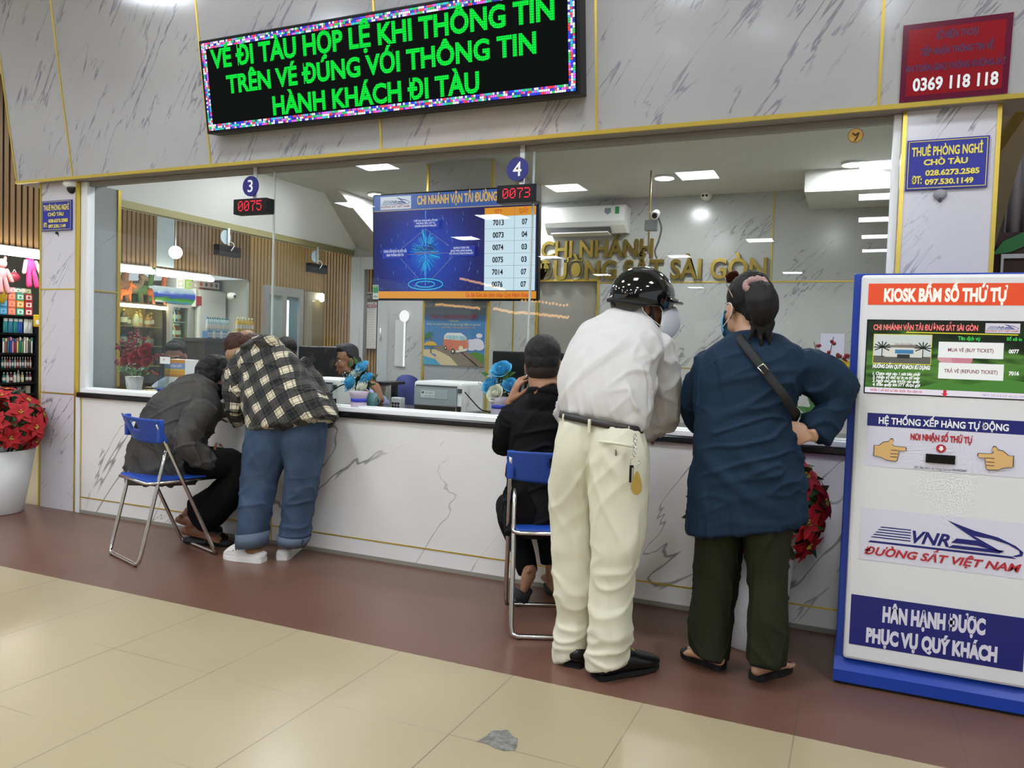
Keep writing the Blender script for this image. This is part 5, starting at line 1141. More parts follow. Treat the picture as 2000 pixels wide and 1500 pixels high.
for sx in (1, -1): 
    lathe(bm, [(0.002, 0.002), (0.024, 0.0), (0.03, -0.004), (0.024, -0.006), (0.002, -0.005)], P_(sx*0.037, 0.055, 0.128), 20, axis=hbR @ V((0, 0.75, 0.65)))
part('sunglasses', bm, mat('lens_brown', '4a2418', 0.1), Bp)
bm = B()
for sx in (1, -1): tube(bm, smooth_path([P_(sx*0.066, 0.05, 0.122), P_(sx*0.088, 0.0, 0.085), P_(sx*0.09, -0.05, 0.03)], 4), 0.0022, 6)
tube(bm, [P_(-0.012, 0.058, 0.130), P_(0.012, 0.058, 0.130)], 0.003, 6); part('glasses_arms', bm, mat('metal_brown', '8a7a62', 0.3, 0.8), Bp)
# sandals
def sandal(hl, tt, w=0.046):
    h0 = V(hl); t0 = V(tt); d = t0-h0; L = d.length; d.normalize(); sd = d.cross(ZUP).normalized(); s2 = B()
    pts = [(-0.03, -.5), (-0.03, .5), (.06, .8), (.3, .75), (.65, 1.0), (.9, .9), (1.04, .4), (1.04, -.4), (.9, -.9), (.65, -1.0), (.3, -.75), (.06, -.8)]
    prism(s2, [h0+d*(L*a)+sd*(w*b) for a, b in pts], (0, 0, 0.03)); bmesh.ops.recalc_face_normals(s2, faces=s2.faces); bmesh.ops.bevel(s2, geom=s2.edges[:], offset=0.004, segments=2, affect='EDGES')
    st = B()
    for f, hh in ((0.62, 0.05), (0.5, 0.062)): c = h0+d*(L*f); tube(st, smooth_path([c+sd*w*0.95+ZUP*0.015, c+sd*w*0.7+ZUP*hh, c+ZUP*(hh+0.012), c-sd*w*0.7+ZUP*hh, c-sd*w*0.95+ZUP*0.015], 4), [(0.010, 0.003)]*17, 8, ref=d)
    return s2, st
M_SAN = mat('sandal_black', '1b1817', 0.6)
for hl, tt in ((Z(1411, 1308), Z(1336, 1279)), (Z(1473, 1329), Z(1537, 1306))):
    s2, st = sandal(hl, tt); o = part('sandal', s2, M_SAN, Bp); part('strap', st, M_SAN, o)
# crossbody bag
t = thing('shoulder_bag', 'black crossbody bag with strap and ring across the teal tunic', 'bag', Y(1491, 721, 2.92))
sp_pts = [Y(1440, 655, 3.02), Y(1455, 675, 2.965), Y(1475, 700, 2.938), Y(1495, 727, 2.925), Y(1515, 752, 2.920), Y(1533, 776, 2.925), Y(1546, 797, 2.96), Y(1556, 812, 3.04), Y(1545, 835, 3.2)]
bm = B(); tube(bm, smooth_path(sp_pts, 4), [(0.0165, 0.003)]*33, 8, ref=(0.8, 0, 0.55)); part('strap', bm, mat('strap_black', '141414', 0.7), t)
bm = B(); c = Y(1491, 721, 2.917)
pts = [c+V((a, 0, b)) for a, b in ((-0.02, 0.006), (0.0, 0.019), (0.02, -0.004), (0.002, -0.018), (-0.02, 0.006))]; tube(bm, pts, 0.003, 6); part('ring', bm, M_CHROME, t)
bm = B(); c = Y(1500, 850, 3.25); box(bm, c.x-0.1, c.x+0.1, c.y, c.y+0.06, c.z-0.07, c.z+0.07, 0.015); part('pouch', bm, MATS['strap_black'], t)
# ---------------------------------------------------------------- folding chairs
def make_chair(lab, loc, rz):
    t = thing('folding_chair', lab, 'chair', loc, rz, 'blue folding chairs at the counter')
    W_ = 0.215; r = 0.0105
    yb = lambda z: -0.14 + (0.79-z)/0.79*0.355
    bm = B(); tube(bm, smooth_path([(-W_, yb(0.77), 0.77), (-W_, yb(0.45), 0.45), (-W_, yb(0.05), 0.05), (-W_+0.02, 0.212, 0.018), (-W_+0.05, 0.215, 0.0125), (0, 0.215, 0.0125), (W_-0.05, 0.215, 0.0125), (W_-0.02, 0.212, 0.018), (W_, yb(0.05), 0.05), (W_, yb(0.45), 0.45), (W_, yb(0.77), 0.77)], 3), r, 10); part('front_leg_frame', bm, M_CHROME, t, world=False)
    yr_ = lambda z: -0.215 + z/0.63*(yb(0.63)+0.215)
    w2 = W_-0.022
    bm = B(); tube(bm, smooth_path([(-w2, yr_(0.62), 0.62), (-w2, yr_(0.3), 0.3), (-w2, yr_(0.05), 0.05), (-w2+0.02, -0.214, 0.018), (-w2+0.05, -0.215, 0.0125), (0, -0.215, 0.0125), (w2-0.05, -0.215, 0.0125), (w2-0.02, -0.214, 0.018), (w2, yr_(0.05), 0.05), (w2, yr_(0.3), 0.3), (w2, yr_(0.62), 0.62)], 3), r, 10); part('rear_leg_frame', bm, M_CHROME, t, world=False)
    bm = B(); box(bm, -W_+0.03, W_-0.03, -0.165, 0.28, 0.446, 0.462, 0.006); part('seat', bm, M_BLUE, t, world=False)
    bm = B(); tube(bm, [(-W_+0.02, 0.285, 0.446), (-W_+0.02, -0.15, 0.446), (-W_+0.05, -0.172, 0.446), (W_-0.05, -0.172, 0.446), (W_-0.02, -0.15, 0.446), (W_-0.02, 0.285, 0.446), (-W_+0.02, 0.285, 0.446)], 0.009, 8); part('seat_rim', bm, M_CHROME, t, world=False)
    # curved back panel with a hand slot
    bm = B(); nx, nz = 28, 12; zt, zb_ = 0.795, 0.665; g = []
    def pt(a, b, d):
        x = (W_+0.018)*a; bow = -0.040*(1-a*a); z = zb_+(zt-zb_)*b - 0.012*(1-a*a)*(1-b)*1.0; y = yb(z)+bow+0.004-0.03*(1-a*a)*0.2
        return (x, y-d, z)
    hole = lambda i, k: (nx//2-3 <= i < nx//2+3) and (6 <= k < 10)
    A_ = [[[bm.verts.new(pt(-1+2*i/nx, k/nz, d)) for k in range(nz+1)] for i in range(nx+1)] for d in (-0.006, 0.006)]
    for i in range(nx):
        for k in range(nz):
            if hole(i, k): continue
            for s in (0, 1): 
                q = A_[s]; bm.faces.new((q[i][k], q[i+1][k], q[i+1][k+1], q[i][k+1]))
            for (di, dk, e0, e1) in ((-1, 0, (i, k), (i, k+1)), (1, 0, (i+1, k), (i+1, k+1)), (0, -1, (i, k), (i+1, k)), (0, 1, (i, k+1), (i+1, k+1))):
                ii, kk = i+di, k+dk
                if ii < 0 or kk < 0 or ii >= nx or kk >= nz or hole(ii, kk): bm.faces.new((A_[0][e0[0]][e0[1]], A_[0][e1[0]][e1[1]], A_[1][e1[0]][e1[1]], A_[1][e0[0]][e0[1]]))
    bmesh.ops.recalc_face_normals(bm, faces=bm.faces)
    for sx in (-1, 1): box(bm, sx*W_-0.015, sx*W_+0.015, yb(0.73)-0.014, yb(0.73)+0.016, 0.67, 0.793, 0.006)
    part('backrest', bm, M_BLUE, t, True, world=False)
    bm = B(); box(bm, -0.02, 0.014, yb(0.76)-0.0545, yb(0.76)-0.0515, 0.765, 0.783); part('sticker', bm, mat('chair_sticker', '4b7f9c', 0.5), t, world=False)
    for y in (0.215, -0.215):
        for sx in (-1, 1): 
            bm = B(); lathe(bm, [(0.009, 0), (0.009, 0.016)], (sx*0.16, y, 0.0), 10); part('foot_pad', bm, M_DGREY, t, world=False)
    return t
make_chair('blue folding chair with chrome legs under the person in the grey jacket', (-3.577, 3.26, 0), math.atan2(0.95, 0.32)-math.pi/2)
make_chair('blue folding chair with chrome legs under the person in the black shirt', (-1.20, 3.285, 0), math.atan2(0.91, -0.41)-math.pi/2)
def LM(pts, rs, n=1, flat=1.0):
    """round limb rings along 3-D points"""
    pts = [V(p) for p in pts]; out = []
    for (t, a, b), p, r in zip(frames(pts, (1, 0.2, 0.1)), pts, rs): out.append((p, a*r, r*flat))
    return out
# ---------------------------------------------------------------- C: bending person in plaid shirt and jeans
C = thing('person', 'person bending over the counter in black and cream plaid shirt and blue jeans', 'person', V((-3.0, 3.45, 0)))
M_DN = cloth('denim', '36455a', '4a5b73', 0.85, 0.35, 1200, 0.1, 4.5); M_DNC = cloth('denim_cuff', '5a6676', '687484', 0.9, 0.4, 1200)
jl = [RG(492, 838, 575, 822, 3.46, 0.115), RG(488, 870, 566, 858, 3.45, 0.12), RG(484, 900, 552, 896, 3.44, 0.11), RG(478, 945, 534, 943, 3.43, 0.09), RG(473, 1000, 524, 996, 3.41, 0.082), RG(471, 1040, 517, 1038, 3.40, 0.08), RG(471, 1058, 514, 1058, 3.40, 0.078)]
jr = [RG(545, 832, 632, 808, 3.5, 0.115), RG(556, 862, 630, 845, 3.5, 0.12), RG(563, 896, 625, 890, 3.51, 0.105), RG(563, 945, 614, 952, 3.52, 0.09), RG(560, 992, 605, 998, 3.53, 0.082), RG(554, 1036, 600, 1044, 3.53, 0.078), RG(551, 1050, 594, 1060, 3.53, 0.076)]
dJ = V((0.4, 0.1, -0.9)).normalized()
garment('jeans', [jl, jr], 0.0058, M_DN, C, lambda p, n: 0.007*smoothst(0.62, 0.35, p.z)*crease(p, hz, 12, 3, 2, 0.3, 1.2)+0.004*crease(p, dJ, 9, 2, 8, 0.25, 1.2)+0.005*crease(p, dv2, 11, 2, 4, 0.25, 1.2)*smoothst(0.45, 0.65, p.z), 4)
bm = B()
for r0, r1 in ((RG(470, 1040, 518, 1038, 3.40, 0.084), RG(470, 1066, 514, 1067, 3.40, 0.082)), (RG(551, 1041, 599, 1050, 3.53, 0.082), RG(549, 1056, 590, 1069, 3.53, 0.08))):
    bm = B(); band(bm, r0, r1, 0.97, 1.06); part('trouser_cuff', bm, M_DNC, C)
# plaid in the shirt's own lengthwise/crosswise coordinates
def plaid_mat():
    m = mat('plaid_flannel', '111214', 0.9, sheen=0.1); q = NT(m); uv = q.n('UVMap'); uv.uv_map = 'fabric'; sp = q.n('SeparateXYZ'); q.l(uv.outputs[0], sp.inputs[0])
    T = 0.112
    def band_(c, off=0.0):
        f = q.math('FRACT', q.math('ADD', q.math('DIVIDE', c, T), 50+off)); w_ = q.math('ABSOLUTE', q.math('SUBTRACT', f, 0.5))
        return q.mr(w_, 0.21, 0.235, 1, 0), q.mr(q.math('ABSOLUTE', q.math('SUBTRACT', w_, 0.125)), 0.012, 0.022, 1, 0), q.mr(q.math('ABSOLUTE', q.math('SUBTRACT', w_, 0.36)), 0.01, 0.02, 1, 0)
    a, al, ad = band_(sp.outputs[0]); b, bl, bd_ = band_(sp.outputs[1], 0.3)
    tw = q.n('TexWave', wave_type='BANDS', bands_direction='DIAGONAL'); q.l(uv.outputs[0], tw.inputs[0]); tw.inputs['Scale'].default_value = 140
    one = q.math('MAXIMUM', a, b); two = q.math('MULTIPLY', a, b)
    c = q.mix(q.math('MULTIPLY', one, q.mr(tw.outputs['Fac'], 0, 1, 0.55, 1.0)), lin('0b0c0e'), lin('46423b')); c = q.mix(two, c, lin('cfc3a6'))
    ln = q.math('MAXIMUM', q.math('MULTIPLY', al, a), q.math('MULTIPLY', bl, b)); c = q.mix(q.math('MULTIPLY', ln, 0.75), c, lin('17171a')); c = q.mix(q.math('MULTIPLY', q.math('MAXIMUM', ad, bd_), 0.25), c, lin('6b675c'))
    q.l(c, q.b.inputs['Base Color']); q.bump(q.noise(q.obj(), 700, 2), 0.4, 0.002); return m
def fabric_uv(me, segs):
    """segs: (a, b, ref, radius, planar)"""
    uv = me.uv_layers.new(name='fabric'); S = []
    for a, b, ref, rad, planar in segs:
        a = V(a); b = V(b); t = (b-a); L = t.length; t.normalize(); r = V(ref); r = (r-t*r.dot(t)).normalized(); S.append((a, t, L, r, t.cross(r), rad, planar))
    for p in me.polygons:
        c = p.center; best = None
        for k, (a, t, L, r, s, rad, pl) in enumerate(S):
            x = max(0, min(L, (c-a).dot(t))); d = ((c-a)-t*x).length/rad
            if best is None or d < best[0]: best = (d, k)
        a, t, L, r, s, rad, pl = S[best[1]]
        c0 = math.atan2((c-a).dot(s), (c-a).dot(r))
        for li in p.loop_indices:
            q = me.vertices[me.loops[li].vertex_index].co-a; v = q.dot(t)
            if pl: u = q.dot(r)
            else:
                g = math.atan2(q.dot(s), q.dot(r))
                if g-c0 > math.pi: g -= 2*math.pi
                if g-c0 < -math.pi: g += 2*math.pi
                u = g*rad
            uv.data[li].uv = (u, v)
ts = [RG(494, 852, 652, 813, 3.47, 0.15), RG(489, 822, 640, 788, 3.48, 0.155), RG(486, 788, 623, 764, 3.50, 0.155), RG(480, 750, 602, 736, 3.53, 0.145), RG(468, 720, 583, 705, 3.55, 0.13), RG(462, 702, 566, 684, 3.57, 0.11), RG(476, 690, 546, 672, 3.58, 0.085), RG(492, 680, 535, 668, 3.6, 0.06)]
al = [RG(452, 712, 492, 706, 3.52, 0.065), RG(444, 735, 482, 732, 3.48, 0.06), RG(443, 765, 479, 762, 3.47, 0.056), RG(447, 790, 481, 786, 3.49, 0.056), RG(451, 810, 482, 806, 3.53, 0.054), RG(458, 827, 481, 824, 3.57, 0.05)]
ar = LM([Y(580, 712, 3.60), Y(612, 755, 3.66), Y(641, 808, 3.62), Y(632, 822, 3.70)], [0.062, 0.06, 0.05, 0.042])
hood = [(Y(474, 697, 3.52), V((0.018, 0, 0.03)), 0.035), (Y(492, 677, 3.50), V((0.02, 0, 0.042)), 0.045), (Y(515, 669, 3.50), V((0.004, 0, 0.042)), 0.05), (Y(534, 671, 3.53), V((-0.015, 0, 0.035)), 0.042), (Y(548, 678, 3.57), V((-0.02, 0, 0.02)), 0.03)]
bm = B()
for t in (ts, al, ar, hood): ring_tube(bm, t)
me = remesh(bm, 0.006, 3)
dH = (Y(510, 690, 3.55)-Y(590, 830, 3.45)).normalized(); sideC = (Y(652, 813, 3.47)-Y(494, 852, 3.47)).normalized()
cC = Y(486, 780, 3.42)
displace(me, lambda p, n: 0.012*crease(p, dH, 8, 1.4, 1.5, 0.16)+0.016*math.exp(-((p-cC).length/0.14)**2)*crease(p, dB, 14, 3, 3, 0.22)+0.008*crease(p, sideC, 8, 2, 6.3, 0.12))
fabric_uv(me, [(Y(573, 832, 3.47), Y(505, 685, 3.58), sideC, 0.16, True), (Y(470, 712, 3.5), Y(462, 785, 3.48), (1, 0, 0), 0.055, False), (Y(462, 785, 3.48), Y(470, 826, 3.57), (1, 0, 0), 0.05, False), (Y(476, 697, 3.52), Y(548, 676, 3.56), (0, 0, 1), 0.05, False)])
for p in me.polygons: p.use_smooth = True
part('plaid_shirt', me, plaid_mat(), C)
hcC = Y(474, 682, 3.64); hRC = rot_from((-0.45, 0.62, -0.64), (0.1, 0.7, 0.7))
def bC(bm):
    add_head(bm, hcC, hRC, 0.96, Y(510, 684, 3.57), 0.05)
    w1 = Y(470, 820, 3.6); tube(bm, [Y(466, 806, 3.55), w1], 0.03, 12); add_hand(bm, Y(468, 812, 3.66), (-0.2, 0.9, 0.25), (0, 0.2, -1), 1, 0.85, (0.3, 0.3, 0.3))
    w2 = Y(628, 822, 3.70); tube(bm, [Y(640, 815, 3.64), w2], 0.028, 12); add_hand(bm, w2, (-0.75, 0.2, 0.25), (0, 0.3, -1), -1, 0.8, (0.4, 0.4, 0.4))
    
    for hl, tt, an in ((Z(514, 1098), Z(441, 1088), Y(494, 1060, 3.40)), (Z(551, 1094), Z(583, 1060), Y(570, 1058, 3.53))):
        dd = (tt-hl).normalized(); tube(bm, smooth_path([hl+dd*0.045+ZUP*0.055, hl+dd*0.06+ZUP*0.09, an], 3), [0.036, 0.036, 0.035, 0.034, 0.033, 0.033, 0.033], 14, round_cap=True); tube(bm, [hl+dd*0.05+ZUP*0.05, hl+dd*0.11+ZUP*0.062], 0.036, 12, round_cap=True)
body('body', bC, C, mat('skin_gold', '8f6b4c', 0.55, sss=0.12), [ts[:7], al[:5], ar[:3], jl[:6], jr[:6]], k=0.72)
add_eyes(C, hcC, hRC, 0.96)
def hC(bm):
    ball(bm, Y(471, 675, 3.63), (0.092, 0.092, 0.082), 20, 14); ball(bm, Y(459, 672, 3.6), (0.055, 0.06, 0.065)); ball(bm, Y(490, 668, 3.6), (0.06, 0.06, 0.045))
    tube(bm, smooth_path([Y(456, 672, 3.6), Y(450, 690, 3.6), Y(452, 704, 3.62)], 4), [0.045, 0.044, 0.04, 0.035, 0.03, 0.026, 0.022, 0.016, 0.008], 12); ball(bm, Y(454, 658, 3.6), (0.022, 0.025, 0.022)); ball(bm, Y(494, 671, 3.63), (0.075, 0.085, 0.06)); ball(bm, Y(470, 690, 3.60), (0.07, 0.06, 0.06))
garment('hair', [], 0.005, HAIRB, C, hair_noise(0.005, 2, V((-0.5, 0, -0.8)).normalized(), 40, 6), 2, hC)
def clog(parent, hl, tt, w=0.05):
    h0 = V(hl); t0 = V(tt); d = t0-h0; L = d.length; d.normalize(); sd = d.cross(ZUP).normalized(); prof = ((0.0, 0.66, 0.056), (0.08, 0.80, 0.060), (0.3, 0.84, 0.052), (0.42, 0.92, 0.07), (0.52, 0.98, 0.098), (0.66, 1.03, 0.092), (0.82, 0.95, 0.068), (0.94, 0.68, 0.046), (0.99, 0.36, 0.032))
    bm = B(); ring_tube(bm, [(h0+d*(L*f)+ZUP*(q/2), sd*w*a_, q/2) for f, a_, q in prof], 28, 2.9, 3, dome=0.3); o = part('clog', bm, mat('clog_white', 'e6e4de', 0.45), parent, True)
    bm = B(); prism(bm, [h0+d*(L*a)+sd*(w*b)+ZUP*0.0 for a, b in ((-0.02, -.55), (-0.02, .55), (.08, .86), (.3, .9), (.62, 1.07), (.85, 1.0), (.98, .6), (1.02, 0), (.98, -.6), (.85, -1.0), (.62, -1.07), (.3, -.9), (.08, -.86))], (0, 0, 0.024)); bmesh.ops.recalc_face_normals(bm, faces=bm.faces); part('sole', bm, MATS['clog_white'], o)
    bm = B(); pw = lambda x: math.copysign(abs(x)**(2/2.9), x)
    for s_ in (1, -1):
        for k in range(5):
            f = 0.52+0.07*k; a_, q = 1.0-0.02*abs(k-1.5), 0.097-0.008*k; pts = []
            for an in (14, 32, 50): an = math.radians(an); pts.append(h0+d*(L*(f-0.0006*math.degrees(an)))+sd*s_*(w*a_*pw(math.cos(an))*1.015)+ZUP*(q/2+q/2*pw(math.sin(an))*1.01))
            tube(bm, pts, 0.0042, 6)
    part('vent_slots', bm, M_BLACK, o)
clog(C, Z(514, 1098), Z(441, 1088)); clog(C, Z(551, 1094), Z(583, 1060))
# ---------------------------------------------------------------- D: seated person in grey jacket
D = thing('person', 'seated person in dark grey denim jacket and black trousers hunched at the counter', 'person', V((-3.577, 3.26, 0.46)))
M_JK = cloth('washed_black_denim', '3f3d3b', '55524e', 0.9, 0.4, 900, 0.15, 6); M_BK = cloth('black_trousers', '0c0b0c', '100f10', 0.95, 0.2, 900)
td = [RG(264, 938, 366, 940, 3.33, 0.14), RG(266, 905, 376, 905, 3.34, 0.15), RG(273, 872, 380, 878, 3.35, 0.15), RG(287, 828, 390, 850, 3.38, 0.155), RG(302, 802, 400, 838, 3.41, 0.155), RG(322, 775, 416, 812, 3.45, 0.15), RG(348, 758, 426, 790, 3.49, 0.13), RG(372, 750, 424, 770, 3.54, 0.10), RG(386, 747, 416, 762, 3.57, 0.07)]
ard = LM([Y(398, 795, 3.37), Y(380, 825, 3.28), Y(362, 860, 3.22), Y(372, 878, 3.24), Y(392, 892, 3.31), Y(412, 904, 3.39)], [0.068, 0.068, 0.06, 0.056, 0.054, 0.052])
ald = LM([Y(405, 785, 3.58), Y(418, 805, 3.64), Y(424, 812, 3.68)], [0.065, 0.055, 0.045])
garment('jacket', [td, ard, ald], 0.0062, M_JK, D, lambda p, n: 0.013*crease(p, V((0.3, 0.2, -0.9)).normalized(), 9, 1.6, 2.4, 0.2)*smoothst(0.95, 0.75, p.z)+0.010*crease(p, V((0.8, 0.3, 0.4)).normalized(), 11, 2, 5, 0.2)+0.006*crease(p, dB, 14, 4, 9, 0.14), 4)
bm = B(); band(bm, RG(262, 930, 370, 934, 3.335, 0.145), RG(264, 946, 364, 948, 3.33, 0.142), 0.98, 1.05); part('hem_band', bm, M_JK, D)
bm = B(); tube(bm, smooth_path([Y(380, 752, 3.50), Y(394, 746, 3.47), Y(410, 752, 3.48), Y(420, 765, 3.52)], 4), [(0.03, 0.008)]*13, 8, ref=(0, 0, 1)); part('collar', bm, M_JK, D, True)
kn = V((-3.27, 3.56, 0.49)); an = Y(393, 1012, 3.50)
thR = LM([V((-3.55, 3.36, 0.545)), Y(405, 903, 3.40), Y(455, 905, 3.50), Y(472, 924, 3.52), Y(452, 958, 3.5), Y(418, 992, 3.49), Y(395, 1012, 3.48)], [0.10, 0.088, 0.076, 0.075, 0.082, 0.095, 0.10])
thL = LM([V((-3.68, 3.42, 0.545)), Y(400, 905, 3.5), Y(440, 905, 3.62), Y(455, 930, 3.64), Y(425, 970, 3.63), Y(388, 995, 3.62)], [0.10, 0.085, 0.072, 0.07, 0.078, 0.085])
garment('trousers', [thR, thL], 0.0065, M_BK, D, lambda p, n: 0.004*fold(p, dJ, 15, 4, 3), 4)
hcD = Y(420, 733, 3.60); hRD = rot_from((0.62, 0.5, -0.6), (0.4, 0.3, 0.85))
wd = Y(414, 903, 3.40)
def bD(bm):
    add_head(bm, hcD, hRD, 1.0, Y(398, 758, 3.54), 0.052)
    tube(bm, [Y(396, 893, 3.33), wd], 0.03, 12); add_hand(bm, wd, (0.25, 0.75, 0.55), (-0.3, 0.3, 0.4), 1, 0.9, (0.5, 0.6, 0.5))
    w2 = Y(427, 814, 3.70); tube(bm, [Y(420, 808, 3.65), w2], 0.028, 12); add_hand(bm, w2, (0.8, 0.3, 0.2), (0, 0.2, -1), -1, 0.85, (0.4, 0.4, 0.4))
    hR_ = Y(357, 1045, 3.50); add_foot(bm, hR_, Z(438, 1062, 0.03), Y(383, 1015, 3.5), 0.95); hL_ = Y(346, 1022, 3.60); add_foot(bm, hL_, Z(425, 1048, 0.035), Y(372, 995, 3.62), 0.95)
body('body', bD, D, SKIN2, [td[:8], ard[:5], ald[:2], thR[:6], thL[:5]], k=0.72)
add_eyes(D, hcD, hRD)
def hD(bm):
    ball(bm, Y(416, 724, 3.60), (0.098, 0.10, 0.085), 20, 14); ball(bm, Y(408, 733, 3.57), (0.08, 0.08, 0.075)); ball(bm, Y(436, 722, 3.61), (0.05, 0.06, 0.06)); ball(bm, Y(420, 712, 3.6), (0.08, 0.085, 0.06))
garment('hair', [], 0.005, HAIR, D, hair_noise(0.006, 8, V((0.6, 0, -0.7)).normalized(), 38, 8), 2, hD)
bm = B(); P_ = lambda x, y, z: hcD + hRD @ V((x, y, z)); tube(bm, smooth_path([P_(0.086, -0.02, 0.0), P_(0.084, -0.012, -0.04), P_(0.076, 0.045, -0.06)], 4), 0.0022, 6); part('mask_strap', bm, M_BLACKM, D)
face_mask(D, hcD, hRD, cloth('mask_black', '141415', None, 0.85, 0.1), 1.0, 0.02, M_BLACKM)
def slipper(parent, hl, tt, m=M_SAN, w=0.047, stripes=None):
    h0 = V(hl); t0 = V(tt); d = t0-h0; L = d.length; d.normalize(); sd = d.cross(ZUP).normalized(); up = sd.cross(d); s2 = B()
    prism(s2, [h0+d*(L*a)+sd*(w*b) for a, b in ((-0.02, -.5), (-0.02, .5), (.06, .8), (.3, .78), (.65, 1.0), (.9, .9), (1.03, .4), (1.03, -.4), (.9, -.9), (.65, -1.0), (.3, -.78), (.06, -.8))], up*0.026); bmesh.ops.recalc_face_normals(s2, faces=s2.faces); bmesh.ops.bevel(s2, geom=s2.edges[:], offset=0.004, segments=2, affect='EDGES')
    o = part('slipper', s2, m, parent, True); st = B()
    for f in (0.52, 0.6, 0.68, 0.76): c = h0+d*(L*f); tube(st, smooth_path([c+sd*w*0.98+up*0.012, c+sd*w*0.78+up*0.055, c+up*0.072, c-sd*w*0.78+up*0.055, c-sd*w*0.98+up*0.012], 4), [(0.0125, 0.004)]*17, 8, ref=d)
    part('strap', st, m, o, True)
M_SL = mat('slipper_black', '1a1b1c', 0.7)
slipper(D, Y(362, 1058, 3.50), Z(452, 1066, 0.0), M_SL); slipper(D, Z(372, 1050, 0.03), Z(442, 1052, 0.0), M_SL)
# ---------------------------------------------------------------- E: seated person in black shirt on the phone
E = thing('person', 'seated person in black long-sleeved shirt holding a phone to the ear', 'person', V((-1.2, 3.285, 0.46)))
M_KS = cloth('black_jersey', '131314', '171718', 0.85, 0.15, 1200, 0.1)
te = [RG(990, 1032, 1112, 1036, 3.32, 0.14), RG(990, 1000, 1114, 1002, 3.32, 0.145), RG(994, 950, 1108, 950, 3.33, 0.13), RG(1000, 890, 1108, 890, 3.34, 0.125), RG(1000, 840, 1116, 842, 3.34, 0.125), RG(994, 805, 1124, 812, 3.33, 0.115), RG(1006, 785, 1112, 788, 3.32, 0.095), RG(1032, 768, 1098, 768, 3.28, 0.07), RG(1042, 760, 1092, 760, 3.29, 0.055)]
ale = LM([Y(1006, 808, 3.27), Y(994, 835, 3.32), Y(984, 862, 3.37), Y(986, 862, 3.43), Y(994, 835, 3.43), Y(1000, 812, 3.42)], [0.062, 0.06, 0.055, 0.05, 0.044, 0.036])
are = LM([Y(1112, 812, 3.28), Y(1120, 850, 3.36), Y(1108, 845, 3.48), Y(1090, 835, 3.6)], [0.062, 0.058, 0.05, 0.042])
garment('shirt', [te, ale, are], 0.0065, M_KS, E, lambda p, n: 0.013*crease(p, V((0.8, 0, 0.4)).normalized(), 12, 2.2, 2, 0.16)*smoothst(1.05, 0.85, p.z), 4)
thE = LM([V((-1.28, 3.2, 0.52)), Y(1010, 1000, 3.45), Y(998, 990, 3.60), Y(1000, 1015, 3.64), Y(1014, 1055, 3.60), Y(1024, 1090, 3.56), Y(1031, 1118, 3.53)], [0.10, 0.085, 0.075, 0.07, 0.062, 0.055, 0.048])
thE2 = LM([V((-1.12, 3.25, 0.52)), Y(1075, 1000, 3.5), Y(1070, 990, 3.66), Y(1072, 1040, 3.66), Y(1076, 1100, 3.62)], [0.10, 0.085, 0.075, 0.065, 0.05])
garment('trousers', [thE, thE2], 0.0065, M_BK, E, lambda p, n: 0.003*fold(p, dJ, 18, 5, 3), 4)
hcE = Y(1061, 712, 3.31); hRE = rot_from((-0.25, 0.95, -0.08), (-0.05, 0, 1))
ph = Y(1025, 752, 3.37); pn = V((-0.80, -0.58, 0.12)).normalized(); pu = V((0.28, -0.1, 0.95)); pu = (pu-pn*pu.dot(pn)).normalized(); px_ = pu.cross(pn)
dh = V((0.40, -0.12, 0.90)).normalized(); whE = ph - dh*0.085 + pn*0.034
def bE(bm):
    add_head(bm, hcE, hRE, 0.98, Y(1068, 766, 3.27), 0.066)
    tube(bm, [Y(998, 828, 3.43), whE], 0.028, 12)
    add_hand(bm, whE, dh, -pn, -1, 0.98, (0.2, 0.45, 0.45), 0.12, (0.6, 0.6))
    w2 = Y(1088, 833, 3.62); tube(bm, [Y(1100, 840, 3.54), w2], 0.028, 12); add_hand(bm, w2, (-0.3, 0.8, 0.3), (-0.3, 0.2, -0.8), 1, 0.9, (0.3, 0.3, 0.3))
    add_foot(bm, Y(1041, 1118, 3.47), Z(1017, 1174, 0.015), Y(1032, 1112, 3.52), 0.92); add_foot(bm, Z(1082, 1160, 0.03), Z(1070, 1140, 0.03)+V((-0.05, 0.1, 0)), Y(1077, 1100, 3.62), 0.92)
body('body', bE, E, SKIN, [te[:8], ale[:5], are[:3], thE[:6], thE2[:4]], k=0.75)
add_eyes(E, hcE, hRE)
def hE_(bm):
    P = lambda x, y, z: hcE + hRE @ V((x, y, z))
    ball(bm, P(0, -0.016, 0.05), (0.082, 0.102, 0.083), 20, 14, hRE); ball(bm, P(0.0, -0.045, 0.01), (0.077, 0.07, 0.07), 20, 14, hRE); ball(bm, P(0, 0.0, 0.095), (0.06, 0.075, 0.042), 16, 12, hRE)
garment('hair', [], 0.0045, HAIR, E, hair_noise(0.003, 5, hRE @ V((0, -0.5, -0.85)), 90, 14), 2, hE_)
def hE2(bm):
    P = lambda x, y, z: hcE + hRE @ V((x, y, z)); ball(bm, P(0.0, -0.036, -0.018), (0.0765, 0.074, 0.066), 20, 14, hRE)
garment('shaved_sides', [], 0.0045, mat('stubble', '271b16', 0.8), E, None, 2, hE2, label='close shaved dark hair at nape and sides')
cn = Y(1068, 765, 3.29); bm = B(); tube(bm, [cn+V((0.078*math.cos(2*math.pi*k/24), 0.064*math.sin(2*math.pi*k/24), -0.006-0.02*math.sin(2*math.pi*k/24))) for k in range(25)], (0.017), 10); part('neckband', bm, M_KS, E, True)
t = thing('phone', 'black smartphone held to the ear by the person in the black shirt', 'phone', ph)
R_ = Matrix.Translation(ph) @ Matrix((px_, pn, pu)).transposed().to_4x4()
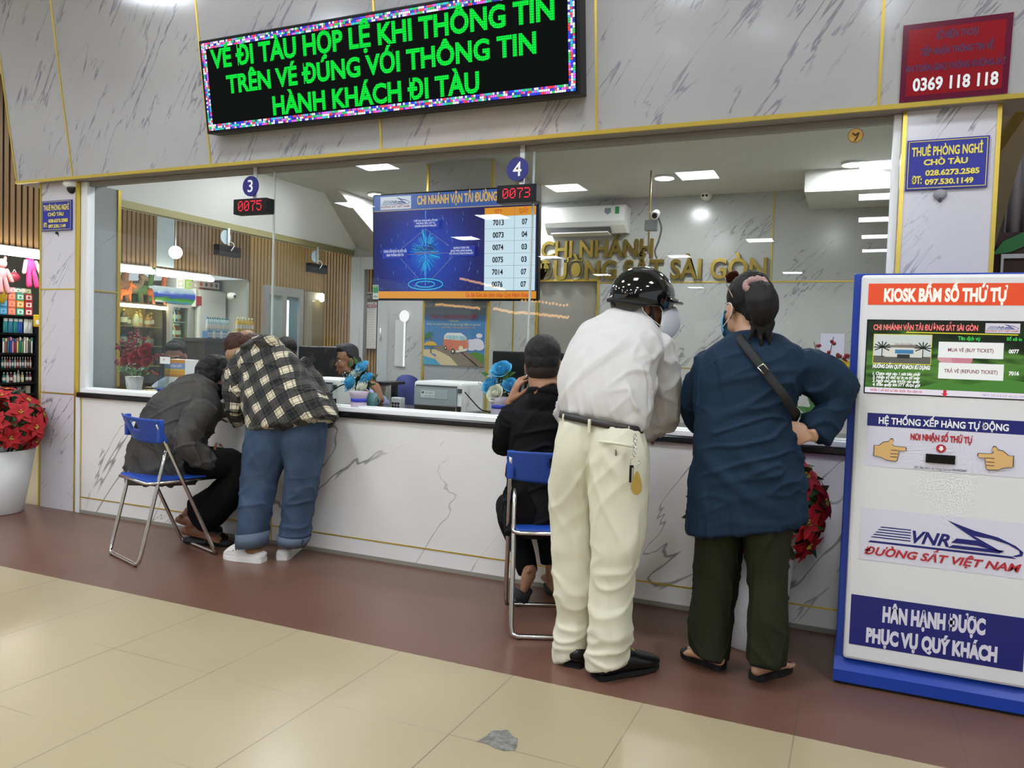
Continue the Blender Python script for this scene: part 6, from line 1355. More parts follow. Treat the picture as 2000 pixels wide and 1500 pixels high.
bm = B(); box(bm, -0.037, 0.037, -0.0045, 0.0045, -0.078, 0.078, 0.004, M=R_); part('case', bm, mat('phone_black', '0d0e10', 0.2), t, True)
bm = B(); box(bm, -0.033, 0.033, -0.0052, -0.0044, -0.072, 0.072, M=R_); part('display', bm, mat('phone_glass', '2b3a3a', 0.05), t)
bm = B(); box(bm, -0.03, -0.008, 0.0044, 0.0062, 0.045, 0.072, 0.002, M=R_); part('lens_bump', bm, M_DGREY, t)
slipper(E, Y(1036, 1150, 3.49), Z(1018, 1180, 0.0), M_SL, 0.046); slipper(E, Z(1083, 1163, 0.0), Z(1070, 1140, 0)+V((-0.05, 0.1, 0)), M_SL, 0.046)
# =================================================================== STAFF BEHIND THE GLASS
S1 = thing('person', 'seated clerk with dark tied hair and pale blue blouse looking left by the monitor', 'person', V((-3.4, 4.8, 0.5)))
h1 = Y(672, 704, 4.76); R1 = rot_from((-0.22, -0.97, -0.08))
M_BLS = cloth('blouse_blue', '8f9cc4', '98a5cb', 0.8, 0.15)
t1 = [RG(650, 752, 706, 752, 4.82, 0.075), RG(632, 765, 722, 765, 4.84, 0.10), RG(628, 790, 724, 790, 4.86, 0.12), RG(636, 830, 718, 830, 4.88, 0.115), RG(632, 880, 722, 880, 4.9, 0.14)]
a1 = LM([Y(718, 772, 4.82), Y(742, 800, 4.72), Y(748, 792, 4.55), Y(744, 782, 4.45)], [0.055, 0.05, 0.045, 0.04])
garment('blouse', [t1, a1], 0.007, M_BLS, S1, None, 3)
def b1(bm):
    add_head(bm, h1, R1, 0.92, Y(680, 755, 4.83), 0.047)
    add_hand(bm, Y(742, 776, 4.43), (-0.25, -0.2, 0.9), (-0.8, 0.2, 0), 1, 0.85, (0.3, 0.4, 0.4)); tube(bm, [Y(745, 786, 4.46), Y(742, 775, 4.43)], 0.025, 10)
body('body', b1, S1, mat('skin_staff', '996b50', 0.5, sss=0.15), [t1, a1], 0.005, 0.7, 2); add_eyes(S1, h1, R1, 0.93)
def hs1(bm):
    P = lambda x, y, z: h1 + R1 @ V((x*0.94, y*0.94, z*0.94))
    ball(bm, P(0, -0.035, 0.052), (0.082, 0.088, 0.078), 20, 14, R1); ball(bm, P(0, -0.065, -0.005), (0.075, 0.058, 0.08), 20, 14, R1); ball(bm, P(0, 0.03, 0.095), (0.055, 0.055, 0.03), 16, 10, R1); ball(bm, P(0, -0.12, -0.02), (0.042, 0.045, 0.05), 14, 10, R1)
    tube(bm, smooth_path([P(0.055, -0.08, 0.0), P(0.06, -0.085, -0.08), P(0.05, -0.08, -0.13)], 3), 0.022, 10)
garment('hair', [], 0.005, HAIR, S1, hair_noise(0.003, 6, R1 @ V((0, -0.8, -0.4)), 70, 8), 2, hs1)
bm = B(); tube(bm, smooth_path([h1 + R1 @ (V(q)*0.93) for q in ((0.012, 0.097, -0.066), (0, 0.101, -0.063), (-0.012, 0.097, -0.066))], 3), 0.0042, 8); tube(bm, smooth_path([h1 + R1 @ (V(q)*0.93) for q in ((0.018, 0.092, -0.072), (0, 0.098, -0.074), (-0.018, 0.092, -0.072))], 3), 0.004, 8); part('lips', bm, mat('lip_red', '8a4640', 0.45), S1)
S2 = thing('person', 'short-haired clerk behind the red flowers, only the upper face showing', 'person', V((-4.6, 4.75, 0.5)))
h2 = Y(343, 697, 4.62); R2 = rot_from((0.55, -0.8, -0.28))
t2 = [RG(318, 738, 372, 738, 4.66, 0.08), RG(300, 755, 388, 755, 4.68, 0.11), RG(298, 800, 390, 800, 4.7, 0.12), RG(305, 850, 384, 850, 4.72, 0.12)]
garment('shirt', [t2], 0.008, cloth('shirt_staff', 'b9c4d6', None, 0.8, 0.1), S2, None, 3)
body('body', lambda bm: add_head(bm, h2, R2, 0.98, Y(345, 745, 4.66), 0.05), S2, mat('skin_staff2', '7d5a47', 0.5, sss=0.12), [t2], 0.006, 0.7, 2); add_eyes(S2, h2, R2, 0.98)
def hs2(bm):
    P = lambda x, y, z: h2 + R2 @ V((x, y, z)); ball(bm, P(0, -0.025, 0.055), (0.081, 0.095, 0.078), 20, 14, R2); ball(bm, P(0, -0.05, 0.01), (0.079, 0.065, 0.06), 20, 14, R2); ball(bm, P(0, 0.045, 0.098), (0.055, 0.045, 0.025), 14, 10, R2)
garment('hair', [], 0.0055, HAIR, S2, hair_noise(0.003, 4), 2, hs2)
S3 = thing('person', 'dark-haired clerk mostly hidden behind the plaid shirt, only hair showing', 'person', V((-4.4, 5.15, 0.5)))
h3 = Y(559, 690, 5.1); R3_ = rot_from((-0.5, 0.8, -0.1))
t3 = [RG(535, 735, 585, 735, 5.12, 0.08), RG(520, 752, 598, 752, 5.14, 0.11), RG(518, 810, 600, 810, 5.15, 0.12), RG(524, 860, 594, 860, 5.16, 0.12)]
garment('shirt', [t3], 0.008, MATS['blouse_blue'], S3, None, 3)
body('body', lambda bm: add_head(bm, h3, R3_, 0.98, Y(560, 742, 5.12), 0.05), S3, MATS['skin_staff'], [t3], 0.006, 0.7, 2)
def hs3(bm):
    P = lambda x, y, z: h3 + R3_ @ V((x, y, z)); ball(bm, P(0, -0.02, 0.045), (0.088, 0.104, 0.09), 20, 14, R3_); ball(bm, P(0, -0.055, -0.02), (0.083, 0.07, 0.09), 20, 14, R3_)
garment('hair', [], 0.0055, HAIR, S3, hair_noise(0.002, 4), 2, hs3)
def clerk_legs(par, x, y, d, m):
    d = V(d).normalized(); s = V((-d.y, d.x, 0))
    for k in (-1, 1):
        a = V((x, y, 0.5))+s*0.09*k; garment('trouser_leg', [LM([a, a+d*0.2, a+d*0.4, a+d*0.42+V((0, 0, -0.25)), a+d*0.42+V((0, 0, -0.44))], [0.1, 0.085, 0.075, 0.06, 0.055])], 0.012, m, par, None, 2)
        bm, s2 = loafer(a+d*0.38+V((0, 0, -0.5)), a+d*0.62+V((0, 0, -0.5))); o = part('shoe', bm, SHO, par, smooth=True); part('sole', s2, M_BLACKM, o)
clerk_legs(S1, -3.35, 4.9, (-0.8, -0.3, 0), M_BK); clerk_legs(S2, -4.72, 4.75, (0.5, -0.3, 0), M_BK); clerk_legs(S3, -4.35, 5.2, (-0.5, 0.8, 0), M_BK)
# =================================================================== ON THE COUNTER
CT = 0.842
def printer(lab, x0, x1, y0, y1, z1, slot=True):
    t = thing('passbook_printer', lab, 'printer', ((x0+x1)/2, (y0+y1)/2, CT), 0, 'passbook printers on the counter')
    bm = B(); box(bm, x0, x1, y0+0.012, y1, CT, z1, 0.016); part('case', bm, M_WPLAS, t, False)
    bm = B(); prism(bm, [(x0+0.012, y0, CT+0.05), (x1-0.03, y0, CT+0.05), (x1-0.03, y0, z1-0.035), (x0+0.012, y0, z1-0.03)], (0, 0.03, 0)); part('front_panel', bm, M_GPLAS, t)
    bm = B(); box(bm, x0+0.05, x1-0.085, y0-0.003, y0+0.01, CT+0.085, CT+0.14, 0.003); part('recess', bm, mat('printer_recess', '9aa2a4', 0.5), t)
    P = Panel((x0+x1)/2, y0-0.003, CT+0.11); P.off = 0.001; w_ = (x1-x0)/2; P.rect(-w_+0.06, -w_+0.15, -0.015, 0.022, mat('label_paper', 'c7cac8', 0.6)); P.rect(-w_+0.065, -w_+0.08, 0.006, 0.018, M_DGREY); P.text('A5 2025', -w_+0.09, -w_+0.14, 0.006, 0.01, C_BLACK); P.text('220-240V', -w_+0.085, -w_+0.145, -0.01, 0.007, C_BLACK); P.done('rating_label', t)
    bm = B(); box(bm, x0+0.015, x1-0.04, y0-0.001, y0+0.02, CT+0.002, CT+0.045); box(bm, x1-0.032, x1-0.006, y0+0.006, y0+0.02, CT+0.002, CT+0.05); part('paper_slot', bm, M_BLACK, t)
    bm = B(); box(bm, x0+0.02, x1-0.03, y0+0.0, y0+0.006, z1-0.03, z1-0.022); box(bm, x1-0.024, x1-0.004, y0+0.004, y0+0.02, z1-0.06, z1-0.035); part('vent', bm, M_DGREY, t)
    return t
a = Y(806, 760, 3.98); b = Y(901, 760, 3.98); zt_ = Y(860, 746, 3.98).z
printer('white and grey passbook printer on the counter between the two bouquets', a.x, b.x, 3.98, 4.28, zt_)
b2 = Y(656, 760, 3.98); printer('white and grey passbook printer beside the left blue bouquet', b2.x-0.30, b2.x, 3.98, 4.28, Y(640, 740, 3.98).z)
def cable(lab, pts, r=0.004):
    bm = B(); tube(bm, smooth_path(pts, 5), r, 6); o = part('cable', bm, M_BLACK); centre(o); tag(o, lab, 'cable'); return o
cable('black cable curving from the middle printer down to the counter', [Y(908, 766, 3.99), Y(922, 782, 3.95), Y(940, 800, 3.94), Y(962, 806, 3.96)])
cable('black cable arching from the left printer behind the plaid shirt', [Y(689, 748, 3.99), Y(668, 752, 3.95), Y(648, 764, 3.93), Y(626, 784, 3.93), Y(618, 800, 3.95)])
# ---- flowers
LEAFG = mat('leaf_green', '3d6a2b', 0.55); LEAFD = mat('leaf_dark', '2c4423', 0.6)
def leaf(bm, p, d, up, L, W_, mi=0, bend=0.25):
    p = V(p); d = V(d).normalized(); up = V(up); s = d.cross(up); s = s.normalized() if s.length > 1e-4 else d.orthogonal().normalized(); up = s.cross(d)
    n = 5; rows = []
    for i in range(n+1):
        a = i/n; w_ = W_*math.sin(math.pi*(0.08+0.92*a)**0.8)*0.5 if i < n else 0.0; c = p + d*L*a - up*bend*L*a*a
        rows.append((bm.verts.new(c-s*w_+up*w_*0.3), bm.verts.new(c), bm.verts.new(c+s*w_+up*w_*0.3)))
    for i in range(n):
        for k in (0, 1): f = bm.faces.new((rows[i][k], rows[i][k+1], rows[i+1][k+1], rows[i+1][k])); f.material_index = mi; f.smooth = True
def rose(bm, c, nrm, r, mi=0, rnd=random):
    c = V(c); n = V(nrm).normalized(); a = n.orthogonal().normalized(); b = n.cross(a)
    for ring, (k, rr, hh) in enumerate(((3, 0.36, 0.95), (4, 0.62, 0.80), (5, 0.88, 0.58), (6, 1.08, 0.30))):
        for j in range(k):
            ang = 2*math.pi*(j+0.37*ring)/k+0.5*ring; hw_ = math.pi/k*1.25; g = []
            for q in range(6):
                t = q/5; row = []; R_ = r*rr*(0.35+0.75*math.sin(math.pi*0.5*min(1, t*1.35))+0.22*max(0, t-0.7)*(1+ring)); z = r*(-0.55+(hh+0.55)*t-0.10*ring*max(0, t-0.75))
                for m_ in range(7):
                    w_ = (m_-3)/3; al_ = ang+w_*hw_*math.sin(math.pi*(0.22+0.5*t)); row.append(bm.verts.new(c+(a*math.cos(al_)+b*math.sin(al_))*R_*(1+0.05*(1-w_*w_))+n*(z-r*0.16*w_*w_*t)))
                g.append(row)
            for q in range(5):
                for m_ in range(6): f = bm.faces.new((g[q][m_], g[q][m_+1], g[q+1][m_+1], g[q+1][m_])); f.material_index = mi; f.smooth = True
    ball(bm, c+n*r*0.25, (r*0.3, r*0.3, r*0.45), 10, 8, n.to_track_quat('Z', 'Y').to_matrix(), mi=mi)
def petal_mat(name, c, c2): 
    m = mat(name, c, 0.55, sss=0.1); q = NT(m); q.l(q.mix(q.noise(q.obj(), 60, 2), lin(c), lin(c2)), q.b.inputs['Base Color']); return m
M_BR = petal_mat('petal_blue', '3fa4d6', '62c0e2'); M_WR = petal_mat('petal_white', 'dcdccb', 'ebe8d8')
def bouquet(lab, base, potw, poth, roses, leaves, rnd, ribbon=0.55):
    base = V(base); t = thing('bouquet', lab, 'flowers', base)
    bm = B(); prof = [(potw*1.05, 0), (potw*1.04, poth*0.12), (potw*0.92, poth*0.4), (potw*0.84, poth*0.6), (potw*0.95, poth*0.8), (potw*1.1, poth*1.05)]; n = 40; rings = []
    for r, z in prof: rings.append([bm.verts.new(base+V((r*(1+0.05*math.sin(k*math.pi*0.9+z*30))*math.cos(2*math.pi*k/n), r*(1+0.05*math.sin(k*math.pi*0.9+z*30))*math.sin(2*math.pi*k/n), z))) for k in range(n)])
    for i in range(len(rings)-1):
        for k in range(n): bm.faces.new((rings[i][k], rings[i][(k+1) % n], rings[i+1][(k+1) % n], rings[i+1][k])).smooth = True
    bm.faces.new(rings[0][::-1]); bm.faces.new(rings[-1]); part('wrapping', bm, mat('wrap_lilac', 'b3a6b4', 0.5), t)
    bm = B(); lathe(bm, [(potw*0.86, poth*0.6-0.011), (potw*0.93, poth*0.6-0.011), (potw*0.93, poth*0.6+0.011), (potw*0.86, poth*0.6+0.011)], base, 28, cap=False); part('ribbon', bm, mat('ribbon_blue', '2a3bb0', 0.4), t)
    for (u, v, y, r, kind) in roses:
        c = Y(u, v, y); bm = B(); nn = (c-(base+V((0, 0, poth*0.9)))).normalized()+V((0.1, -1.3, 0.1)); rose(bm, c, nn, r*0.92, 0); part('rose', bm, M_BR if kind == 'b' else M_WR, t, label='blue rose' if kind == 'b' else 'creamy white rose')
    bm = B()
    for (u, v, y, ang, L) in leaves: leaf(bm, Y(u, v, y), V((math.cos(ang), -0.25, math.sin(ang))), V((0, -1, 0.2)), L, L*0.45)
    ctr = Y(sum(r[0] for r in roses)/len(roses), sum(r[1] for r in roses)/len(roses), roses[0][2]+0.04)
    for k in range(40): a = rnd.uniform(0, 2*math.pi); q = ctr+V((0.05*math.cos(a)*rnd.random(), rnd.uniform(0.0, 0.04), 0.05*math.sin(a)*rnd.random()-0.015)); leaf(bm, q, V((math.cos(a), 0.1, math.sin(a))), V((0, -1, 0.3)), 0.05, 0.02, 1)
    part('foliage', bm, [LEAFG, LEAFD], t)
    bm = B()
    for k in range(70): a = rnd.uniform(0, 2*math.pi); q = ctr+V((0.1*math.cos(a)*math.sqrt(rnd.random()), rnd.uniform(-0.08, -0.01), 0.08*math.sin(a)*math.sqrt(rnd.random())-0.015)); ball(bm, q, rnd.uniform(0.003, 0.006), 6, 4)
    o = part('filler_blossom', bm, mat('filler_white', 'b9cdc6', 0.6), t); o['kind'] = 'stuff'
    return t
rnd = random.Random(21)
bouquet('bouquet of blue and white roses with blue ribbon near the clerk', Z(700, 803, CT)*1.0, 0.05, 0.11, [(685, 747, 3.96, 0.046, 'b'), (707, 718, 4.0, 0.040, 'b'), (716, 740, 3.97, 0.036, 'b'), (692, 733, 3.98, 0.034, 'w'), (708, 757, 3.93, 0.038, 'w'), (703, 727, 4.02, 0.02, 'w')], [(686, 716, 4.0, 1.7, 0.045), (700, 712, 4.0, 2.2, 0.06), (726, 752, 3.99, 0.3, 0.035), (730, 742, 4.0, 0.9, 0.05)], rnd, 0.36)
bouquet('bouquet of blue and white roses with blue ribbon beside the black shirt', Z(976, 818, CT)*1.0, 0.052, 0.115, [(979, 722, 4.0, 0.046, 'b'), (957, 752, 3.97, 0.04, 'b'), (997, 752, 3.98, 0.036, 'b'), (967, 768, 3.93, 0.038, 'w')], [(954, 733, 4.0, 2.8, 0.05), (990, 735, 4.0, 0.5, 0.06), (985, 745, 3.98, 1.2, 0.07)], rnd, 0.5)
# red berry arrangement in a white pot
pb = Y(262, 765, 3.98); pb.z = CT
t = thing('flower_arrangement', 'red artificial flowers and berries in a white pot at left end', 'flowers', pb)
bm = B(); n = 10; rings = []
for r, z, tw in ((0.046, 0, 0), (0.054, 0.06, 0.3), (0.062, 0.115, 0.0)): rings.append([bm.verts.new(pb+V((r*math.cos(2*math.pi*k/n+tw), r*math.sin(2*math.pi*k/n+tw), z))) for k in range(n)])
for i in range(2):
    for k in range(n): bm.faces.new((rings[i][k], rings[i][(k+1) % n], rings[i+1][k])); bm.faces.new((rings[i][(k+1) % n], rings[i+1][(k+1) % n], rings[i+1][k]))
bm.faces.new(rings[0][::-1]); bm.faces.new(rings[-1]); part('pot', bm, mat('pot_white', 'd6d8d3', 0.35), t)
M_BERRY = mat('berry_red', '7e1f28', 0.35); M_PETR = petal_mat('petal_red', 'a81f2c', '8c1520')
rnd = random.Random(12); bs = B(); stems = B()
for (u0, v0, u1, v1, nb) in ((262, 715, 270, 638, 20), (262, 715, 252, 648, 18), (264, 715, 284, 656, 16), (260, 715, 228, 670, 14), (260, 718, 224, 705, 12), (266, 718, 320, 690, 13), (258, 715, 240, 660, 14), (268, 718, 300, 672, 9), (262, 715, 262, 660, 10), (268, 720, 316, 735, 7)):
    y1 = 3.98+rnd.uniform(-0.05, 0.05); a = Y(u0, v0, 3.98); b = Y(u1, v1, y1); tube(stems, [a, (a+b)/2+V((rnd.uniform(-.01, .01), 0, 0.01)), b], 0.002, 5)
    for k in range(nb): q = a.lerp(b, 0.35+0.65*k/nb)+V((rnd.uniform(-.018, .018), rnd.uniform(-.02, .01), rnd.uniform(-.012, .012))); ball(bs, q, rnd.uniform(0.0075, 0.0105), 8, 6)
o = part('berries', bs, M_BERRY, t); part('stems', stems, LEAFD, t)
for u, v, r in ((284, 684, 0.036), (266, 699, 0.042), (288, 704, 0.034), (248, 703, 0.034), (272, 708, 0.034)): bm = B(); rose(bm, Y(u, v, 3.94), (0.1, -1, 0.45), r); part('bloom', bm, M_PETR, t)
bm = B()
for k in range(90): a = rnd.uniform(0, 2*math.pi); q = Y(262, 724, 3.97)+V((0.105*math.cos(a)*math.sqrt(rnd.random()), 0.06*math.sin(a), rnd.uniform(-0.02, 0.028))); leaf(bm, q, V((math.cos(a), -0.5+0.3*math.sin(a), rnd.uniform(-0.4, 0.5))), V((0, -0.5, 1)), rnd.uniform(0.03, 0.05), 0.022, k % 2)
part('foliage', bm, [LEAFG, mat('leaf_light', '6c9455', 0.55)], t)
bm = B()
for k in range(24): ball(bm, Y(262, 715, 3.92)+V((rnd.uniform(-.09, .09), rnd.uniform(-.02, .02), rnd.uniform(-.03, .02))), 0.005, 6, 4)
o = part('filler_blossom', bm, MATS['filler_white'], t); o['kind'] = 'stuff'
# orchid-like stems with yellow tulip at right, behind the woman's elbow
pb = Y(1612, 812, 4.05); pb.z = CT
t = thing('flower_arrangement', 'berry sprigs with a yellow tulip behind the kiosk edge', 'flowers', pb)
bm = B(); lathe(bm, [(0.045, 0), (0.06, 0.06), (0.065, 0.1)], pb, 20); part('pot', bm, MATS['pot_white'], t)
bs = B(); st = B(); rnd = random.Random(2)
for (u0, v0, u1, v1) in ((1605, 740, 1590, 668), (1610, 740, 1628, 658), (1625, 700, 1660, 700), (1605, 740, 1585, 690)):
    a, b = Y(u0, v0, 4.0), Y(u1, v1, 3.98); tube(st, [pb+V((0, 0, 0.1)), a, b], 0.002, 5)
    for k in range(9): q = a.lerp(b, 0.1+k*0.1)+V((rnd.uniform(-.022, .022), -0.005, rnd.uniform(-.018, .018))); ball(bs, q, 0.0095, 8, 6); tube(st, [a.lerp(b, 0.1+k*0.1), q], 0.0012, 4)
part('berries', bs, M_BERRY, t); part('stems', st, mat('stem_brown', '4a3a34', 0.7), t)
bm = B(); c = Y(1647, 727, 3.96); rose(bm, c, (0, -0.6, 0.8), 0.05); part('tulip', bm, petal_mat('petal_yellow', 'd8bd2a', 'e6cf4a'), t, label='yellow tulip')
bm = B()
for a in (0.4, 0.9, 1.6, 2.2, 2.7, 3.0): leaf(bm, pb+V((0, -0.02, 0.1)), (math.cos(a), -0.2, math.sin(a)), (0, -1, 0.2), 0.14, 0.05)
leaf(bm, Y(1574, 812, 3.95), (0.7, -0.1, 0.6), (0, -1, 0.3), 0.11, 0.05); part('foliage', bm, LEAFG, t)
# ---- monitors, chair, small things
def monitor(lab, c, w_, h_, rz):
    c = V(c); t = thing('monitor', lab, 'monitor', (c.x, c.y, CT), rz); M = Matrix.Translation(c) @ Matrix.Rotation(rz, 4, 'Z')
    bm = B(); box(bm, -w_/2, w_/2, -0.012, 0.012, -h_/2, h_/2, 0.006, M=M); part('display', bm, mat('monitor_black', '17181b', 0.25), t)
    bm = B(); box(bm, -0.02, 0.02, 0.0, 0.02, -h_/2-0.12, -h_/2+0.02, M=M); box(bm, -0.1, 0.1, -0.05, 0.09, CT-c.z, CT-c.z+0.012, M=M); part('stand', bm, M_BLACK, t); return t
monitor('black monitor seen side-on in front of the clerk in blue', Y(638, 712, 4.62), 0.42, 0.26, math.radians(62))
c = Y(1030, 735, 4.15); monitor('dark monitor back partly hidden by the phone user head', c, 0.42, 0.28, math.radians(8))
t = thing('office_chair', 'empty blue office chair with black armrest behind the counter', 'chair', (-3.35, 5.3, 0))
c = Y(790, 775, 5.3); bm = B(); n = 20
prism(bm, [c+V((-0.11*1.0, 0, -0.16)), c+V((0.11, 0, -0.16)), c+V((0.125, 0, 0.02)), c+V((0.10, 0, 0.14)), c+V((0.03, 0, 0.175)), c+V((-0.06, 0, 0.17)), c+V((-0.11, 0, 0.10)), c+V((-0.125, 0, 0.0))], (0, 0.06, 0)); bmesh.ops.recalc_face_normals(bm, faces=bm.faces); bmesh.ops.bevel(bm, geom=bm.edges[:], offset=0.015, segments=2, affect='EDGES'); part('backrest', bm, mat('chair_navy', '27337a', 0.7), t, True)
bm = B(); box(bm, c.x-0.22, c.x+0.22, c.y-0.45, c.y, 0.44, 0.5, 0.02); part('seat', bm, MATS['chair_navy'], t)
bm = B(); q = Y(757, 748, 5.1); box(bm, q.x-0.06, q.x+0.07, q.y-0.1, q.y+0.15, q.z-0.012, q.z+0.012, 0.008); box(bm, q.x+0.0, q.x+0.03, q.y+0.05, q.y+0.1, 0.46, q.z); part('armrest', bm, M_BLACK, t)
bm = B(); lathe(bm, [(0.03, 0.06), (0.03, 0.44)], (c.x, c.y-0.22, 0), 12)
for k in range(5): a = 2*math.pi*k/5; tube(bm, [(c.x, c.y-0.22, 0.08), (c.x+0.28*math.cos(a), c.y-0.22+0.28*math.sin(a), 0.03)], 0.02, 8)
part('base', bm, M_BLACK, t)
c = Y(776, 805, 3.95); c.z = CT; t = thing('stamp_stand', 'small silver stamp stand with dark openings on the counter', 'stamp', c)
bm = B(); box(bm, c.x-0.034, c.x+0.034, c.y-0.02, c.y+0.03, CT, CT+0.085, 0.006); part('body', bm, mat('stamp_silver', 'c9cbcb', 0.3, 0.5), t)
bm = B()
for i in range(3):
    for k in range(3): box(bm, c.x-0.027+0.019*i, c.x-0.012+0.019*i, c.y-0.0215, c.y-0.018, CT+0.006+0.018*k, CT+0.02+0.018*k)
o = part('openings', bm, M_BLACK, t)
c = Y(725, 800, 4.05); c.z = CT; t = thing('mug', 'teal grey mug between bouquet and stamp stand', 'mug', c); bm = B(); lathe(bm, [(0.033, 0), (0.036, 0.02), (0.036, 0.095), (0.032, 0.095), (0.031, 0.012)], c, 24); part('cup', bm, mat('mug_teal', '5d8a8c', 0.4), t); bm = B(); tube(bm, smooth_path([c+V((0.034, 0, 0.07)), c+V((0.055, 0, 0.06)), c+V((0.055, 0, 0.035)), c+V((0.034, 0, 0.025))], 4), 0.005, 8); part('handle', bm, MATS['mug_teal'], t)
# brochure box and papers at the left end
a, b = Y(322, 735, 4.05), Y(362, 703, 4.05)
t = thing('brochure_box', 'colourful orange and blue brochure box near the left clerk', 'box', (a.x, 4.05, CT))
bm = B(); box(bm, a.x, b.x, 4.05, 4.17, CT, b.z); part('box', bm, C_WHITE, t)
P = Panel(a.x, 4.05, CT); P.off = 0.001; w_ = b.x-a.x; hz0 = a.z-CT; h_ = b.z-a.z
for f0, f1, cc in ((0, .14, 'b8762c'), (.14, .36, 'd99a2e'), (.36, .46, 'e0b83a'), (.46, .8, '7f97c4'), (.8, 1.0, 'd98f35')): P.rect(0, w_, hz0+h_*f0, hz0+h_*f1, mat('brochure_'+cc, cc, 0.5)); P.off -= 0.0006
P.off += 0.001; P.text('ĐƯỜNG SẮT', w_*.2, w_*.85, hz0+h_*.56, h_*.13, C_WHITE, 0.02, 0.3); P.done('print', t)
c = Y(334, 752, 3.95); t = thing('paper_stack', 'stack of white papers in front of the brochure box', 'paper', (c.x, 3.95, CT)); bm = B(); 
for k in range(9): d_ = rnd.uniform(-.006, .006); box(bm, c.x-0.085+d_, c.x+0.085+d_, 3.9, 4.03, CT+0.0045*k, CT+0.0045*k+0.004)
part('sheets', bm, mat('paper_white', 'd9d8d2', 0.7), t)
a, b = Y(306, 745, 3.93), Y(334, 697, 3.93); t = thing('acrylic_stand', 'clear acrylic sign stand with small V mark by the red flowers', 'sign', (a.x, 3.93, CT))
bm = B(); prism(bm, [(a.x, 3.93, CT), (a.x+0.1, 3.93, CT), (a.x+0.1, 3.96, b.z), (a.x, 3.96, b.z)], (0, 0.003, 0)); part('plate', bm, M_GLASS2, t); P = Panel(a.x, 3.956, b.z-0.03); P.off = 0.002; P.rect(0.002, 0.098, -0.02, 0.028, C_WHITE); P.text('V', 0.03, 0.05, 0.0, 0.015, C_RED, 0.03); P.done('card', t)
c = Y(310, 757, 3.9); bm = B(); box(bm, c.x-0.022, c.x+0.022, 3.9, 3.94, CT, CT+0.05, 0.006); o = part('stapler', bm, mat('stapler_blue', '2b4fc0', 0.4)); centre(o); tag(o, 'small blue desk clip below the red flower arrangement', 'stationery')
bm = B(); c = Y(437, 790, 3.75); prism(bm, [c+V((-0.06, -0.012, 0)), c+V((0.05, -0.008, 0)), c+V((0.055, 0.03, 0.012)), c+V((-0.05, 0.03, 0.014))], (0, 0, 0.001)); 
for v in bm.verts: v.co.z += 0.8705-c.z
o = part('paper_sheet', bm, MATS['paper_white']); centre(o); tag(o, 'white paper sheet on the ledge in front of the bent head', 'paper')
P = Panel(Y(1615, 670, BY-0.004).x, BY-0.003, Y(1615, 670, BY).z); w0 = P.px(1601, 700); w1 = P.px(1650, 652); t = thing('wall_notice', 'pale lilac notice sheet on back wall behind berry sprigs', 'notice', (P.o.x, BY, P.o.z)); P.rect(w0[0], w1[0], w0[1], w1[1], mat('notice_lilac', 'c3c2d6', 0.5)); P.done('sheet', t)
a = Y(1592, 846, 3.92); t = thing('card_terminal', 'grey card terminal on the counter under the teal sleeve', 'terminal', (a.x+0.03, 3.95, CT)); bm = B(); prism(bm, [(a.x, 3.9, CT), (a.x, 4.0, CT), (a.x, 4.0, CT+0.13), (a.x, 3.94, CT+0.12)][::-1], (0.085, 0, 0)); part('body', bm, mat('terminal_grey', '76756c', 0.5), t); bm = B(); prism(bm, [(a.x+0.012, 3.908, CT+0.03), (a.x+0.012, 3.930, CT+0.1), (a.x+0.012, 3.934, CT+0.1), (a.x+0.012, 3.912, CT+0.03)], (0.06, 0, 0)); part('display', bm, M_DGREY, t)
# =================================================================== POINSETTIA PLANTERS
M_POIN = petal_mat('bract_red', 'c01822', '9c0f1a'); M_POIN.node_tree.nodes['Principled BSDF'].inputs['Roughness'].default_value = 0.7
def make_flower_mesh(seed):
    rnd = random.Random(seed); bm = B()
    for ring, (k, L, el) in enumerate(((6, 0.092, 0.05), (5, 0.07, 0.35))):
        for j in range(k): a = 2*math.pi*(j+0.5*ring)/k+rnd.uniform(-.15, .15); leaf(bm, (0, 0, 0.004*ring), (math.cos(a), math.sin(a), el+rnd.uniform(-.1, .15)), (0, 0, 1), L*rnd.uniform(0.88, 1.1), L*0.62, 0, 0.22)
    me0 = bm
    for j in range(9): a = rnd.uniform(0, 2*math.pi); r = rnd.uniform(0.0, 0.014); ball(bm, (r*math.cos(a), r*math.sin(a), 0.016), 0.0042, 6, 5, mi=1)
    me = mesh_of(bm, 'flower', True); me.materials.append(M_POIN); me.materials.append(mat('stamen', 'b9a53a', 0.5)); return me
FM = [make_flower_mesh(k) for k in range(4)]
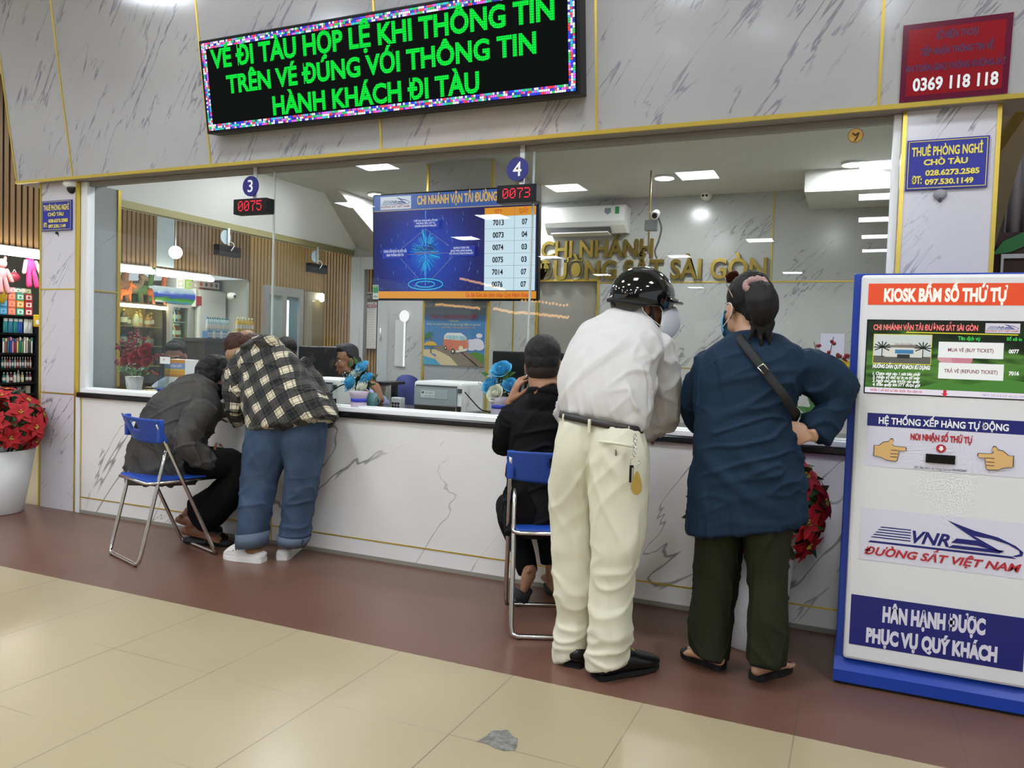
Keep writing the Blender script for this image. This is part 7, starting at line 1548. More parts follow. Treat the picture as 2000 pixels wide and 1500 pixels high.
def planter(lab, c, rad, zc, nfl, seed, pot=(0.165, 0.235, 0.44)):
    c = V(c); rnd = random.Random(seed); t = thing('potted_poinsettia', lab, 'plant', c, 0)
    bm = B(); lathe(bm, [(pot[0]*0.96, 0), (pot[0], 0.01), (pot[1], pot[2]), (pot[1]*0.94, pot[2]), (pot[1]*0.92, pot[2]-0.05)], c, 40); part('pot', bm, mat('planter_white', 'cfcdca', 0.4), t)
    bm = B(); lathe(bm, [(pot[1]*0.9, pot[2]-0.05), (0.01, pot[2]-0.03)], c, 24); part('soil', bm, mat('soil', '2b2420', 0.9), t)
    bm = B()
    for k in range(12): a = rnd.uniform(0, 2*math.pi); tube(bm, [c+V((0.08*math.cos(a), 0.08*math.sin(a), pot[2]-0.04)), c+V((rad[0]*0.6*math.cos(a), rad[1]*0.6*math.sin(a), zc))], 0.006, 6)
    part('stems', bm, LEAFD, t)
    bm = B()
    for k in range(150):
        th = math.acos(rnd.uniform(-0.75, 1)); a = rnd.uniform(0, 2*math.pi); d = V((math.sin(th)*math.cos(a), math.sin(th)*math.sin(a), math.cos(th))); p = c+V((d.x*rad[0]*0.74, d.y*rad[1]*0.74, zc+d.z*rad[2]*0.74)); leaf(bm, p, d+V((rnd.uniform(-.8, .8), rnd.uniform(-.8, .8), rnd.uniform(-.4, .4))), d, rnd.uniform(0.07, 0.11), 0.05, 0, 0.3)
    part('foliage', bm, LEAFD, t)
    for k in range(nfl):
        z = 1-2*(k+0.5)/nfl*0.86; a = k*2.39996+seed; s_ = math.sqrt(max(0, 1-z*z)); d = V((s_*math.cos(a), s_*math.sin(a), z)); p = c+V((d.x*rad[0]*0.88, d.y*rad[1]*0.88, zc+d.z*rad[2]*0.88))
        o = bpy.data.objects.new('flower', FM[k % 4]); col.objects.link(o); o.parent = t; o.matrix_parent_inverse = Matrix.Identity(4)
        o.location = p-c; o.rotation_euler = (d+V((0, -0.15, 0.1))).to_track_quat('Z', 'Y').to_euler(); s2 = rnd.uniform(0.95, 1.2); o.scale = (s2, s2, s2)
    return t
p = Z(-8, 1000, 0); planter('red poinsettias in tall white pot left of the pillar', (p.x, p.y, 0), (0.36, 0.29, 0.25), 0.62, 30, 1)
planter('red poinsettias in white pot behind the person in teal tunic', (-0.36, 3.46, 0), (0.30, 0.24, 0.26), 0.60, 30, 4, (0.12, 0.165, 0.42))
# =================================================================== SHOP ON THE LEFT, FAR HALL
ORD = ['first', 'second', 'third', 'fourth', 'fifth', 'sixth', 'seventh', 'eighth', 'ninth', 'tenth', 'eleventh', 'twelfth', 'thirteenth', 'fourteenth', 'fifteenth', 'sixteenth', 'seventeenth', 'eighteenth']
sm = emis('shop_tube', 'fffaf0', STRIP_L)
def tube_light(lab, a, b, r=0.045, grp='shop tube lights'):
    a = V(a); b = V(b); t = thing('tube_light', lab, 'light', (a+b)/2, 0, grp)
    bm = B(); tube(bm, [a+V((-0.03, 0, 0.05)), b+V((-0.03, 0, 0.05))], 0.02, 8); part('batten', bm, M_WALU, t)
    bm = B(); tube(bm, [a, b], r, 12, round_cap=True); part('tube', bm, sm, t)
a, b = X(-60, 485, SX+0.03), X(80, 498, SX+0.03); tube_light('bright shop light strip left of the pillar', (SX+0.04, a.y, b.z-0.01), (SX+0.04, b.y+0.1, b.z-0.01), 0.04)
a, b = X(231, 525, SX+0.04), X(298, 531, SX+0.04); tube_light('shop light tube behind the glass, nearer the pillar', a, b, 0.032)
a, b = X(309, 534, SX+0.04), X(414, 546, SX+0.04); tube_light('shop light tube behind the glass, over the fridge', a, b, 0.032)
# ---- gondola shelf with goods (seen left of the pillar)
GX = -8.75
def gp(u, v, dx=0.0): return X(u, v, GX+dx)
y0, y1 = gp(-30, 600).y, gp(72, 600).y
g = thing('display_shelf', 'black shop display shelf crammed with small goods left of pillar', 'shelf', (GX-0.2, (y0+y1)/2, 0))
rows = [616, 651, 690, 719, 747, 769]
zs = [gp(40, v).z for v in rows]
for z in zs: bm = B(); box(bm, GX-0.38, GX, y0, y1, z-0.022, z); part('shelf_board', bm, M_BLACK, g)
bm = B(); box(bm, GX-0.42, GX-0.38, y0, y1, 0, zs[0]+0.05); part('back_panel', bm, M_BLACKM, g)
bm = B(); box(bm, GX-0.4, GX+0.01, y1, y1+0.05, 0, zs[0]); part('side_panel', bm, M_BLACKM, g)
bm = B(); box(bm, GX-0.4, GX+0.0, y0, y1, 0, 0.12); part('base', bm, M_BLACK, g)
def carton(lab, cat_, group, x, yc, z, w_, h_, d_, c1, c2, rnd_shape=True, name='carton'):
    t = thing(name, lab, cat_, (x-d_/2, yc, z), 0, group)
    bm = B(); box(bm, x-d_, x, yc-w_/2, yc+w_/2, z, z+h_, 0.003); part('box', bm, mat('ct_'+c1, c1, 0.5), t)
    bm = B(); box(bm, x, x+0.0012, yc-w_*0.36, yc+w_*0.36, z+h_*0.2, z+h_*0.8); ball(bm, (x+0.001, yc, z+h_*0.5), (0.002, w_*0.2, h_*0.2), 12, 6, mi=1); part('label_print', bm, [mat('ct_'+c2, c2, 0.5), mat('ct_'+c1, c1, 0.5)], t)
colsA = [('3f8cb8', '7fb6d6', 'blue'), ('e0775f', 'e8a18c', 'salmon'), ('3fa283', 'd8e8dc', 'green'), ('b8323c', 'e6e6d8', 'red')]
zst = zs[0]; bw = 0.088; bh = (gp(20, 571).z-zst)/3
for r in range(3):
    for c_ in range(4):
        cc = colsA[c_]; u = 8+16.5*c_; cc = ('d98c2b', 'f0e0c0', 'orange') if (r == 1 and c_ == 2) else cc
        carton('%s carton, %s row of the carton stack on the top shelf' % (cc[2], ('bottom', 'middle', 'top')[r]), 'carton', 'cartons on the top shelf', GX-0.01, gp(u, 600).y, zst+r*bh, bw, bh*0.97, 0.12, cc[0], cc[1])
for k, (u, cc, nm) in enumerate(((28, 'd7a2b4', 'pale pink'), (38, '63b08c', 'mint green'), (48, 'e4e2d8', 'white'), (57, '9fc06a', 'lime green'))): carton(nm+' carton on top of the stacked cartons', 'carton', 'cartons on the top shelf', GX-0.02, gp(u, 600).y, zst+3*bh, bw*0.9, bh*0.7, 0.1, cc, 'e8e4da')
def packet(lab, group, x, yc, z, w_, h_, c1, c2, hang=True, name='packet'):
    t = thing(name, lab, 'packet', (x, yc, z), 0, group); bm = B()
    ring = [(x, yc-w_/2, z), (x, yc+w_/2, z), (x, yc+w_/2, z+h_), (x, yc-w_/2, z+h_)]
    vs = [bm.verts.new(p) for p in ring]; m1 = bm.verts.new((x+0.014, yc, z+h_*0.5)); m2 = bm.verts.new((x-0.014, yc, z+h_*0.5))
    for k in range(4): bm.faces.new((vs[k], vs[(k+1) % 4], m1)); bm.faces.new((vs[(k+1) % 4], vs[k], m2))
    part('pouch', bm, mat('pk_'+c1, c1, 0.35), t); bm = B(); box(bm, x+0.004, x+0.009, yc-w_*0.4, yc+w_*0.4, z+h_*0.78, z+h_*0.97); part('header_card', bm, mat('pk_'+c2, c2, 0.5), t)
rnd = random.Random(31)
pal = ['2c6f8c', '1f7a7a', 'c9ced0', '7d2f3a', 'b9b3a6', '2a4fa0', '5c8a4a', 'a0563c', 'd0c27a', '4a4a52', 'c58aa0', 'e2e2dc']
names = {'2c6f8c': 'blue', '1f7a7a': 'teal', 'c9ced0': 'silver', '7d2f3a': 'maroon', 'b9b3a6': 'beige', '2a4fa0': 'royal blue', '5c8a4a': 'green', 'a0563c': 'rust', 'd0c27a': 'yellow', '4a4a52': 'charcoal', 'c58aa0': 'pink', 'e2e2dc': 'white'}
for k, (u, c1) in enumerate(((14, '1f7a7a'), (24, '2c6f8c'), (34, '1f7a7a'), (43, '2a4fa0'), (54, 'c9ced0'), (63, 'c9ced0'))): packet('%s packet hanging under the cartons, %s from the left' % (names[c1], ORD[k]), 'packets on the second shelf', GX-0.03, gp(u, 640).y, zs[1]+0.004, 0.052, gp(30, 622).z-zs[1], c1, 'e2e2dc')
for k in range(13):
    c1 = pal[(k*5+2) % 12]; packet('slim %s packet on the rack, %s from the left' % (names[c1], ORD[k]), 'slim packets on the third shelf', GX-0.02, gp(9+4.6*k, 670).y, zs[2]+0.004, 0.022, (gp(30, 657).z-zs[2])*rnd.uniform(0.85, 1.0), c1, pal[(k*7+1) % 12])
def bottle(lab, group, x, yc, z, r, h_, c1, cap='e2e2dc', name='bottle'):
    t = thing(name, lab, 'bottle', (x, yc, z), 0, group)
    bm = B(); lathe(bm, [(r*0.9, 0), (r, h_*0.06), (r, h_*0.62), (r*0.5, h_*0.8), (r*0.42, h_*0.86)], (x, yc, z), 12); part('container', bm, mat('bt_'+c1, c1, 0.25), t)
    bm = B(); lathe(bm, [(r*0.5, h_*0.86), (r*0.5, h_)], (x, yc, z), 10); part('cap', bm, mat('bt_'+cap, cap, 0.4), t)
    bm = B(); lathe(bm, [(r*1.02, h_*0.2), (r*1.02, h_*0.5)], (x, yc, z), 12, cap=False); part('label_band', bm, mat('bt_label', 'd4d0c4', 0.5), t)
for k in range(12): c1 = pal[(k*3+1) % 12]; bottle('small %s jar on the fourth shelf, %s from the left' % (names[c1], ORD[k]), 'small jars on the fourth shelf', GX-0.05, gp(10+5*k, 705).y, zs[3], 0.011, (gp(30, 697).z-zs[3]), c1, name='jar')
for k, (u, c1) in enumerate(((13, '1f7a7a'), (20, 'c9ced0'), (27, '7d2f3a'), (34, 'e2e2dc'), (41, 'c9ced0'), (49, 'd0c27a'), (58, '4a4a52'), (64, '7d2f3a'))): bottle('%s bottle on the fifth shelf, %s from the left' % (names[c1], ORD[k]), 'bottles on the fifth shelf', GX-0.05, gp(u, 735).y, zs[4], 0.017, (gp(30, 726).z-zs[4])*(1.15 if k == 4 else 0.95), c1)
for k, (u, c1) in enumerate(((16, '4a4a52'), (28, '7d2f3a'), (42, '4a4a52'), (60, 'b9b3a6'))): carton('%s box on the lowest visible shelf, %s from the left' % (names[c1], ORD[k]), 'box', 'boxes on the lowest shelf', GX-0.04, gp(u, 760).y, zs[5], 0.05, 0.085, 0.1, c1, 'b9b3a6', name='small_box')
# stuffed toys and bags above
def plush(lab, c, s, c1, c2, seed=0):
    c = V(c); t = thing('plush_toy', lab, 'toy', c)
    bm = B(); ball(bm, c, (0.05*s, 0.075*s, 0.09*s), 14, 10); ball(bm, c+V((0.01, 0, 0.13*s)), (0.05*s, 0.065*s, 0.06*s), 14, 10)
    for sy in (-1, 1): ball(bm, c+V((0.0, sy*0.05*s, 0.19*s)), (0.018*s, 0.02*s, 0.035*s), 10, 8)
    part('torso', bm, cloth('plush_'+c1, c1, None, 0.95, 0.4, 300), t)
    for sy in (-1, 1):
        bm = B(); tube(bm, [c+V((0.02, sy*0.03*s, -0.05*s)), c+V((0.06, sy*0.045*s, -0.22*s))], [0.026*s, 0.03*s], 10, round_cap=True); part('leg', bm, MATS['plush_'+c1], t); bm = B(); tube(bm, [c+V((0.02, sy*0.06*s, 0.05*s)), c+V((0.05, sy*0.1*s, -0.08*s))], 0.022*s, 10, round_cap=True); part('arm', bm, cloth('plush_'+c2, c2, None, 0.95, 0.4, 300), t)
plush('pink plush toy with long legs hanging at the shop', gp(58, 520, 0.03), 1.0, 'd8407c', 'e6a8b8')
plush('dusty pink plush toy at the left edge of the shop', gp(2, 535, 0.03), 0.9, 'b97f86', 'c98f96')
for k, (u, v, c1, nm) in enumerate(((15, 541, 'd2602c', 'orange'), (28, 541, 'a03a50', 'crimson'), (72, 528, '4f9a58', 'green upper'), (70, 545, '3f8a4a', 'green lower'))):
    c = gp(u, v, -0.05); t = thing('gift_bag', nm+' bag hanging near the plush toys', 'bag', c); bm = B(); ball(bm, c, (0.04, 0.07, 0.055), 12, 8); part('pouch', bm, mat('bag_'+c1, c1, 0.4), t); bm = B(); tube(bm, smooth_path([c+V((0, -0.02, 0.045)), c+V((0, 0, 0.085)), c+V((0, 0.02, 0.045))], 4), 0.004, 6); part('handle', bm, M_WPLAS, t)
c = gp(4, 575, 0.02); t = thing('yellow_basket', 'yellow net bag at the far left shop edge', 'bag', c); bm = B(); ball(bm, c, (0.05, 0.05, 0.1), 12, 10); part('pouch', bm, mat('net_yellow', 'd8b52a', 0.5), t); bm = B(); tube(bm, [c+V((0, 0, 0.09)), c+V((0, 0, 0.2))], 0.008, 6); part('strap', bm, C_BLUE, t)
c = gp(74, 625, 0.06); t = thing('snack_pack', 'yellow snack pack hanging beside the pillar', 'packet', c); bm = B(); box(bm, c.x-0.03, c.x+0.0, c.y-0.04, c.y+0.035, c.z-0.08, c.z+0.06, 0.01); part('pouch', bm, mat('pack_yellow', 'cfae2a', 0.4), t); bm = B(); box(bm, c.x, c.x+0.002, c.y-0.025, c.y+0.02, c.z-0.05, c.z); part('label_print', bm, M_WPLAS, t)
# ---- lit glass cabinet, plush animals on top, drinks fridge, boxed drinks (seen through the glass)
CX = -8.9
def cp(u, v, dx=0.0): return X(u, v, CX+dx)
ya, yb_, ztop = cp(222, 640).y, cp(324, 640).y, cp(280, 592).z
g = thing('glass_cabinet', 'lit glass display cabinet with amber goods inside the shop', 'cabinet', (CX-0.2, (ya+yb_)/2, 0))
bm = B(); box(bm, CX-0.4, CX, ya, yb_, ztop-0.03, ztop); box(bm, CX-0.4, CX, ya, yb_, 0, 0.1); box(bm, CX-0.03, CX, yb_-0.035, yb_, 0.1, ztop-0.03); box(bm, CX-0.42, CX-0.4, ya, yb_, 0, ztop); part('frame', bm, mat('cabinet_black', '1c1712', 0.4), g)
bm = B(); box(bm, CX-0.012, CX-0.006, ya, yb_-0.035, 0.1, ztop-0.03); part('pane', bm, M_GLASS2, g)
bm = B(); tube(bm, [(CX-0.0+0.02, ya+0.02, ztop-0.045), (CX+0.02, yb_-0.2, ztop-0.045)], 0.022, 10, round_cap=True); tube(bm, [(CX+0.02, yb_-0.17, ztop-0.05), (CX+0.02, yb_-0.01, ztop-0.05)], 0.02, 10, round_cap=True); part('lamp_tubes', bm, emis('cabinet_tube', 'ffe2a6', 32.0), g)
bm = B(); box(bm, CX-0.398, CX-0.39, ya, yb_, 0.1, ztop-0.03); part('lining', bm, mat('cabinet_glow_gold', 'c9a75a', 0.6), g)  # pale gold lining added to make the inside look warmly lit
shz = [cp(270, v).z for v in (637, 675, 715)]
for z in shz: bm = B(); box(bm, CX-0.39, CX-0.02, ya, yb_-0.036, z-0.01, z); part('shelf', bm, mat('shelf_glow', 'd9c27e', 0.4), g)
pal2 = [('8a5a2a', 'amber'), ('c9a24a', 'golden'), ('6a6a52', 'olive'), ('4a5f70', 'slate'), ('a8743a', 'tan'), ('d8cfae', 'ivory'), ('5a4030', 'brown')]
k2 = 0
for r, z in enumerate(shz):
    for j in range(8):
        c1, nm = pal2[(k2*3+r) % 7]; k2 += 1; y = ya+0.06+j*(yb_-ya-0.12)/7.5; bottle('%s glass jar on the %s cabinet shelf, %s from the left' % (nm, ('upper', 'middle', 'lower')[r], ORD[j]), 'jars in the lit cabinet', CX-0.12-0.05*(j % 2), y, z, 0.045, 0.17+0.03*((j*7) % 3), c1, 'c9a24a', name='glass_jar')
def animal(lab, c, s, c1, kind, flip=1):
    c = V(c); t = thing('plush_animal', lab, 'toy', c); M = cloth('fur_'+c1, c1, None, 0.9, 0.4, 300)
    bm = B(); tube(bm, [c+V((0, -flip*0.10*s, 0.16*s)), c+V((0, 0, 0.17*s)), c+V((0, flip*0.1*s, 0.18*s))], [0.06*s, 0.075*s, 0.06*s], 12, round_cap=True)
    nk = 0.26 if kind == 'giraffe' else 0.1
    tube(bm, [c+V((0, flip*0.1*s, 0.2*s)), c+V((0, flip*0.15*s, (0.2+nk)*s))], [0.045*s, 0.03*s], 10, round_cap=True); tube(bm, [c+V((0, flip*0.14*s, (0.22+nk)*s)), c+V((0, flip*0.24*s, (0.18+nk)*s))], [0.04*s, 0.026*s], 10, round_cap=True)
    for sx in (-1, 1): ball(bm, c+V((sx*0.03*s, flip*0.13*s, (0.27+nk)*s)), (0.008*s, 0.012*s, 0.03*s), 8, 6)
    part('body', bm, M, t, True)
    for sx in (-1, 1):
        for sy in (-1, 1): bm = B(); tube(bm, [c+V((sx*0.04*s, sy*0.085*s, 0.14*s)), c+V((sx*0.045*s, sy*0.095*s, 0.012*s))], [0.03*s, 0.024*s], 8, round_cap=True); part('leg', bm, M, t, True)
animal('brown plush giraffe standing at right end of the cabinet top', V((CX-0.06, cp(312, 590).y, ztop)), 1.0, '8a4a26', 'giraffe')
animal('tall thin plush giraffe beside the pillar on cabinet top', V((CX-0.12, cp(238, 590).y, ztop)), 1.25, '6a4a34', 'giraffe')
animal('orange plush animal at the left of the cabinet top', V((CX-0.08, cp(250, 590).y, ztop)), 0.75, 'b0602a', 'bear')
animal('green plush dinosaur in the middle of the cabinet top', V((CX-0.14, cp(293, 590).y, ztop)), 1.05, '3f5a30', 'giraffe')
animal('grey brown plush horse on the cabinet top', V((CX-0.16, cp(274, 590).y, ztop)), 1.15, '6a5a44', 'bear')
# drinks fridge
ya, yb_ = cp(326, 640).y, cp(378, 640).y; zf = cp(350, 594).z
g = thing('drinks_fridge', 'glass-door drinks fridge with landscape header in the shop', 'fridge', (CX-0.3, (ya+yb_)/2, 0))
bm = B(); box(bm, CX-0.6, CX-0.55, ya, yb_, 0, zf); box(bm, CX-0.55, CX-0.0, ya, ya+0.05, 0, zf); box(bm, CX-0.55, CX-0.0, yb_-0.05, yb_, 0, zf); box(bm, CX-0.55, CX, ya+0.05, yb_-0.05, 0, 0.25); part('cabinet', bm, mat('fridge_grey', '9a968a', 0.4), g)
bm = B(); box(bm, CX-0.02, CX, ya+0.05, ya+0.10, 0.25, zf); box(bm, CX-0.02, CX, yb_-0.10, yb_-0.05, 0.25, zf); box(bm, CX-0.02, CX, ya+0.1, yb_-0.1, zf-0.05, zf); part('door_frame', bm, M_ALU, g)
bm = B(); box(bm, CX-0.012, CX-0.008, ya+0.1, yb_-0.1, 0.25, zf-0.05); part('door_glass', bm, M_GLASS2, g)
bm = B(); box(bm, CX-0.06, CX-0.04, ya+0.11, ya+0.135, 0.3, zf-0.06); part('inner_lamp', bm, emis('fridge_lamp', 'e6ffd8', 22.0), g)
hy0, hy1, hz1 = cp(300, 580).y, cp(374, 580).y, cp(340, 563).z
bm = B(); n = 8; pts = [(CX+0.02+0.06*math.sin(math.pi*k/n), zf+0.01+(hz1-zf)*k/n) for k in range(n+1)]
prism(bm, [(x, hy0, z) for x, z in pts]+[(CX-0.1, hy0, hz1), (CX-0.1, hy0, zf+0.01)], (0, hy1-hy0, 0)); bmesh.ops.recalc_face_normals(bm, faces=bm.faces)
m = emis('fridge_header', '4a8ad0', 0.9); q = NT(m); sp_ = q.n('SeparateXYZ'); q.l(q.obj(), sp_.inputs[0]); f = q.mr(sp_.outputs[2], zf, hz1); q.l(q.ramp(q.math('ADD', f, q.math('MULTIPLY', q.math('SUBTRACT', q.noise(q.obj(), 7, 3), 0.5), 0.35)), [(0.0, '3a7fc8'), (0.16, '4fae3a'), (0.3, '3a8a2e'), (0.38, '2a4fb8'), (0.62, '3a62c8'), (0.75, 'b8d6e8'), (1.0, 'e6f0f2')]), q.b.inputs['Emission Color'])
part('header_sign', bm, m, g)
bm = B(); box(bm, CX-0.6, CX+0.06, hy1, hy1+0.03, zf-0.02, hz1+0.02); part('header_end', bm, M_WPLAS, g)
fz = [cp(350, v).z for v in (628, 659, 690)]
for r, z in enumerate(fz):
    bm = B(); box(bm, CX-0.5, CX-0.05, ya+0.1, yb_-0.1, z-0.012, z); part('wire_shelf', bm, M_WPLAS, g)
    for j in range(6): c1, nm = [('a03030', 'red'), ('3f7a3a', 'green'), ('d8d8d0', 'white'), ('2a4fa0', 'blue'), ('c9a24a', 'amber'), ('7a3a2a', 'brown')][(j+r*2) % 6]; bottle('%s drink bottle on the %s fridge shelf, %s from the left' % (nm, ('top', 'middle', 'lower')[r], ORD[j]), 'bottles in the drinks fridge', CX-0.12, ya+0.16+j*(yb_-ya-0.32)/5, z, 0.03, 0.2, c1)
# chest/upright white freezer side with stickers
ya, yb_, zt_ = cp(383, 600).y, cp(438, 600).y, cp(400, 566).z
g = thing('white_freezer', 'tall white freezer with red sticker right of drinks fridge', 'freezer', (CX-0.2, (ya+yb_)/2, 0))
bm = B(); box(bm, CX-0.5, CX+0.05, ya, yb_, 0, zt_, 0.03); part('body', bm, mat('freezer_white', 'c6cac6', 0.35), g)
bm = B(); a, b = cp(381, 596, 0.052), cp(394, 579, 0.052); box(bm, CX+0.05, CX+0.053, a.y, b.y, a.z, b.z); part('sticker', bm, mat('sticker_red', '9a3038', 0.5), g)
for k, (u, c1, nm) in enumerate(((385, 'a03038', 'red'), (395, '5a2a2e', 'dark red'), (405, '7a2a30', 'crimson'), (415, '2f3a42', 'dark'), (374, 'd8d8d0', 'white'), (362, '8fc04a', 'lime green'), (345, 'c9ccc8', 'grey'))):
    c = cp(u, 556, -0.1); carton('%s parcel piled above the fridge, %s in the row' % (nm, ORD[k]), 'parcel', 'parcels above the fridge', CX-0.02, c.y, max(zt_, hz1)+0.0 if u > 376 else hz1, 0.15, 0.16, 0.2, c1, 'b9b3a6', name='parcel')
# boxed drinks and gold bottles on a low stall
ya, yb_ = cp(405, 660).y, cp(505, 660).y; DX = -8.05
dp_ = lambda u, v: X(u, v, DX)
ya, yb_ = dp_(400, 660).y, dp_(505, 660).y; zt_ = dp_(450, 662).z
g = thing('drinks_stall', 'low dark stall table stacked with drinks by the slatted wall', 'stall', (DX-0.2, (ya+yb_)/2, 0)); bm = B(); box(bm, DX-0.4, DX, ya, yb_, zt_-0.05, zt_); part('table_top', bm, M_DGREY, g); bm = B(); box(bm, DX-0.38, DX-0.02, ya+0.02, yb_-0.02, 0, zt_-0.05); part('skirt', bm, mat('stall_dark', '2b2c2e', 0.6), g)
for k in range(9): c = dp_(414+4.8*k, 640); carton('%s carton on the stall, %s from the left' % (('blue', 'teal', 'white')[k % 3], ORD[k]), 'carton', 'cartons on the drinks stall', DX-0.05, c.y, zt_, 0.05, 0.1, 0.1, ('4a7fae', '3f8a9a', 'd0d4d4')[k % 3], 'e2e2dc'); bottle('clear water bottle with %s cap over the cartons, %s from the left' % (('blue', 'green')[k % 2], ORD[k]), 'water bottles on the stall', DX-0.08, c.y, zt_+0.1, 0.024, 0.19, 'a9c4cc', ('2a5fb0', '3f8a4a')[k % 2], name='water_bottle')
for k in range(6): c = dp_(470+5.6*k, 640); carton('yellow printed display box on the stall, %s from the left' % ORD[k], 'carton', 'display boxes on the stall', DX-0.03, c.y, zt_, 0.058, 0.11, 0.1, 'd8c890', 'c03a30', name='display_box'); bottle('golden drink bottle on the display boxes, %s from the left' % ORD[k], 'golden bottles on the stall', DX-0.06, c.y, zt_+0.112, 0.026, 0.2, 'c9a63a', 'd8d0b0', name='drink_bottle')
# wall camera on the slats, door, glass door and poster on the far slatted wall
c = X(452, 578, SX+0.05); t = thing('security_camera', 'white camera mounted on the wooden slats above the bottles', 'security camera', c); bm = B(); lathe(bm, [(0.05, -0.04), (0.05, 0.0), (0.03, 0.02)], c, 16, axis=(1, 0, 0)); ball(bm, c+V((0.03, 0, 0)), 0.05, 14, 10); part('body', bm, M_WPLAS, t); bm = B(); ball(bm, c+V((0.07, -0.01, -0.005)), 0.02, 10, 8); part('lens', bm, M_BLACK, t)
fx = SX+0.005
def wallpanel(bm, u0, v0, u1, v1, d0, d1, mi=0):
    a, b = X(u0, v0, SX), X(u1, v1, SX); box(bm, SX+d0, SX+d1, min(a.y, b.y), max(a.y, b.y), min(a.z, b.z), max(a.z, b.z), mi=mi)
t = thing('hall_door', 'grey framed hall door with lit glass beside drinks stall', 'door', X(548, 735, SX)); bm = B(); a, b = X(509, 730, SX), X(588, 553, SX); y0_, y1_, zt0 = a.y, b.y, 2.12
for (p, q, r_, s_) in ((y0_, y0_+0.1, 0, zt0), (y1_-0.1, y1_, 0, zt0), (y0_+0.1, y1_-0.1, zt0-0.14, zt0), ((y0_+y1_)/2-0.05, (y0_+y1_)/2+0.05, 0, zt0-0.14)): box(bm, SX, SX+0.06, p, q, r_, s_)
part('frame', bm, M_ALU, t)
bm = B(); box(bm, SX+0.0, SX+0.02, y0_+0.1, (y0_+y1_)/2-0.05, 0.02, zt0-0.14, mi=0); box(bm, SX+0.0, SX+0.02, (y0_+y1_)/2+0.05, y1_-0.1, 0.02, zt0-0.14, mi=1); part('glazing', bm, [mat('frosted_pane', 'a9b6b0', 0.25), mat('sea_pane', '7f9da8', 0.15)], t)
bm = B(); box(bm, SX+0.021, SX+0.03, y0_+0.45, y0_+0.6, 1.3, zt0-0.2); part('lit_strip', bm, emis('door_lit', 'dfeaff', 2.0), t)
t = thing('glass_door', 'beige glazed hall door left of the blue plant poster', 'door', X(620, 735, SX)); a, b = X(592, 735, SX), X(655, 565, SX); y0_, y1_, zt0 = a.y, b.y, 2.1; bm = B()
for (p, q, r_, s_) in ((y0_, y0_+0.12, 0, zt0), (y1_-0.12, y1_, 0, zt0), (y0_+0.12, y1_-0.12, zt0-0.12, zt0)): box(bm, SX, SX+0.07, p, q, r_, s_)
part('frame', bm, mat('door_beige', 'b3ab96', 0.5), t); bm = B(); box(bm, SX, SX+0.03, y0_+0.12, y1_-0.12, 0, zt0-0.12); part('glazing', bm, mat('amber_pane', '9a8a62', 0.15), t)
for sgn, yy in ((0, y0_+0.3), (1, y0_+0.75)):
    c = V((SX+0.12, yy, 2.02-0.0)); bm = B(); ball(bm, c, (0.05, 0.06, 0.075), 14, 10); l = part('lamp_image', bm, emis('door_lamp', 'fff8e6', 8.0)); centre(l); tag(l, 'small glowing ball standing in for a reflection in the glazed hall door, %s of two' % ('left' if sgn == 0 else 'right'), 'lamp_image', 'door reflections')  # glowing balls added in place of bright reflections on the door glass
a, b = X(640, 650, SX), X(664, 563, SX); t = thing('plant_poster', 'blue poster with a dark plant silhouette by the doorway post', 'poster', (SX+0.08, a.y, a.z)); bm = B(); box(bm, SX+0.075, SX+0.085, a.y+0.1, b.y+0.15, 1.1, 2.15); part('sheet', bm, mat('poster_blue', '3f8fb8', 0.4), t)
bm = B(); yc = (a.y+b.y)/2+0.2; tube(bm, smooth_path([(SX+0.088, yc, 1.15), (SX+0.088, yc-0.08, 1.4), (SX+0.088, yc+0.05, 1.6)], 5), 0.02, 6)
for dy in (-0.06, 0.04, 0.12): leaf(bm, (SX+0.09, yc+0.02, 1.6), (0, dy*3, 0.9), (1, 0, 0), 0.35, 0.16, 0, 0.0)
part('silhouette', bm, mat('plant_dark', '2c3a38', 0.6), t)
c = X(343, 493, -7.4); t = thing('globe_reflection', 'white glowing globe standing in for a reflection before the slatted shop fascia', 'lamp_image', c); bm = B(); ball(bm, c, 0.075, 20, 14); part('globe', bm, emis('globe', 'ffffff', 6.0), t); bm = B(); tube(bm, [c+V((0, 0, 0.07)), (c.x, c.y, HZ)], 0.006, 6); part('cord', bm, M_ALU, t)  # globe and cord added in place of a bright reflection in the wing glass
# pale column in front of the slats
a, b = X(308, 500, SX+0.02), X(341, 500, SX+0.02); bm = B(); box(bm, SX-0.01, SX+0.012, a.y, b.y, 2.19, HZ); struct('wall_shop_column', bm, mat('pale_column', 'a9b4b4', 0.5))
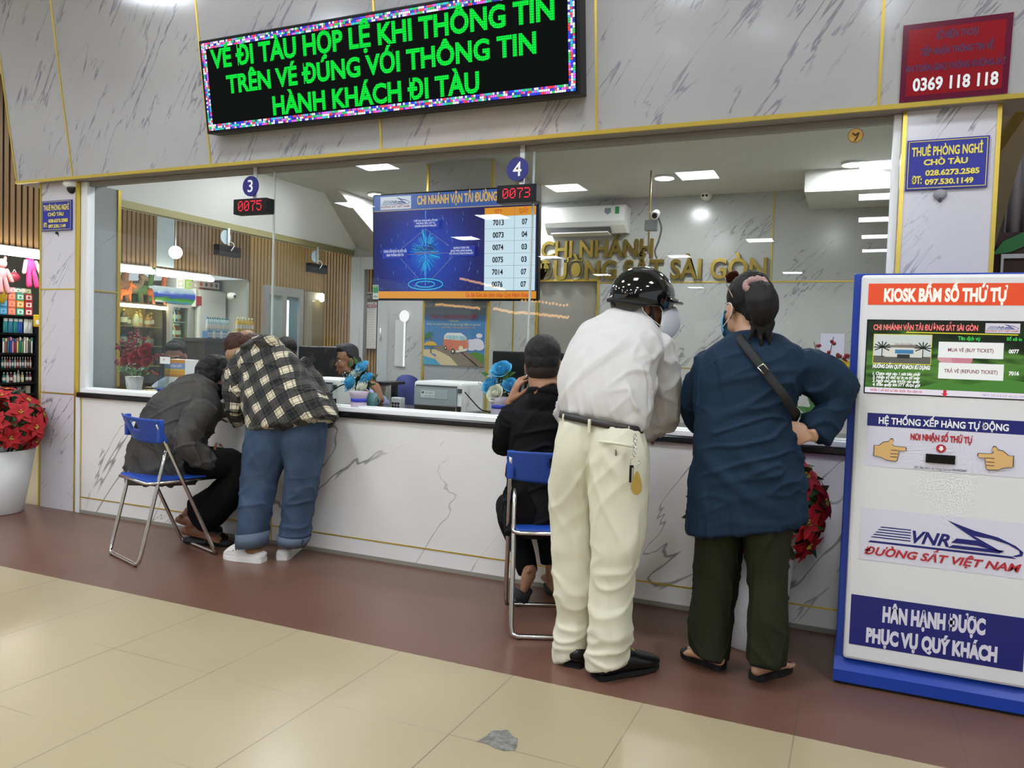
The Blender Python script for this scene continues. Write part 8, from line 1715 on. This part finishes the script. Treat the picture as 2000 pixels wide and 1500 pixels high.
# ---- right edge: grey drape and drinks display beyond the pillar
a, b = Y(1962, 450, 8.6), Y(2040, 280, 8.6); t = thing('grey_drape', 'grey satin drape hanging beyond the right pillar', 'drape', (a.x, 8.6, a.z)); bm = B(); n = 40
g1 = []; x0, x1 = a.x, b.x+0.6
for i in range(n+1): x = x0+(x1-x0)*i/n; g1.append([bm.verts.new((x, 8.6+0.05*math.sin(i*1.3)+0.02*math.sin(i*0.7), z)) for z in (a.z-0.1, a.z+0.8, a.z+1.6)])
for i in range(n):
    for k in (0, 1): bm.faces.new((g1[i][k], g1[i+1][k], g1[i+1][k+1], g1[i][k+1])).smooth = True
o = part('fabric', bm, mat('satin_grey', 'a79fa6', 0.4), t); so = o.modifiers.new('s', 'SOLIDIFY'); so.thickness = 0.004
a, b = Y(1948, 530, 8.2), Y(2040, 452, 8.2); t = thing('drinks_display', 'dark red drinks display with green leaf sign at right edge', 'display', (a.x, 8.2, 0)); bm = B(); box(bm, a.x, a.x+1.0, 8.2, 8.5, 0, b.z); part('cabinet', bm, mat('display_maroon', '3a1c1c', 0.5), t)
bm = B(); q = Y(1975, 475, 8.18); prism(bm, [q+V((-0.14, 0, -0.1)), q+V((0.0, 0, -0.08)), q+V((0.2, 0, 0.02)), q+V((0.28, 0, 0.1)), q+V((0.1, 0, 0.1)), q+V((-0.06, 0, 0.02))], (0, -0.01, 0)); part('leaf_sign', bm, mat('leaf_sign', '2f7a3f', 0.5), t)
bm = B(); a2, b2 = Y(1955, 505, 8.18), Y(2040, 495, 8.18); box(bm, a2.x, b2.x, 8.17, 8.2, a2.z, b2.z); box(bm, a2.x, a2.x+0.02, 8.17, 8.2, 0.3, a2.z); part('frame', bm, M_ALU, t)
# ---- in the hall behind the viewer, seen only as reflections in the glass
vy = 2*GY+2.0
a, b = Y(1203, 425, vy), Y(1290, 292, vy); t = thing('hall_banner', 'purple hanging banner in the hall opposite the counter', 'banner', ((a.x+b.x)/2, -2.0, a.z), math.pi)
bm = B(); hw = (b.x-a.x)/2; hh = b.z-a.z; box(bm, -hw, hw, 0.0, 0.02, 0, hh); part('cloth', bm, mat('banner_purple', 'a0487e', 0.5), t, world=False)
def txt(bm, body, x0, x1, z, h_, y):
    vs, fs, xa, xb = text_geo(body, 0.02); sx = (x1-x0)/(xb-xa); nv = [bm.verts.new((x0+(v.x-xa)*sx, y, z+v.y*h_/CAPH)) for v in vs]
    for f in fs:
        try: bm.faces.new([nv[i] for i in f])
        except ValueError: pass
bm = B(); txt(bm, 'Đặt vé tàu', -hw*0.8, hw*0.75, hh*0.72, hh*0.07, -0.002); txt(bm, 'trên MoMo', -hw*0.8, hw*0.85, hh*0.6, hh*0.085, -0.002); txt(bm, 'Nhiều ưu đãi', -hw*0.5, hw*0.6, hh*0.4, hh*0.04, -0.002); txt(bm, 'Thanh toán dễ dàng', -hw*0.5, hw*0.8, hh*0.3, hh*0.04, -0.002); part('lettering', bm, C_WHITE, t, world=False)
bm = B(); tube(bm, [(-hw*0.9, 0.01, hh), (-hw*0.9, 0.01, HZ-a.z)], 0.008, 6); tube(bm, [(hw*0.9, 0.01, hh), (hw*0.9, 0.01, HZ-a.z)], 0.008, 6); part('cords', bm, M_ALU, t, world=False)
vy = 2*GY+11.0; bm = B(); rnd = random.Random(6)
for (u0, v0, u1, v1, n) in ((852, 594, 936, 602, 26), (965, 603, 1015, 612, 20), (1015, 610, 1110, 620, 32), (900, 543, 985, 566, 26), (1020, 586, 1108, 596, 14)):
    for k in range(n):
        p = Y(u0+(u1-u0)*k/(n-1), v0+(v1-v0)*k/(n-1)+rnd.uniform(-1.5, 1.5), vy); ball(bm, (p.x, -11.0, p.z), 0.035, 6, 4)
o = part('string_lights', bm, emis('warm_bulb', 'ffc070', 9.0)); centre(o); tag(o, 'strings of warm little bulbs across the hall', 'lights'); o['kind'] = 'stuff'
